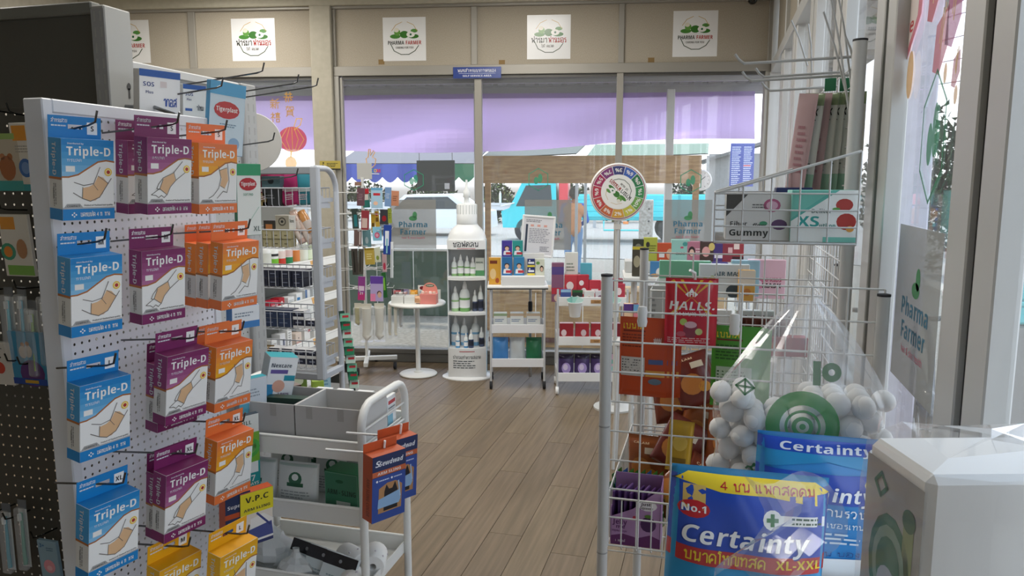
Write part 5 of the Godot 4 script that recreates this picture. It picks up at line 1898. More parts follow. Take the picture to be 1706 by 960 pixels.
func make_wire_rack():
	var xr := -1.8
	var xl := -2.32
	var zf := -3.2
	var zb := -3.4
	var t := thing("wire_rack", "pale grey steel rack with five wire baskets of boxes", "display rack")
	var b := mb("b3b8c0")
	b.box(Vector3(xr, 1.11, zf), Vector3(0.042, 1.02, 0.034), 0.006)
	part(b, "front_post", "paint", t)
	b = mb("b3b8c0")
	b.box(Vector3(xl, 0.81, zf), Vector3(0.042, 1.62, 0.034), 0.006)
	part(b, "front_post", "paint", t)
	for x in [xr, xl]:
		b = mb("c3c8cf")
		b.tube([Vector3(x, 0.0, zb), Vector3(x, 1.5, zb)] + arc_pts(Vector3(x, 1.5, zb + 0.11), Vector3(0, 0, -0.11), Vector3(0, 0.11, 0), 0.0, PI / 2, 6) + [Vector3(x, 1.61, zf)], 0.014, 8)
		part(b, "rear_post", "paint", t)
		b = mb("b9bec6")
		b.box(Vector3(x, 0.615, (zf + zb) / 2), Vector3(0.03, 0.03, zf - zb), 0.004)
		part(b, "side_rail", "paint", t)
	b = mb("9fa4aa")
	b.box(Vector3((xl + xr) / 2, 1.6, zf), Vector3(xr - xl, 0.035, 0.03), 0.004)
	part(b, "top_rail", "paint", t)
	b = mb("989da4")
	b.box(Vector3((xl + xr) / 2, 0.615, zf), Vector3(xr - xl, 0.035, 0.03), 0.004)
	part(b, "bottom_rail", "paint", t)
	b = mb("8f9296")
	b.box(Vector3((xl + xr) / 2, 0.61, (zf + zb) / 2), Vector3(xr - xl - 0.03, 0.008, zf - zb), 0.002)
	part(b, "bottom_shelf", "paint", t)
	var ys := [1.43, 1.235, 1.045, 0.845, 0.655]
	for y in ys:
		b = mb("bcc0c6")
		wire_tray(b, xl + 0.025, xr - 0.025, y, y + 0.088, zb + 0.02, zf + 0.04, 0.036, 0.0019)
		stuff(part(b, "wire_basket", "paint", t))
		for x in [xl + 0.012, xr - 0.012]:
			b = mb("aeb3ba")
			b.quad(Vector3(x, y + 0.09, zf), Vector3(x, y - 0.005, zf), Vector3(x, y - 0.01, zb + 0.04), Vector3(x, y + 0.01, zb + 0.04))
			b.box(Vector3(x, y + 0.03, (zf + zb) / 2), Vector3(0.004, 0.02, zf - zb - 0.03))
			part(b, "basket_bracket", "paint", t)
	# what lies in the baskets: px, basket, width, height, lift, colours, print, label
	var W := [
		[448, 0, 0.05, 0.06, 0, ["9a8a5a"], [["r", "6a5a34", 0.1, 0.3, 0.8, 0.3]], "mustard carton in the top wire basket"],
		[462, 0, 0.1, 0.08, 0, ["2c2f32", "25282a"], [["l", "6f7478", 0.15, 0.4, 0.6, 0.3, 2]], "black carton in the top wire basket"],
		[462, 0, 0.1, 0.06, 0.081, ["5f7f88", "4a666e"], [["c", "2a3238", 0.5, 0.6, 0.16, 0.22]], "slate blue carton on the black carton in the top wire basket"],
		[456, 1, 0.06, 0.06, 0.065, ["3a3634"], [["r", "b87a4a", 0.2, 0.3, 0.6, 0.4]], "black tub box with a tan label in the second wire basket"],
		[478, 1, 0.075, 0.068, 0.083, ["aaa596", "efefec"], [["c", "55524a", 0.5, 0.55, 0.28, 0.3], ["c", "aaa596", 0.5, 0.55, 0.2, 0.21, 3.0], ["c", "3a3a3a", 0.5, 0.55, 0.1, 0.1, 4.0]], "taupe carton with a round emblem in the second wire basket"],
		[494, 1, 0.035, 0.068, 0.083, ["f1f1ee"], [["t", "3a4a3a", "los", 0.5, 0.5, 0.22, 0.6]], "narrow white carton beside the emblem carton"],
	]
	for i in W.size():
		var e: Array = W[i]
		var p := on_z(e[0], 400, zf - 0.06)
		solo(carton(e[7], e[2], e[3], 0.07, e[5], e[6]), "carton", "carton", e[7], "box", Vector3(p.x, ys[e[1]] + 0.003 + e[4], zf - 0.06), 0)
	var cream := carton("creambox", 0.048, 0.038, 0.05, ["b5ae8a", "a8a17c"], [["l", "5a553c", 0.3, 0.3, 0.4, 0.3, 1], ["r", "8d8766", 0, 0.92, 1, 0.08]])
	for i in 5:
		for k in 2:
			solo(cream, "cream_box", "carton", "small khaki carton stacked two high in the second wire basket", "box", Vector3(-2.165 + i * 0.051, ys[1] + 0.003 + k * 0.0395, zf - 0.02), 0, "khaki cartons in the second basket")
	var navy := carton("navybox", 0.058, 0.04, 0.09, ["2c3040", "242838"], [["l", "8a92a8", 0.2, 0.4, 0.5, 0.25, 1], ["r", "3f465c", 0.1, 0.1, 0.8, 0.1]])
	for i in 6:
		for k in 2:
			solo(navy, "navy_box", "carton", "dark navy carton stacked two high in the third wire basket", "box", Vector3(-2.23 + i * 0.064, ys[2] + 0.003 + k * 0.0415, zf - 0.04), 0, "navy cartons in the third basket")
	var blue := carton("bluebox", 0.075, 0.042, 0.07, ["33425f", "2a3650"], [["l", "8794b0", 0.1, 0.4, 0.6, 0.2, 1]])
	for i in 3:
		for k in 2:
			solo(blue, "blue_box", "carton", "slate blue carton stacked two high in the fourth wire basket", "box", Vector3(-2.15 + i * 0.079, ys[3] + 0.003 + k * 0.0435, zf - 0.04), 0, "slate blue cartons in the fourth basket")
	solo(carton("redtube", 0.05, 0.1, 0.05, ["8a2530", "7a1c28"], [["c", "e8c8c8", 0.5, 0.7, 0.2]]), "carton", "carton", "dark red upright carton in the fourth wire basket", "box", Vector3(-2.245, ys[3] + 0.003, zf - 0.03), 0)
	var duo := carton("duobox", 0.06, 0.042, 0.06, ["23283c", "e6e7e8", "dfe0e2"], [["r", "e9e9e9", 0, 0, 1, 0.3], ["t", "aab2c8", "NIVA", 0.5, 0.55, 0.2, 0.5]])
	for e in [[3, -1.915, 0], [3, -1.915, 1], [3, -1.85, 0], [4, -1.985, 0], [4, -1.985, 1], [4, -1.915, 0], [4, -1.915, 1], [4, -1.85, 0], [4, -1.85, 1], [4, -2.055, 0], [4, -2.055, 1]]:
		solo(duo, "duo_box", "carton", "navy and white split carton in the lower wire baskets", "box", Vector3(e[1], ys[e[0]] + 0.003 + e[2] * 0.0435, zf - 0.03), 0, "navy and white cartons in the lower baskets")
	for i in 3:
		var m := pouch("brownbag%d" % i, 0.075, 0.09, 0.05, "8f7650", [["c", "6f5638", 0.5, 0.4, 0.3, 0.25], ["l", "cfc2a4", 0.2, 0.7, 0.6, 0.15, 2]])
		solo(m, "brown_bag", "film", "clear bag of brown dried goods in the lowest wire basket", "bag", Vector3(-2.25 + i * 0.07, ys[4] + 0.004, zf - 0.03), 0, "bags of brown dried goods in the lowest basket")
	# pouches leaning in the top basket
	for i in 4:
		var hx: String = ["7a1c3c", "9a2a58", "a83468", "3f8a9a"][i]
		var nm: String = ["dark maroon", "wine red", "magenta", "teal"][i]
		var m := pouch("toppouch%d" % i, 0.085, 0.16, 0.018, hx, [["r", "c9b0b4" if i < 3 else "c4d4d6", 0, 0.4, 1, 0.12], ["l", "e0ccd2", 0.15, 0.15, 0.6, 0.18, 3], ["t", "d9c0c8", "GOLD", 0.5, 0.28, 0.06, 0.5]])
		var o := solo(m, "foil_pouch", "film", "%s foil pouch leaning in the top wire basket" % nm, "pouch", Vector3(-2.09 + i * 0.064, ys[0] + 0.006, zf - 0.03 - 0.012 * i))
		o.rotation_degrees = Vector3(-6, 0, 12 - 3 * i)
	# pale tubes leaning in the second basket
	for i in 4:
		var hx: String = ["d9b8ac", "e0c9bd", "cfb4a6", "d99a5a"][i]
		var m := lathe_bottle("tube%d" % i, [[0.0, 0.0], [0.02, 0.0], [0.021, 0.004], [0.021, 0.09], [0.0185, 0.093], [0.0185, 0.115], [0.0, 0.116]], hx, [[0.02, 0.06, 0.021, "e9dcd4"]])
		var o := solo(m, "cream_tube", "film", "%s cosmetic jar leaning in the second wire basket" % ["dusty pink", "pale rose", "beige", "orange"][i], "jar", Vector3(-1.9 + (i % 2) * 0.045, ys[1] + 0.022 + (i / 2) * 0.05, zf - 0.05))
		o.rotation_degrees = Vector3(0, 0, 28)


func make_trolley():
	var xr := -1.03
	var xl := -1.56
	var zn := -2.06
	var zf := -2.4
	var t := thing("tube_trolley", "white tube-framed trolley with three trays of goods", "trolley")
	for x in [xl, xr]:
		var b := mb("e6e6e2")
		var top := 0.86
		b.tube([Vector3(x, 0.06, zn), Vector3(x, top - 0.07, zn)] + arc_pts(Vector3(x, top - 0.07, zn - 0.07), Vector3(0, 0, 0.07), Vector3(0, 0.07, 0), 0, PI / 2, 6) + arc_pts(Vector3(x, top - 0.07, zf + 0.07), Vector3(0, 0.07, 0), Vector3(0, 0, -0.07), 0, PI / 2, 6) + [Vector3(x, 0.06, zf)], 0.0135, 10)
		part(b, "end_frame", "paint", t)
		for y in [0.78, 0.72]:
			b = mb("e2e2de")
			b.tube([Vector3(x, y, zn), Vector3(x, y, zf)], 0.004, 6)
			part(b, "cross_wire", "paint", t)
		for z in [zn, zf]:
			b = mb("2c2c2e")
			b.xf = Transform3D(Basis(Vector3.BACK, PI / 2), Vector3(x + 0.011, 0.03, z))
			b.lathe([[0.0, 0.0], [0.028, 0.0], [0.03, 0.004], [0.03, 0.018], [0.028, 0.022], [0.0, 0.022]], 14)
			part(b, "wheel", "rubber", t)
	for y in [0.685, 0.47, 0.22]:
		var b := mb("e4e4df")
		b.box(Vector3((xl + xr) / 2, y, (zn + zf) / 2), Vector3(xr - xl - 0.02, 0.004, zf - zn if false else absf(zf - zn)))
		for e in [[zn, 0.0], [zf, 0.0]]:
			b.box(Vector3((xl + xr) / 2, y + 0.028, e[0]), Vector3(xr - xl - 0.02, 0.055, 0.004))
		for x in [xl + 0.012, xr - 0.012]:
			b.box(Vector3(x, y + 0.02, (zn + zf) / 2), Vector3(0.004, 0.04, absf(zf - zn)))
		var tr := part(b, "tray", "paint", t)
		for z in [zn, zf]:
			b = mb("f0f0ec")
			b.tube([Vector3(xl, y + 0.058, z), Vector3(xr, y + 0.058, z)], 0.005, 6)
			part(b, "tray_rim", "paint", tr)
	# two open grey cartons on the top tray
	for e in [[-1.405, 0.26, "left"], [-1.165, 0.23, "right"]]:
		var c := thing("open_carton", "open grey cardboard box with %s on the trolley top" % ("dark boxes sticking out" if e[2] == "left" else "pale flaps"), "box", Vector3(e[0], 0.688, -2.19))
		var w: float = e[1]
		for q in [[0, 0.1, w, 0.004], [0, -0.1, w, 0.004]]:
			var b := mb("b4b3b0")
			b.box(Vector3(0, 0.076, q[1]), Vector3(w, 0.152, 0.004), 0.001)
			b.col = C("a3a19c")
			for s in [-0.06, 0.05]:
				b.box(Vector3(s, 0.13, q[1] + 0.0025 * signf(q[1])), Vector3(0.022, 0.04, 0.0006))
			part(b, "wall", "paper", c)
		for s in [-1.0, 1.0]:
			var b := mb("c2c1be")
			b.box(Vector3(s * w / 2, 0.076, 0), Vector3(0.004, 0.152, 0.2), 0.001)
			part(b, "wall", "paper", c)
		var b := mb("a9a7a2")
		b.box(Vector3(0, 0.002, 0), Vector3(w, 0.004, 0.2))
		part(b, "bottom", "paper", c)
	# things in the left carton
	var dk := [["dark green flat box in the left grey carton", "2a4236", [["t", "9aa8a0", "HERB", 0.5, 0.4, 0.2, 0.5]], -1.36, 0.74, -2.2, 0.16], ["slate blue flat box in the left grey carton", "566079", [["l", "aab0c0", 0.3, 0.4, 0.4, 0.2, 1]], -1.42, 0.7, -2.15, 0.18]]
	for e in dk:
		solo(carton(e[0], e[6], 0.13, 0.04, [e[1]], e[2]), "carton", "carton", e[0], "box", Vector3(e[3], e[4] - 0.04, e[5]), 4)
	# white and red medicine cartons at the end of the top tray
	for i in 4:
		var m := carton("medbox", 0.07, 0.13, 0.06, ["eef0f0", "dfe6ea", "e9eaea"], [["r", "b8343c", 0.1, 0.78, 0.8, 0.1], ["r", "7fb6cc", 0.0, 0.1, 0.6, 0.4], ["l", "6a7a84", 0.1, 0.56, 0.8, 0.16, 2]])
		var o := solo(m, "medicine_box", "carton", "white medicine carton with red and pale blue print on the trolley", "box", Vector3(-1.095 + 0.0 * i, 0.688 + 0.0 * i, -2.32 - 0.0 * i), 90, "medicine cartons on the top tray")
		o.position = [Vector3(-1.085, 0.688, -2.345), Vector3(-1.165, 0.688, -2.345), Vector3(-1.245, 0.688, -2.345), Vector3(-1.325, 0.688, -2.345)][i]
	# cotton packs and a green arm sling box on the middle tray
	for i in 5:
		var m := pouch("cottonpack", 0.15, 0.155, 0.045, "dcdfdc", [["c", "3a6a50", 0.5, 0.66, 0.16, 0.15], ["c", "dfe6e2", 0.5, 0.7, 0.08, 0.07, 3.0], ["r", "2a5a42", 0.3, 0.5, 0.4, 0.08, 3.0], ["l", "a4aaa8", 0.15, 0.12, 0.7, 0.3, 5], ["r", "b9c9c0", 0.03, 0.92, 0.94, 0.05]])
		var o := solo(m, "cotton_pack", "film", "white cotton pack with a round dark green emblem on the middle tray", "pack", [Vector3(-1.3, 0.475, -2.12), Vector3(-1.46, 0.475, -2.13), Vector3(-1.24, 0.475, -2.26), Vector3(-1.42, 0.475, -2.27), Vector3(-1.33, 0.475, -2.33)][i], 0, "cotton packs on the middle tray")
		o.rotation_degrees.x = -8
	solo(carton("armsling_g", 0.125, 0.15, 0.09, ["3f7a5c", "1f6a40", "1f7a48"], [["c", "1d5a3c", 0.45, 0.8, 0.12, 0.04], ["t", "1d3a2c", "ARM - SLING", 0.5, 0.5, 0.11, 0.86], ["r", "c9d4cc", 0.34, 0.14, 0.42, 0.22], ["l", "3a3a3a", 0.38, 0.18, 0.34, 0.1, 2], ["s", "6a9a80", [0.02, 0.02, 0.02, 0.98, 0.98, 0.98, 0.98, 0.02, 0.02, 0.02], 0.02]]), "arm_sling_box", "carton", "green striped arm sling box on the middle tray of the trolley", "box", Vector3(-1.12, 0.475, -2.14), -6)
	for i in 3:
		var m := pouch("clearpack", 0.16, 0.16, 0.03, "b4bab8", [["l", "9aa09e", 0.2, 0.3, 0.5, 0.2, 3]], "film")
		var o := solo(m, "glove_pack", "film", "thin grey translucent pack behind the green arm sling box", "pack", Vector3(-1.13, 0.475, -2.25 - 0.045 * i), 0, "grey packs behind the arm sling box")
		o.rotation_degrees.x = -10
	# bottom tray: clear bags, black-headed packs and white rolls
	var bulk := [["cbag1", 0.2, 0.2, 0.09, -1.45, -2.16, "crumpled clear plastic bag on the bottom tray of the trolley"], ["cbag2", 0.15, 0.12, 0.08, -1.3, -2.1, "small crumpled clear bag on the bottom tray"]]
	for e in bulk:
		var b := mb("d4d8d8")
		var r := RandomNumberGenerator.new()
		r.seed = hash(e[0])
		var pts := []
		for i in 9:
			var row := []
			for k in 14:
				var a := TAU * k / 14.0
				var u := i / 8.0
				var rad: float = e[1] * 0.5 * sin(minf(u * 1.1 + 0.12, 1.0) * PI * 0.95) * r.randf_range(0.8, 1.15)
				row.append(Vector3(cos(a) * rad, u * e[2], sin(a) * rad * 0.6))
			pts.append(row)
		for i in 8:
			for k in 14:
				b.quad(pts[i][k], pts[i + 1][k], pts[i + 1][(k + 1) % 14], pts[i][(k + 1) % 14])
		solo(b, "plastic_bag", "film", e[6], "bag", Vector3(e[4], 0.225, e[5]))
	for i in 3:
		var m := carton("blackhead", 0.12, 0.13, 0.02, ["c9d2d4"], [["r", "1d1f22", 0, 0.7, 1, 0.3], ["c", "8a8d90", 0.5, 0.84, 0.05], ["l", "8fa0a4", 0.2, 0.2, 0.6, 0.3, 4]], "film")
		var o := solo(m, "header_pack", "film", "clear pack with a black header card on the bottom tray", "pack", Vector3(-1.3 + i * 0.075, 0.225, -2.1 + i * 0.025), 0, "black-headed packs on the bottom tray")
		o.rotation_degrees = Vector3(-25, 0, -10)
	for i in 3:
		var b := mb("eceae6")
		b.lathe([[0.012, 0.0], [0.038, 0.0], [0.042, 0.006], [0.042, 0.1], [0.038, 0.106], [0.012, 0.106], [0.012, 0.0]], 16)
		b.col = C("cfc6cc")
		for k in 9:
			b.box(Vector3(cos(k * 0.7) * 0.0415, 0.02 + 0.008 * k, sin(k * 0.7) * 0.0415), Vector3(0.006, 0.006, 0.006), 0.001)
		var o := solo(b, "gauze_roll", "cotton", "white dotted gauze roll lying on the bottom tray", "roll", [Vector3(-1.12, 0.268, -2.12), Vector3(-1.2, 0.268, -2.24), Vector3(-1.1, 0.268, -2.28)][i], 0, "gauze rolls on the bottom tray")
		o.rotation_degrees = Vector3(90, [40, 60, 20][i], 0)
	# arm sling boxes hung on the near end
	for i in 2:
		var b := mb()
		var w := 0.11
		var h := 0.19
		b.box(Vector3(0, h / 2, 0), Vector3(w, h, 0.045), 0.001, [C("26325e"), C("b4502c"), C("b9542c")])
		b.xf = Transform3D(Basis(), Vector3(-w / 2, 0, 0.0226))
		paint(b, w, h, [["r", "26325e", 0, 0.7, 1, 0.3], ["t", "eceef4", "Sewdwad", 0.54, 0.84, 0.07, 0.7, 3.0, 0.2], ["t", "eceef4", "S", 0.14, 0.84, 0.09, 0.12, 3.0, 0.2], ["r", "c9663c", 0, 0.69, 1, 0.08, 1.5], ["t", "f0e6e0", "ARM SLING", 0.5, 0.71, 0.04, 0.7, 3.0], ["r", "2f4f9a", 0, 0, 1, 0.68], ["p", "b5875a", [0.18, 0.12, 0.2, 0.5, 0.45, 0.56, 0.7, 0.56, 0.9, 0.48, 0.88, 0.12], 2.0], ["p", "1d1d22", [0.34, 0.14, 0.36, 0.44, 0.42, 0.54, 0.5, 0.46, 0.6, 0.46, 0.68, 0.55, 0.76, 0.42, 0.76, 0.14], 3.0], ["p", "8fb4d8", [0.16, 0.2, 0.18, 0.34, 0.8, 0.4, 0.86, 0.26, 0.8, 0.2], 4.0], ["s", "a9c4e0", [0.78, 0.54, 0.84, 0.3], 0.04, 5.0], ["c", "f0f2f4", 0.14, 0.62, 0.03], ["c", "f0f2f4", 0.58, 0.62, 0.03], ["l", "c9d4ea", 0.2, 0.6, 0.3, 0.04, 1], ["l", "c9d4ea", 0.64, 0.6, 0.3, 0.04, 1]])
		b.xf = Transform3D(Basis(Vector3(0, 0, 1), Vector3.UP, Vector3(-1, 0, 0)), Vector3(-w / 2 - 0.0002, 0, -0.0225)) * Transform3D(Basis(Vector3.BACK, -PI / 2), Vector3(0.02, h * 0.66, 0))
		b.col = C("7a3420")
		b.text("ARM SLING COLOR", 0, 0, 0.014, 2, 0, true, 0, 0.11)
		b.xf = Transform3D(Basis(), Vector3(0, h, -0.021))
		b.col = C("c9592c")
		b.box(Vector3(0, 0.012, 0), Vector3(w, 0.024, 0.001))
		var o := solo(b, "arm_sling_box", "carton", ["orange-sided navy arm sling box hung on the trolley, nearer the grey carton", "orange-sided navy arm sling box hung on the trolley's outer hook"][i], "box")
		var bs := Basis(Vector3.UP, deg_to_rad(60.0)) * Basis(Vector3.RIGHT, deg_to_rad(4.0))
		o.basis = bs
		o.position = at_depth([619, 642][i], [874, 843][i], [2.04, 2.16][i]) - bs * Vector3(-w / 2, 0, 0.0225)
	for e in [[628, 740, 2.08], [656, 712, 2.2]]:
		var p := at_depth(e[0], e[1], e[2])
		var b := mb("ececea")
		b.tube([Vector3(xr, p.y - 0.03, p.z), p + Vector3(0, -0.028, 0), p + Vector3(0.02, -0.02, 0), p + Vector3(0.024, 0.012, 0)], 0.0035, 6)
		part(b, "hook", "paint", t)


# a thing placed where the photograph shows its base line, at a known distance
func place(m: ArrayMesh, called: String, mat: String, label: String, cat: String, px: float, py: float, depth: float, turn := 15.0, group := "", tilt := 0.0) -> MeshInstance3D:
	var o := solo(m, called, mat, label, cat, at_depth(px, py, depth), turn, group)
	o.rotation_degrees.z = tilt
	return o


func castor(parent: Node, at: Vector3, hex := "26262a", r := 0.03):
	var b := mb(hex)
	b.xf = Transform3D(Basis(Vector3.BACK, PI / 2), at + Vector3(0.011, r, 0))
	b.lathe([[0.0, 0.0], [r * 0.9, 0.0], [r, 0.004], [r, 0.018], [r * 0.9, 0.022], [0.0, 0.022]], 14)
	part(b, "castor", "rubber", parent)


func make_spinner():
	var c := Vector3(-2.76, 0, -5.66)
	var t := thing("spinner_rack", "white rotating hook rack full of small packs on a cross foot with castors", "display rack", c, 15)
	var b := mb("d9dad6")
	b.tube([Vector3(0, 0.08, 0), Vector3(0, 1.58, 0)], 0.013, 10)
	part(b, "pole", "paint", t)
	for k in 2:
		b = mb("d3d4d0")
		b.xf = Transform3D(Basis(Vector3.UP, deg_to_rad(90.0 * k + 8)), Vector3(0, 0.085, 0))
		b.box(Vector3.ZERO, Vector3(0.5, 0.035, 0.035), 0.004)
		part(b, "foot", "paint", t)
	for k in 4:
		var a := deg_to_rad(90.0 * k - 8)
		castor(t, Vector3(cos(a) * 0.24, 0, -sin(a) * 0.24))
	for y in [1.46, 1.29, 1.16, 1.03, 0.84, 0.68]:
		b = mb("d6d7d4")
		b.tube(arc_pts(Vector3(0, y, 0), Vector3(0.1, 0, 0), Vector3(0, 0, 0.1), 0, TAU * 15.0 / 16.0, 15), 0.004, 5, true)
		for k in 8:
			var d := Vector3(cos(k * TAU / 8), 0, sin(k * TAU / 8))
			b.tube([Vector3(0, y, 0) + d * 0.01, Vector3(0, y, 0) + d * 0.23, Vector3(0, y + 0.02, 0) + d * 0.24], 0.0028, 4)
		stuff(part(b, "hook_tier", "paint", t))
	b = mb("b9b8b4")
	b.box(Vector3(0.02, 1.63, 0), Vector3(0.12, 0.13, 0.004), 0.001)
	b.col = C("8a6a5a")
	b.box(Vector3(-0.03, 1.53, 0.01), Vector3(0.06, 0.03, 0.003))
	part(b, "sign_card", "paper", t)
	# px and py of the lower edge, width, height, colour, print, label
	var P := [
		[601, 343, 0.06, 0.14, "6b4f55", [["l", "9a8088", 0.2, 0.3, 0.6, 0.4, 4]], "dusky brown plaster card on the top tier of the spinner"],
		[611, 346, 0.055, 0.15, "3f8a80", [["r", "b8323c", 0, 0.72, 1, 0.28], ["r", "e0d8d0", 0.1, 0.4, 0.8, 0.3]], "teal card with a red top on the spinner"],
		[628, 347, 0.09, 0.16, "a9cbe0", [["r", "c23a40", 0.2, 0.62, 0.6, 0.12], ["c", "e9c0a4", 0.4, 0.24, 0.2, 0.1], ["r", "6fa8cc", 0, 0.88, 1, 0.12]], "pale blue plaster pack with a red label on the spinner"],
		[646, 344, 0.05, 0.15, "7a9ac4", [["l", "c4d0e0", 0.2, 0.4, 0.6, 0.3, 3]], "dusty blue card on the top tier of the spinner"],
		[658, 343, 0.06, 0.12, "c98a6a", [["l", "8a5a44", 0.2, 0.3, 0.6, 0.4, 3]], "tan leaning card on the top tier of the spinner"],
		[593, 381, 0.05, 0.16, "3f4a46", [["r", "2f7a80", 0.3, 0.1, 0.5, 0.6]], "black card with a teal tool on the spinner"],
		[608, 383, 0.06, 0.15, "8f3a40", [["r", "c9b0a8", 0.1, 0.1, 0.7, 0.5]], "maroon and grey card on the second tier of the spinner"],
		[622, 388, 0.03, 0.16, "c9a23a", [["r", "6a5020", 0.2, 0.3, 0.6, 0.2]], "gold stick pack on the second tier of the spinner"],
		[630, 387, 0.035, 0.17, "d0ab48", [["r", "7a5a28", 0.2, 0.5, 0.6, 0.2], ["c", "c03a40", 0.5, 0.85, 0.3, 0.08]], "gold stick pack with a red top on the spinner"],
		[640, 374, 0.07, 0.12, "4a4c52", [["c", "b83038", 0.5, 0.4, 0.26, 0.2]], "dark grey card with a red disc on the spinner"],
		[650, 372, 0.03, 0.12, "9aa648", [["l", "6a7430", 0.2, 0.3, 0.6, 0.4, 3]], "olive green stick pack on the spinner"],
		[645, 393, 0.06, 0.05, "5aa4d4", [["r", "2f6aa8", 0.4, 0.2, 0.2, 0.6]], "sky blue small card on the spinner"],
		[596, 410, 0.06, 0.13, "6f5a58", [["r", "c9bcb8", 0.7, 0.1, 0.2, 0.8]], "brown paired card on the third tier of the spinner"],
		[612, 412, 0.065, 0.14, "6f98a0", [["c", "b8ccd0", 0.5, 0.4, 0.2, 0.2]], "grey blue card on the third tier of the spinner"],
		[629, 401, 0.07, 0.11, "8ac4dc", [["c", "d0688a", 0.5, 0.4, 0.3, 0.22], ["c", "e9a8bc", 0.5, 0.4, 0.16, 0.12, 3.0]], "light blue card with a pink compact on the spinner"],
		[645, 424, 0.06, 0.23, "2f4a9a", [["r", "dfe6ee", 0.2, 0.3, 0.5, 0.5], ["r", "8ac0cc", 0.36, 0.04, 0.2, 0.5, 2.0]], "royal blue toothbrush card on the spinner"],
		[593, 458, 0.05, 0.21, "4a4640", [["r", "2a2826", 0.3, 0.1, 0.2, 0.8]], "black tweezer card on the fourth tier of the spinner"],
		[601, 457, 0.04, 0.2, "57534c", [["r", "33302c", 0.3, 0.1, 0.2, 0.8]], "charcoal tweezer card on the fourth tier of the spinner"],
		[617, 441, 0.075, 0.13, "b8a04a", [["l", "e6d89a", 0.2, 0.3, 0.6, 0.4, 3], ["r", "8a7430", 0, 0.88, 1, 0.12]], "mustard yellow card on the spinner"],
		[630, 437, 0.045, 0.12, "d8dcc4", [["c", "8aa04a", 0.5, 0.3, 0.26, 0.16]], "white and green card on the spinner"],
		[641, 453, 0.035, 0.15, "c9a8ac", [["c", "c0445a", 0.5, 0.3, 0.3, 0.2]], "pink brush in a clear pack on the spinner"],
		[653, 463, 0.02, 0.28, "e4e8ea", [["r", "b0b8bc", 0.3, 0.0, 0.4, 0.8]], "long white stick pack on the spinner"],
		[602, 500, 0.055, 0.19, "9a4a94", [["r", "e9d0e4", 0.1, 0.4, 0.8, 0.2], ["r", "c03a7a", 0, 0, 1, 0.3], ["t", "f4ecf4", "21", 0.5, 0.24, 0.1]], "purple and pink sanitary pad pack on the spinner"],
		[628, 502, 0.1, 0.2, "b9a8d4", [["r", "6a48a4", 0, 0.7, 1, 0.3], ["c", "dcb49a", 0.72, 0.26, 0.16, 0.12], ["c", "4a342c", 0.7, 0.32, 0.18, 0.1, 1.5], ["r", "e88ab0", 0, 0, 0.4, 0.3]], "large lilac sanitary pad pack with a face on the spinner"],
		[642, 496, 0.035, 0.2, "2f6a3a", [["r", "8ac84a", 0.3, 0.3, 0.4, 0.5]], "green sanitary pad pack on the spinner"],
	]
	for e in P:
		var d := 6.0 + 0.12 * sin(e[0] * 0.7)
		place(carton(e[6], e[2], e[3], 0.012, [e[4]], e[5], "film"), "hanging_pack", "film", e[6], "pack", e[0], e[1], d, 15, "", 3.0 * sin(e[0]))
	# pale socks and gloves in clear sleeves along the bottom tier
	var S := [[612, 566, 0.09, 0.25, "d4d0c2", "pair of cream socks in a clear sleeve below the sanitary packs"], [633, 565, 0.085, 0.25, "dad6c8", "second pair of cream socks hanging right of the pole"], [597, 540, 0.06, 0.13, "a8a064", "olive and grey folded sponge pack on the spinner"], [650, 560, 0.03, 0.22, "cfc8b4", "thin beige glove in a clear sleeve on the spinner"], [660, 560, 0.03, 0.21, "d8d2be", "thin cream glove in a clear sleeve on the spinner"], [668, 545, 0.035, 0.16, "b9b9b6", "grey glove in a clear sleeve on the spinner"]]
	for i in S.size():
		var e: Array = S[i]
		var sk := thing("sock_pack", e[5], "socks", at_depth(e[0], e[1], 5.95 + 0.04 * (i % 2)), 15)
		b = mb(e[4])
		var w: float = e[2]
		var h: float = e[3]
		b.tube([Vector3(0, h, 0), Vector3(0, h * 0.35, 0), Vector3(-w * 0.1, h * 0.14, 0.004), Vector3(w * 0.18, h * 0.05, 0.012)], w * 0.42, 8, false, w * 0.3)
		part(b, "sock", "cloth", sk)
		b = mb("c9c4b4")
		b.box(Vector3(0, h + 0.012, 0), Vector3(w * 0.9, 0.05, 0.004))
		part(b, "header_card", "paper", sk)
		b = mb()
		b.box(Vector3(0, h * 0.5, 0.0), Vector3(w * 1.1, h * 1.12, w * 1.0), 0.008)
		part(b, "sleeve", "bag", sk)


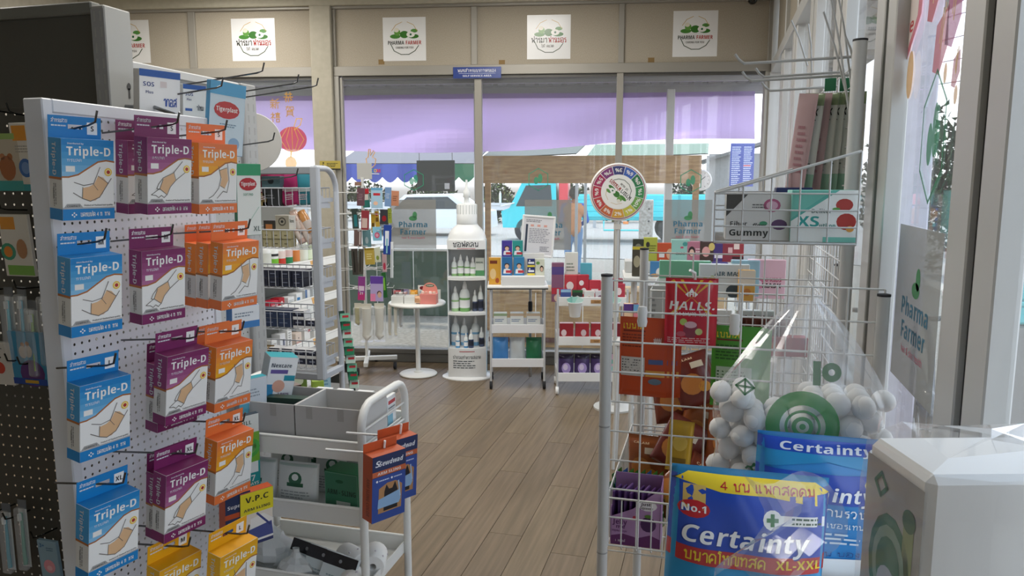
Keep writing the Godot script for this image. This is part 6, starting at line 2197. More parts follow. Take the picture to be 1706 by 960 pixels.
func make_round_table():
	var c := Vector3(-2.27, 0, -5.58)
	var t := thing("round_table", "small white round pedestal table with snack boxes", "table", c)
	var b := mb("eaeae6")
	b.lathe([[0.0, 0.0], [0.148, 0.0], [0.152, 0.004], [0.152, 0.01], [0.145, 0.016], [0.03, 0.022], [0.0, 0.022]], 32)
	part(b, "base_plate", "paint", t)
	b = mb("e4e4e0")
	b.lathe([[0.019, 0.02], [0.019, 0.575]], 16)
	b.lathe([[0.038, 0.021], [0.036, 0.03], [0.019, 0.034]], 16)
	part(b, "pedestal", "paint", t)
	b = mb("efefeb")
	b.lathe([[0.0, 0.575], [0.222, 0.575], [0.228, 0.58], [0.228, 0.59], [0.222, 0.596], [0.0, 0.596]], 40)
	part(b, "tabletop", "paint", t)
	var top := 0.597
	for i in 2:
		var k := thing("white_basket", "white woven plastic basket on the round table, %s" % ["by the clear tub", "by the pink box"][i], "basket", Vector3(c.x - 0.12 + i * 0.1, top, c.z + 0.1 - 0.02 * i), 15)
		for e in [[0, 0.045, 0.0, 0.095], [0, -0.045, 0.0, 0.095]]:
			b = mb("eeeeea")
			b.box(Vector3(0, 0.03, e[1]), Vector3(0.095, 0.06, 0.003))
			b.col = C("c9c9c2")
			for q in 10:
				for y in 3:
					b.box(Vector3(-0.04 + q * 0.009, 0.014 + y * 0.016, e[1] + 0.0018 * signf(e[1])), Vector3(0.005, 0.009, 0.0008))
			part(b, "panel", "film", k)
		for s in [-1.0, 1.0]:
			b = mb("e6e6e2")
			b.box(Vector3(0.046 * s, 0.03, 0), Vector3(0.003, 0.06, 0.09))
			part(b, "panel", "film", k)
		b = mb("e0e0dc")
		b.box(Vector3(0, 0.002, 0), Vector3(0.092, 0.003, 0.088))
		part(b, "bottom", "film", k)
	var pk := thing("snack_display", "salmon pink snack display box with an arched header on the round table", "display box", Vector3(c.x + 0.125, top, c.z + 0.06), 10)
	b = mb("e08a80")
	b.box(Vector3(0, 0.04, 0), Vector3(0.13, 0.08, 0.09), 0.002)
	part(b, "tray", "carton", pk)
	b = mb("e89a8c")
	b.xf = Transform3D(Basis(), Vector3(0, 0.08, -0.043))
	var arch := PackedVector2Array([Vector2(-0.062, 0)])
	for k in 13:
		var a := PI - PI * k / 12.0
		arch.append(Vector2(cos(a) * 0.06, 0.02 + sin(a) * 0.06))
	arch.append(Vector2(0.062, 0))
	b.poly(arch, 1)
	b.col = C("3a6a4a")
	b.disc(0, 0.055, 0.035, 0.012, 2)
	b.col = C("f4e9e0")
	b.text("YUMMY", 0, 0.05, 0.01, 3, 1)
	part(b, "header", "carton", pk)
	for i in 4:
		b = mb(["f0d9cc", "e8b0a0", "f4e4da", "e6c4b4"][i])
		b.box(Vector3(-0.045 + 0.03 * i, 0.086, 0.02 + 0.006 * (i % 2)), Vector3(0.026, 0.026, 0.02), 0.006)
		part(b, "snack_bar", "film", pk)
	var N := [
		[663, 507, 0.1, 0.09, 0.05, "3a2c34", [["r", "c23a44", 0.2, 0.6, 0.6, 0.3]], "dark candy bag with a red label on the round table", -0.03],
		[674, 500, 0.07, 0.08, 0.05, "5a3a7a", [["c", "8a5ab0", 0.5, 0.5, 0.3]], "purple candy bag on the round table", -0.1],
		[689, 500, 0.07, 0.075, 0.05, "e09a34", [["c", "f0c46a", 0.5, 0.6, 0.26]], "orange candy bag on the round table", -0.12],
		[704, 492, 0.075, 0.11, 0.02, "e8ece6", [["c", "7a2a30", 0.5, 0.8, 0.3, 0.14], ["r", "5a9a4a", 0, 0.0, 1, 0.22], ["l", "4a7ab0", 0.2, 0.4, 0.6, 0.2, 2]], "white candy card with a berry picture on the round table", -0.16],
		[726, 488, 0.08, 0.08, 0.02, "d9d9d2", [["l", "8a8a84", 0.15, 0.6, 0.7, 0.25, 2]], "pale grey candy card behind the pink box", -0.16],
		[697, 508, 0.06, 0.06, 0.05, "e6b890", [["l", "a86a40", 0.1, 0.2, 0.8, 0.5, 3]], "peach wrapped sweets in the white basket", 0.1],
		[710, 505, 0.045, 0.075, 0.03, "d9b83a", [["r", "7a9a3a", 0, 0, 0.4, 1]], "yellow and green sachet on the round table", 0.0],
		[718, 505, 0.04, 0.075, 0.03, "e6c84a", [["r", "c9643a", 0.5, 0, 0.4, 1]], "yellow and orange sachet beside the pink box", 0.0],
	]
	for e in N:
		var p := on_z(e[0], e[1], c.z + e[8])
		solo(pouch(e[7], e[2], e[3], e[4], e[5], e[6]), "snack_pack", "film", e[7], "snack", Vector3(p.x, top + (0.004 if e[8] > 0.05 else 0.0), c.z + e[8]), 10)
	b = mb("b9a8b0")
	var tub := thing("clear_tub", "clear tub of brown and white sweets on the round table", "tub", Vector3(c.x - 0.13, top, c.z + 0.0), 0)
	for i in 9:
		var q := mb(["7a4a3a", "d9cfc4", "a86a5a"][i % 3])
		q.box(Vector3(-0.04 + (i % 3) * 0.035, 0.02 + (i / 3) * 0.022, 0.01 * (i % 2)), Vector3(0.03, 0.018, 0.03), 0.006)
		part(q, "sweet", "film", tub)
	b = mb()
	b.lathe([[0.0, 0.0], [0.062, 0.0], [0.066, 0.01], [0.07, 0.085], [0.072, 0.09]], 18)
	part(b, "tub", "bag", tub)


func make_bottle_stand():
	var c := Vector3(-1.86, 0, -5.62)
	var t := thing("bottle_stand", "white floor display stand shaped like a giant bottle with three shelves", "display stand", c, 15)
	var half := [[0.0, 0.175], [0.02, 0.175], [0.02, 0.15], [1.06, 0.15], [1.12, 0.142], [1.17, 0.118], [1.2, 0.09], [1.22, 0.076], [1.37, 0.076]]
	# back board cut to the bottle's outline
	var pts := PackedVector2Array()
	for e in half:
		pts.append(Vector2(e[1], e[0]))
	var rev := half.duplicate()
	rev.reverse()
	for e in rev:
		pts.append(Vector2(-e[1], e[0]))
	var b := mb("e6e8e8")
	b.xf = Transform3D(Basis(), Vector3(0, 0, -0.1))
	b.poly(pts, 0)
	b.xf = Transform3D(Basis(Vector3.UP, PI), Vector3(0, 0, -0.108))
	b.poly(pts, 0)
	part(b, "back_board", "carton", t)
	b = mb("eef0f0")
	b.lathe([[0.0, 0.0], [0.205, 0.0], [0.205, 0.008], [0.175, 0.022], [0.0, 0.022]], 32, Vector3.ZERO, 1.0, 0.75)
	part(b, "base", "paint", t)
	for s in [-1.0, 1.0]:
		b = mb("dfe6ea")
		b.box(Vector3(0.146 * s, 0.56, -0.01), Vector3(0.008, 1.08, 0.19), 0.002)
		b.col = C("6fb4cc")
		b.box(Vector3(0.1505 * s, 0.56, -0.05), Vector3(0.001, 1.06, 0.08))
		b.col = C("eef4f6")
		for k in 7:
			b.box(Vector3(0.151 * s, 0.15 + 0.14 * k, -0.05), Vector3(0.001, 0.03, 0.02), 0.0)
		part(b, "side_wall", "carton", t)
	# curved apron, shelf fronts and shoulder
	var bow := func(y0: float, y1: float, hex: String, rad: float) -> MB:
		var q := mb(hex)
		for k in 12:
			var a := lerpf(-1.0, 1.0, k / 12.0)
			var e := lerpf(-1.0, 1.0, (k + 1) / 12.0)
			var pa := Vector3(a * 0.15, 0, 0.085 + 0.035 * (1.0 - a * a))
			var pe := Vector3(e * 0.15, 0, 0.085 + 0.035 * (1.0 - e * e))
			q.quad(pa + Vector3(0, y0, 0), pe + Vector3(0, y0, 0), pe + Vector3(0, y1, 0), pa + Vector3(0, y1, 0))
			q.quad(pa + Vector3(0, y1, 0), pe + Vector3(0, y1, 0), Vector3(pe.x, y1, -0.1), Vector3(pa.x, y1, -0.1))
			q.quad(pe + Vector3(0, y0, 0), pa + Vector3(0, y0, 0), Vector3(pa.x, y0, -0.1), Vector3(pe.x, y0, -0.1))
		return q
	for e in [[0.02, 0.25, "apron", "e9ebeb"], [0.515, 0.535, "shelf", "f0f2f2"], [0.79, 0.815, "shelf", "f0f2f2"], [1.03, 1.1, "shoulder_panel", "eef0f0"]]:
		b = bow.call(e[0], e[1], e[3], 0.0)
		if e[2] == "apron":
			b.warp = func(x, y): return 0.035 * (1.0 - (x / 0.15) * (x / 0.15))
			b.xf = Transform3D(Basis(), Vector3(0, 0, 0.0858))
			b.col = C("5a6468")
			b.thai("นำเกลอทำความสะอาด", -0.11, 0.17, 0.02, 1, 0.22, 0.14)
			b.lines(-0.11, 0.09, 0.2, 0.07, 4, 1, 7)
			b.col = C("b04048")
			b.rect(-0.06, 0.225, 0.12, 0.006, 1)
		part(b, e[2], "carton", t)
	# shoulder and cap, as a shallow rounded half bottle
	b = mb("eceeee")
	b.lathe([[0.15, 1.1], [0.146, 1.13], [0.13, 1.165], [0.105, 1.195], [0.08, 1.215], [0.075, 1.225]], 28, Vector3(0, 0, 0.0), 1.0, 0.72)
	b.xf = Transform3D(Basis(), Vector3(0, 0, 0.108))
	part(b, "shoulder", "paint", t)
	b = mb("e9ecec")
	b.lathe([[0.078, 1.22], [0.08, 1.225], [0.08, 1.29], [0.076, 1.295], [0.076, 1.37], [0.07, 1.378], [0.022, 1.382], [0.02, 1.42], [0.03, 1.43], [0.026, 1.47], [0.01, 1.5], [0.008, 1.56], [0.0, 1.562]], 28, Vector3.ZERO, 1.0, 0.75)
	var cap := part(b, "cap", "paint", t)
	b = mb("d3d8d8")
	for k in 20:
		var a := TAU * k / 20
		b.box(Vector3(cos(a) * 0.0775, 1.333, sin(a) * 0.0775 * 0.75), Vector3(0.005, 0.07, 0.005), 0.001)
	part(b, "cap_rib", "paint", cap)
	# name on the shoulder
	b = mb("2a2f3a")
	b.xf = Transform3D(Basis(), Vector3(0, 0, 0.0))
	b.warp = func(x, y): return 0.002 + 0.085 + 0.035 * (1.0 - (x / 0.15) * (x / 0.15)) - maxf(0.0, y - 1.1) * 0.25
	b.thai("ซอฟคลน", -0.1, 1.052, 0.032, 3, 0.2, 0.15)
	b.col = C("c0343c")
	b.rect(-0.07, 1.036, 0.14, 0.003, 1)
	part(b, "name", "paper", t)
	# bottles on its shelves: x, shelf height, radius, height, colour of the liquid, label
	var G := [
		[-0.1, 0.815, 0.022, 0.15, "9ac48a", "green", "upper"], [-0.05, 0.815, 0.024, 0.17, "8aba7a", "green", "upper"], [0.0, 0.815, 0.022, 0.16, "7ab06a", "green", "upper"], [0.045, 0.815, 0.022, 0.15, "94c284", "green", "upper"],
		[-0.095, 0.535, 0.03, 0.2, "a4cc94", "green", "middle"], [-0.02, 0.535, 0.042, 0.24, "7ab06a", "green", "middle"], [0.06, 0.535, 0.02, 0.17, "4a5670", "navy", "middle"], [0.105, 0.535, 0.022, 0.21, "55607a", "navy", "middle"],
		[-0.1, 0.25, 0.035, 0.24, "7ab0d4", "blue", "lower"], [-0.03, 0.25, 0.03, 0.22, "8abce0", "blue", "lower"], [0.06, 0.25, 0.035, 0.24, "84b6da", "blue", "lower"], [0.11, 0.25, 0.02, 0.16, "4a5670", "navy", "lower"], [-0.075, 0.25, 0.017, 0.13, "5a9cc8", "blue", "lower"], [-0.01, 0.25, 0.017, 0.12, "4a8cbc", "blue", "lower"], [0.03, 0.25, 0.02, 0.15, "3f4a68", "navy", "lower"],
	]
	for i in G.size():
		var e: Array = G[i]
		var zz := 0.02 if i < 12 else 0.07
		if i in [8, 9, 10]:
			zz = -0.035
		var p := c + Basis(Vector3.UP, deg_to_rad(15.0)) * Vector3(e[0], 0, zz)
		var bt := thing("cleanser_bottle", "%s %s cleansing bottle on the %s shelf of the bottle stand" % [["small", "tall", "plain", "slim"][i % 4], e[5], e[6]], "bottle", Vector3(p.x, e[1] + 0.001, p.z), 0, "bottles on the bottle stand")
		var r: float = e[2]
		var h: float = e[3]
		b = mb(e[4])
		b.lathe([[0.0, 0.0], [r, 0.0], [r, h * 0.45]], 14)
		b.col = C("e9efef")
		b.lathe([[r, h * 0.45], [r, h * 0.55], [r * 0.75, h * 0.68], [r * 0.4, h * 0.74]], 14)
		part(b, "body", "film", bt)
		b = mb("f2f4f4")
		b.lathe([[r * 0.45, h * 0.74], [r * 0.45, h * 0.84], [r * 0.2, h * 0.96], [0.0, h]], 12)
		part(b, "cap", "film", bt)
		b = mb("f0f2f4" if e[5] != "navy" else "23283a")
		b.lathe([[r - 0.0005, h * 0.12], [r + 0.0006, h * 0.12], [r + 0.0006, h * 0.38], [r - 0.0005, h * 0.38]], 14)
		part(b, "label", "paper", bt)
	var bx := c + Basis(Vector3.UP, deg_to_rad(15.0)) * Vector3(0.1, 0, 0.0)
	solo(carton("cleanserbox", 0.07, 0.14, 0.05, ["dfe6e0"], [["t", "3a5a4a", "NASAL", 0.5, 0.7, 0.1, 0.8], ["r", "5a9a6a", 0, 0, 1, 0.3]]), "carton", "carton", "white and green carton on the upper shelf of the bottle stand", "box", Vector3(bx.x, 0.816, bx.z), 15)


func make_tray_cart(called: String, label: String, at: Vector3, turn: float, w: float, d: float, levels: Array, top: float, hex: String, wheel: String) -> Node3D:
	var t := thing(called, label, "trolley", at, turn)
	for sx in [-1.0, 1.0]:
		for sz in [-1.0, 1.0]:
			var b := mb("c9cacb")
			b.tube([Vector3(sx * w / 2, 0.06, sz * d / 2), Vector3(sx * w / 2, top, sz * d / 2)], 0.008, 8)
			part(b, "post", "paint", t)
			castor(t, Vector3(sx * w / 2, 0, sz * d / 2), wheel)
	for y in levels:
		var b := mb(hex)
		b.box(Vector3(0, y, 0), Vector3(w, 0.006, d), 0.001)
		for s in [-1.0, 1.0]:
			b.box(Vector3(0, y + 0.03, s * d / 2), Vector3(w, 0.066, 0.006), 0.002)
			b.box(Vector3(s * w / 2, y + 0.03, 0), Vector3(0.006, 0.066, d), 0.002)
		part(b, "tray", "paint", t)
	return t


func make_far_carts():
	# adjustable side table with two trays
	var c := Vector3(-1.42, 0, -5.5)
	var t := make_tray_cart("side_table_cart", "white wheeled side table with two trays beside the bottle stand", c, 15, 0.4, 0.28, [0.43, 0.17], 0.76, "e9eaec", "2a2a2c")
	var b := mb("f0f0ee")
	b.box(Vector3(0, 0.775, 0), Vector3(0.45, 0.02, 0.32), 0.004)
	part(b, "tabletop", "paint", t)
	b = mb("3a3836")
	b.box(Vector3(0, 0.762, 0.0), Vector3(0.45, 0.008, 0.32))
	part(b, "underside", "matte", t)
	b = mb("2a2a2c")
	b.lathe([[0.012, 0.55], [0.017, 0.56], [0.017, 0.62], [0.012, 0.63]], 12, Vector3(0.1, 0, -0.1))
	part(b, "height_lock", "rubber", t)
	b = mb("b9bbbc")
	b.tube([Vector3(0.1, 0.03, -0.1), Vector3(0.1, 0.76, -0.1)], 0.011, 8)
	part(b, "column", "chrome", t)
	var f := Transform3D(Basis(Vector3.UP, deg_to_rad(15.0)), c)
	var put := func(m: ArrayMesh, called: String, mat: String, label: String, cat: String, x: float, y: float, z: float, group := "") -> MeshInstance3D:
		return solo(m, called, mat, label, cat, f * Vector3(x, y, z), 15, group)
	var T := 0.786
	put.call(carton("orangebox", 0.09, 0.2, 0.05, ["d9a23c", "c28a2c"], [["r", "7a3a24", 0.1, 0.78, 0.6, 0.12], ["c", "e8c890", 0.35, 0.4, 0.26, 0.2], ["c", "a8502c", 0.7, 0.15, 0.16, 0.1]]), "carton", "carton", "amber supplement box on the side table cart", "box", -0.17, T, 0.06)
	# white counter display with men's boxes
	var wd := thing("counter_display", "white sloping counter display on the side table cart", "display", f * Vector3(0.04, T, 0.09), 15)
	b = mb("ececea")
	b.box(Vector3(0, 0.035, 0), Vector3(0.32, 0.07, 0.12), 0.003)
	part(b, "base", "carton", wd)
	b = mb("e4e4e2")
	b.box(Vector3(0, 0.15, -0.055), Vector3(0.32, 0.16, 0.008), 0.002)
	part(b, "back", "carton", wd)
	var man := func(bg: String) -> Array:
		return [["c", "3a2a26", 0.5, 0.56, 0.24, 0.12], ["c", "e6bfa4", 0.5, 0.5, 0.19, 0.12, 3.0], ["p", "eceef2", [0.15, 0.1, 0.2, 0.34, 0.5, 0.4, 0.8, 0.34, 0.85, 0.1], 2.0], ["r", "c23a44", 0.4, 0.14, 0.55, 0.14, 4.0], ["r", bg, 0.0, 0.0, 1.0, 0.1, 4.0]]
	var mens := [["2f6fa8", "royal blue", -0.08, 0.07, 0.08], ["3a86b8", "mid blue", 0.01, 0.07, 0.08], ["4a3f9a", "violet", -0.08, 0.205, 0.02], ["2f9a94", "teal", 0.0, 0.205, 0.02]]
	for e in mens:
		put.call(carton("men" + e[1], 0.078, 0.135 if e[3] < 0.1 else 0.12, 0.045, [e[0], "244a78"], man.call(e[0])), "hair_dye_box", "carton", "%s hair colour box with a man's portrait on the side table cart" % e[1], "box", e[2], T + e[3] + (0.001 if e[3] < 0.1 else 0.0), e[4])
	for i in 2:
		put.call(carton("niv%d" % i, 0.055, 0.06, 0.03, ["23306a", "1c2858"], [["r", "e8d24a", 0, 0, 1, 0.25], ["r", "eef0f4", 0.1, 0.4, 0.8, 0.25], ["c", "f0f2f6", 0.3, 0.8, 0.1]]), "carton", "carton", "small navy carton with a yellow base, stacked in the counter display", "box", 0.1, T + 0.071 + i * 0.0615, 0.08, "navy cartons in the counter display")
	put.call(carton("greenlady", 0.07, 0.12, 0.03, ["d9dccb"], [["c", "3a2c28", 0.7, 0.4, 0.2, 0.2], ["c", "e6c4ac", 0.7, 0.36, 0.14, 0.14, 3.0], ["c", "6a9a4a", 0.3, 0.75, 0.2, 0.1]]), "carton", "carton", "pale green box with a woman's face in the counter display", "box", 0.165, T + 0.071, 0.07)
	# framed leaflet leaning behind
	var fr := thing("framed_notice", "white framed printed notice standing on the side table cart", "notice", f * Vector3(0.13, T, -0.06), 15)
	fr.rotation_degrees.z = -4
	b = mb("f0f1f1")
	for e in [[0, 0.2, 0.25, 0.014], [0, 0.5, 0.25, 0.014]]:
		b.box(Vector3(0, e[1], 0), Vector3(0.25, 0.016, 0.014), 0.003)
	for s in [-1.0, 1.0]:
		b.box(Vector3(s * 0.118, 0.35, 0), Vector3(0.016, 0.3, 0.014), 0.003)
	b.box(Vector3(0, 0.1, -0.01), Vector3(0.03, 0.2, 0.008))
	part(b, "frame", "paint", fr)
	b = mb("e2e2e6")
	b.box(Vector3(0, 0.35, 0), Vector3(0.225, 0.29, 0.004))
	b.xf = Transform3D(Basis(), Vector3(-0.1, 0.22, 0.0022))
	paint(b, 0.2, 0.26, [["l", "7a7a84", 0.02, 0.9, 0.6, 0.09, 2], ["r", "3a4456", 0.02, 0.04, 0.08, 0.8], ["r", "e0a89a", 0.2, 0.78, 0.12, 0.06], ["r", "e0a89a", 0.45, 0.78, 0.12, 0.06], ["r", "e0a89a", 0.7, 0.78, 0.12, 0.06], ["l", "9a9aa4", 0.16, 0.3, 0.8, 0.44, 9], ["l", "6a6a78", 0.6, 0.06, 0.36, 0.16, 4]])
	part(b, "sheet", "paper", fr)
	# goods in its trays
	for i in 3:
		put.call(carton("gloves%d" % i, 0.1, 0.13, 0.08, ["e6e8e4", "d4d8d2", "c9d0c4"], [["l", "4a6a9a", 0.1, 0.5, 0.7, 0.2, 2], ["r", "9ab08a" if i == 0 else "c9b49a", 0, 0.85, 1, 0.15], ["l", "6a7a8a", 0.1, 0.15, 0.7, 0.2, 2]]), "carton", "carton", ["white carton with a green edge in the upper tray of the side table cart", "white flap-topped carton in the upper tray of the side table cart", "white carton with a tan edge in the upper tray of the side table cart"][i], "box", -0.13 + i * 0.125, 0.434, 0.03)
	for i in 3:
		var hx: String = ["4f8fd0", "d4d8d8", "2f7a52"][i]
		var m := pouch("brushbag%d" % i, 0.118, 0.2, 0.08, hx, [["s", ["3a78b8", "bcc2c2", "24643f"][i], [0.2, 0.05, 0.3, 0.9], 0.03], ["s", ["3a78b8", "bcc2c2", "24643f"][i], [0.5, 0.05, 0.5, 0.9], 0.03], ["s", ["3a78b8", "bcc2c2", "24643f"][i], [0.8, 0.05, 0.7, 0.9], 0.03]])
		put.call(m, "sponge_bag", "film", "%s ribbed bag standing in the lower tray of the side table cart" % ["blue", "clear white", "green"][i], "bag", -0.13 + i * 0.127, 0.174, 0.03)
	# three-tier cart with sanitary goods
	c = Vector3(-0.86, 0, -5.5)
	f = Transform3D(Basis(Vector3.UP, deg_to_rad(14.0)), c)
	var t2 := make_tray_cart("tier_cart", "white three-tier cart with masks and sanitary pads", c, 14, 0.5, 0.3, [0.1, 0.37, 0.66], 0.78, "f0f0ee", "f0f0ee")
	for y in [0.4, 0.69]:
		b = mb("b98a58")
		b.box(Vector3(0.03, y, 0.1545), Vector3(0.085, 0.026, 0.002))
		b.xf = Transform3D(Basis(), Vector3(0.03, y, 0.156))
		b.col = C("6a4a2a")
		b.text("Sale!", 0, -0.006, 0.012, 1, 1, true, 0.2)
		part(b, "price_tag", "paper", t2)
	for s in [-0.13, 0.14]:
		var bk := thing("hanging_bucket", "small white plastic bucket of sachets hooked on the cart rim, %s" % ["beside the blue box", "beside the grid stand"][0 if s < 0 else 1], "bucket", f * Vector3(s, 0.59, 0.215), 14)
		b = mb("f0f0ee")
		b.lathe([[0.0, 0.0], [0.036, 0.0], [0.038, 0.004], [0.05, 0.1], [0.053, 0.102], [0.053, 0.108], [0.048, 0.108], [0.035, 0.006], [0.0, 0.006]], 18)
		part(b, "pail", "film", bk)
		for k in 3:
			b = mb(["8fcfc4", "a8dcd2", "c9e8e0"][k])
			b.xf = Transform3D(Basis(Vector3.BACK, 0.5 - 0.5 * k), Vector3(-0.015 + 0.015 * k, 0.09, 0.0))
			b.box(Vector3(0, 0.02, 0.006 * k), Vector3(0.045, 0.07, 0.004), 0.001)
			part(b, "sachet", "film", bk)
		for k in 2:
			b = mb("c4c6c8")
			b.tube([Vector3(-0.02 + 0.04 * k, 0.1, -0.05), Vector3(-0.02 + 0.04 * k, 0.145, -0.056), Vector3(-0.02 + 0.04 * k, 0.14, -0.075)], 0.003, 5)
			part(b, "handle_hook", "chrome", bk)
	var put2 := func(m: ArrayMesh, called: String, mat: String, label: String, cat: String, x: float, y: float, z: float, group := "") -> MeshInstance3D:
		return solo(m, called, mat, label, cat, f * Vector3(x, y, z), 14, group)
	var lotus := [["c", "e8ddd4", 0.5, 0.5, 0.28, 0.2], ["c", "6a6460", 0.5, 0.46, 0.16, 0.12, 3.0]]
	var R := [
		["4a5a9a", [["r", "9ac0dc", 0, 0.82, 1, 0.18], ["c", "23306a", 0.5, 0.3, 0.3, 0.2]], "deep blue face mask box on the top of the tier cart", -0.19, 0.075, 0.105, 0.08],
		["2f3a34", [["r", "2f6a3a", 0, 0.85, 1, 0.15], ["c", "b9b4ae", 0.5, 0.4, 0.26, 0.2]], "black green-topped face mask box on the tier cart", -0.105, 0.075, 0.1, 0.08],
		["dcdcd8", lotus, "white face mask box with a grey face on the tier cart", -0.02, 0.075, 0.095, 0.08],
		["d4d0d4", [["c", "8a6a7a", 0.5, 0.5, 0.26, 0.2]], "lilac grey face mask box on the tier cart", 0.06, 0.07, 0.095, 0.08],
		["9ac8b8", [["c", "e4ece8", 0.5, 0.5, 0.26, 0.2]], "mint face mask box on the tier cart", 0.135, 0.065, 0.09, 0.08],
		["b83a4a", [["c", "f0dcdc", 0.4, 0.6, 0.26, 0.2]], "crimson pouch box behind the mint face mask box", 0.21, 0.075, 0.14, 0.02],
	]
	for e in R:
		put2.call(carton(e[2], e[4], e[5], 0.04, [e[0]], e[1]), "carton", "carton", e[2], "box", e[3], 0.664, e[6])
	# second row raised behind: tall stack and red snack boxes
	var B := [
		["8a5a78", [["r", "c23a4a", 0.0, 0.2, 1, 0.16], ["c", "e0c4b4", 0.5, 0.1, 0.3, 0.1], ["r", "5a4a8a", 0, 0.7, 1, 0.2]], "tall mauve display carton at the end of the tier cart", -0.245, 0.09, 0.29, -0.02],
		["e0e2da", [["l", "7a8a7a", 0.1, 0.6, 0.7, 0.2, 3], ["c", "8aa85a", 0.5, 0.25, 0.2, 0.15]], "white carton with green leaves standing on the tier cart", -0.14, 0.095, 0.36, -0.09],
		["5ab0c4", [["r", "e0c24a", 0.0, 0.0, 1, 0.14], ["l", "2f6a7a", 0.2, 0.5, 0.6, 0.2, 2]], "turquoise carton with a yellow base on the tier cart", -0.03, 0.085, 0.28, -0.09],
		["c9404a", [["c", "f0e0dc", 0.45, 0.6, 0.3, 0.16], ["c", "e09a8a", 0.5, 0.3, 0.3, 0.16]], "red pouch with a peach picture on the tier cart", -0.15, 0.09, 0.2, -0.02],
		["bf3440", [["c", "f4ecea", 0.4, 0.7, 0.2, 0.1], ["c", "f4ecea", 0.6, 0.4, 0.22, 0.12]], "red pouch with white blossoms on the tier cart", -0.06, 0.09, 0.2, -0.03],
		["c43a48", [["r", "f0e4e4", 0.2, 0.4, 0.6, 0.2]], "low red carton with a white stripe on the tier cart", 0.03, 0.085, 0.16, -0.03],
		["d0606a", [["r", "f0d4d4", 0.1, 0.3, 0.8, 0.3]], "pink red carton with a pale panel on the tier cart", 0.11, 0.09, 0.15, -0.03],
		["8a3440", [["l", "d0a0a4", 0.2, 0.3, 0.6, 0.4, 3]], "dark crimson carton at the end of the tier cart", 0.2, 0.08, 0.17, -0.05],
	]
	for e in B:
		put2.call(carton(e[2], e[4], e[5], 0.04, [e[0]], e[1]), "carton", "carton", e[2], "box", e[3], 0.664, e[6])
	for i in 4:
		var hx: String = ["a82a34", "c03038", "b42c36", "9a2430"][i]
		put2.call(carton("redbox%d" % i, 0.1, 0.14, 0.06, [hx, "8a202a", "e4b4b8"], [["c", "f0dcdc", [0.3, 0.6, 0.5, 0.4][i], 0.5, 0.2, 0.18], ["r", "e8c4a4", 0.6, 0.1, 0.3, 0.2]]), "sanitary_box", "carton", "%s sanitary box in the middle tray of the tier cart" % ["ruby red", "bright red", "carmine", "dark red"][i], "box", -0.18 + i * 0.115, 0.374, 0.04)
	for i in 4:
		var m := pouch("padpack%d" % i, 0.112, 0.17, 0.06, "4a3a68" if i < 3 else "e0a8c8", [["c", "b8a0d8", 0.5, 0.4, 0.3, 0.25], ["c", "e8d8f0", 0.45, 0.45, 0.16, 0.14, 3.0], ["r", "241c34", 0, 0.82, 1, 0.18]] if i < 3 else [["r", "8ad0c8", 0, 0.3, 1, 0.2], ["c", "4ab0a0", 0.3, 0.7, 0.12, 0.1], ["r", "f0d8e8", 0, 0.0, 1, 0.2]])
		put2.call(m, "pad_pack", "film", ["violet pad pack with a swirl print at the end of the bottom tray", "violet pad pack with a swirl print in the bottom tray", "violet pad pack beside the pink one", "pink and mint pad pack in the bottom tray of the tier cart"][i], "pack", -0.18 + i * 0.12, 0.106, 0.03)


func make_prize_wheel():
	var p := at_depth(1030, 320, 5.0)
	var t := thing("prize_wheel", "round discount wheel of coloured segments on a thin stand", "prize wheel", Vector3(p.x, 0, p.z), 14)
	var cy := p.y
	var b := mb("c8c8c4")
	b.tube([Vector3(0, 0.02, -0.02), Vector3(0, cy, -0.02)], 0.013, 8)
	b.lathe([[0.0, 0.0], [0.14, 0.0], [0.14, 0.012], [0.0, 0.02]], 24, Vector3(0, 0, -0.02))
	part(b, "stand", "paint", t)
	b = mb("d8d4cc")
	b.box(Vector3(0, cy - 0.23, -0.005), Vector3(0.05, 0.035, 0.004))
	part(b, "label_plate", "paper", t)
	b = mb("f0eeea")
	b.xf = Transform3D(Basis(Vector3.RIGHT, PI / 2), Vector3(0, cy, 0))
	b.lathe([[0.0, -0.006], [0.186, -0.006], [0.19, -0.003], [0.19, 0.003], [0.186, 0.006], [0.0, 0.006]], 48)
	var disc := part(b, "disc", "film", t)
	var cols := ["3c3f78", "4466b4", "2f7a4c", "3f8f50", "74a850", "c9c24a", "d6a03e", "cc6a40", "c24a48", "b83c4c", "a83a60", "84407a"]
	var txt := ["3%", "6%", "0%", "1%", "10%", "1%", "2%", "8%", "4%", "6%", "5%", "7%"]
	b = mb("8a2f40")
	b.xf = Transform3D(Basis(), Vector3(0, cy, 0.0064))
	b.arc(0, 0, 0.174, 0.179, 0, TAU, 1, 48)
	part(b, "rim", "film", disc)
	for k in 12:
		var mid := PI / 2 - k * TAU / 12.0
		b = mb(cols[k])
		b.xf = Transform3D(Basis(), Vector3(0, cy, 0.0064))
		b.arc(0, 0, 0.115, 0.17, mid - PI / 12.0 + 0.012, mid + PI / 12.0 - 0.012, 1, 6)
		b.xf = Transform3D(Basis(Vector3.BACK, mid + PI / 2), Vector3(cos(mid) * 0.143, cy + sin(mid) * 0.143, 0.0064))
		b.col = C("f2efe8")
		b.text(txt[k], 0, -0.012, 0.024, 2, 1)
		part(b, "segment", "film", disc)
	# emblem in the middle
	b = mb("f4f2ec")
	b.xf = Transform3D(Basis(), Vector3(0, cy, 0.0064))
	b.disc(0, 0, 0.112, 0.112, 1, 32)
	b.xf = Transform3D(Basis(Vector3.BACK, 2.4), Vector3(0, cy, 0.0064))
	draw_emblem(b, 0.19, true)
	part(b, "emblem", "film", disc)


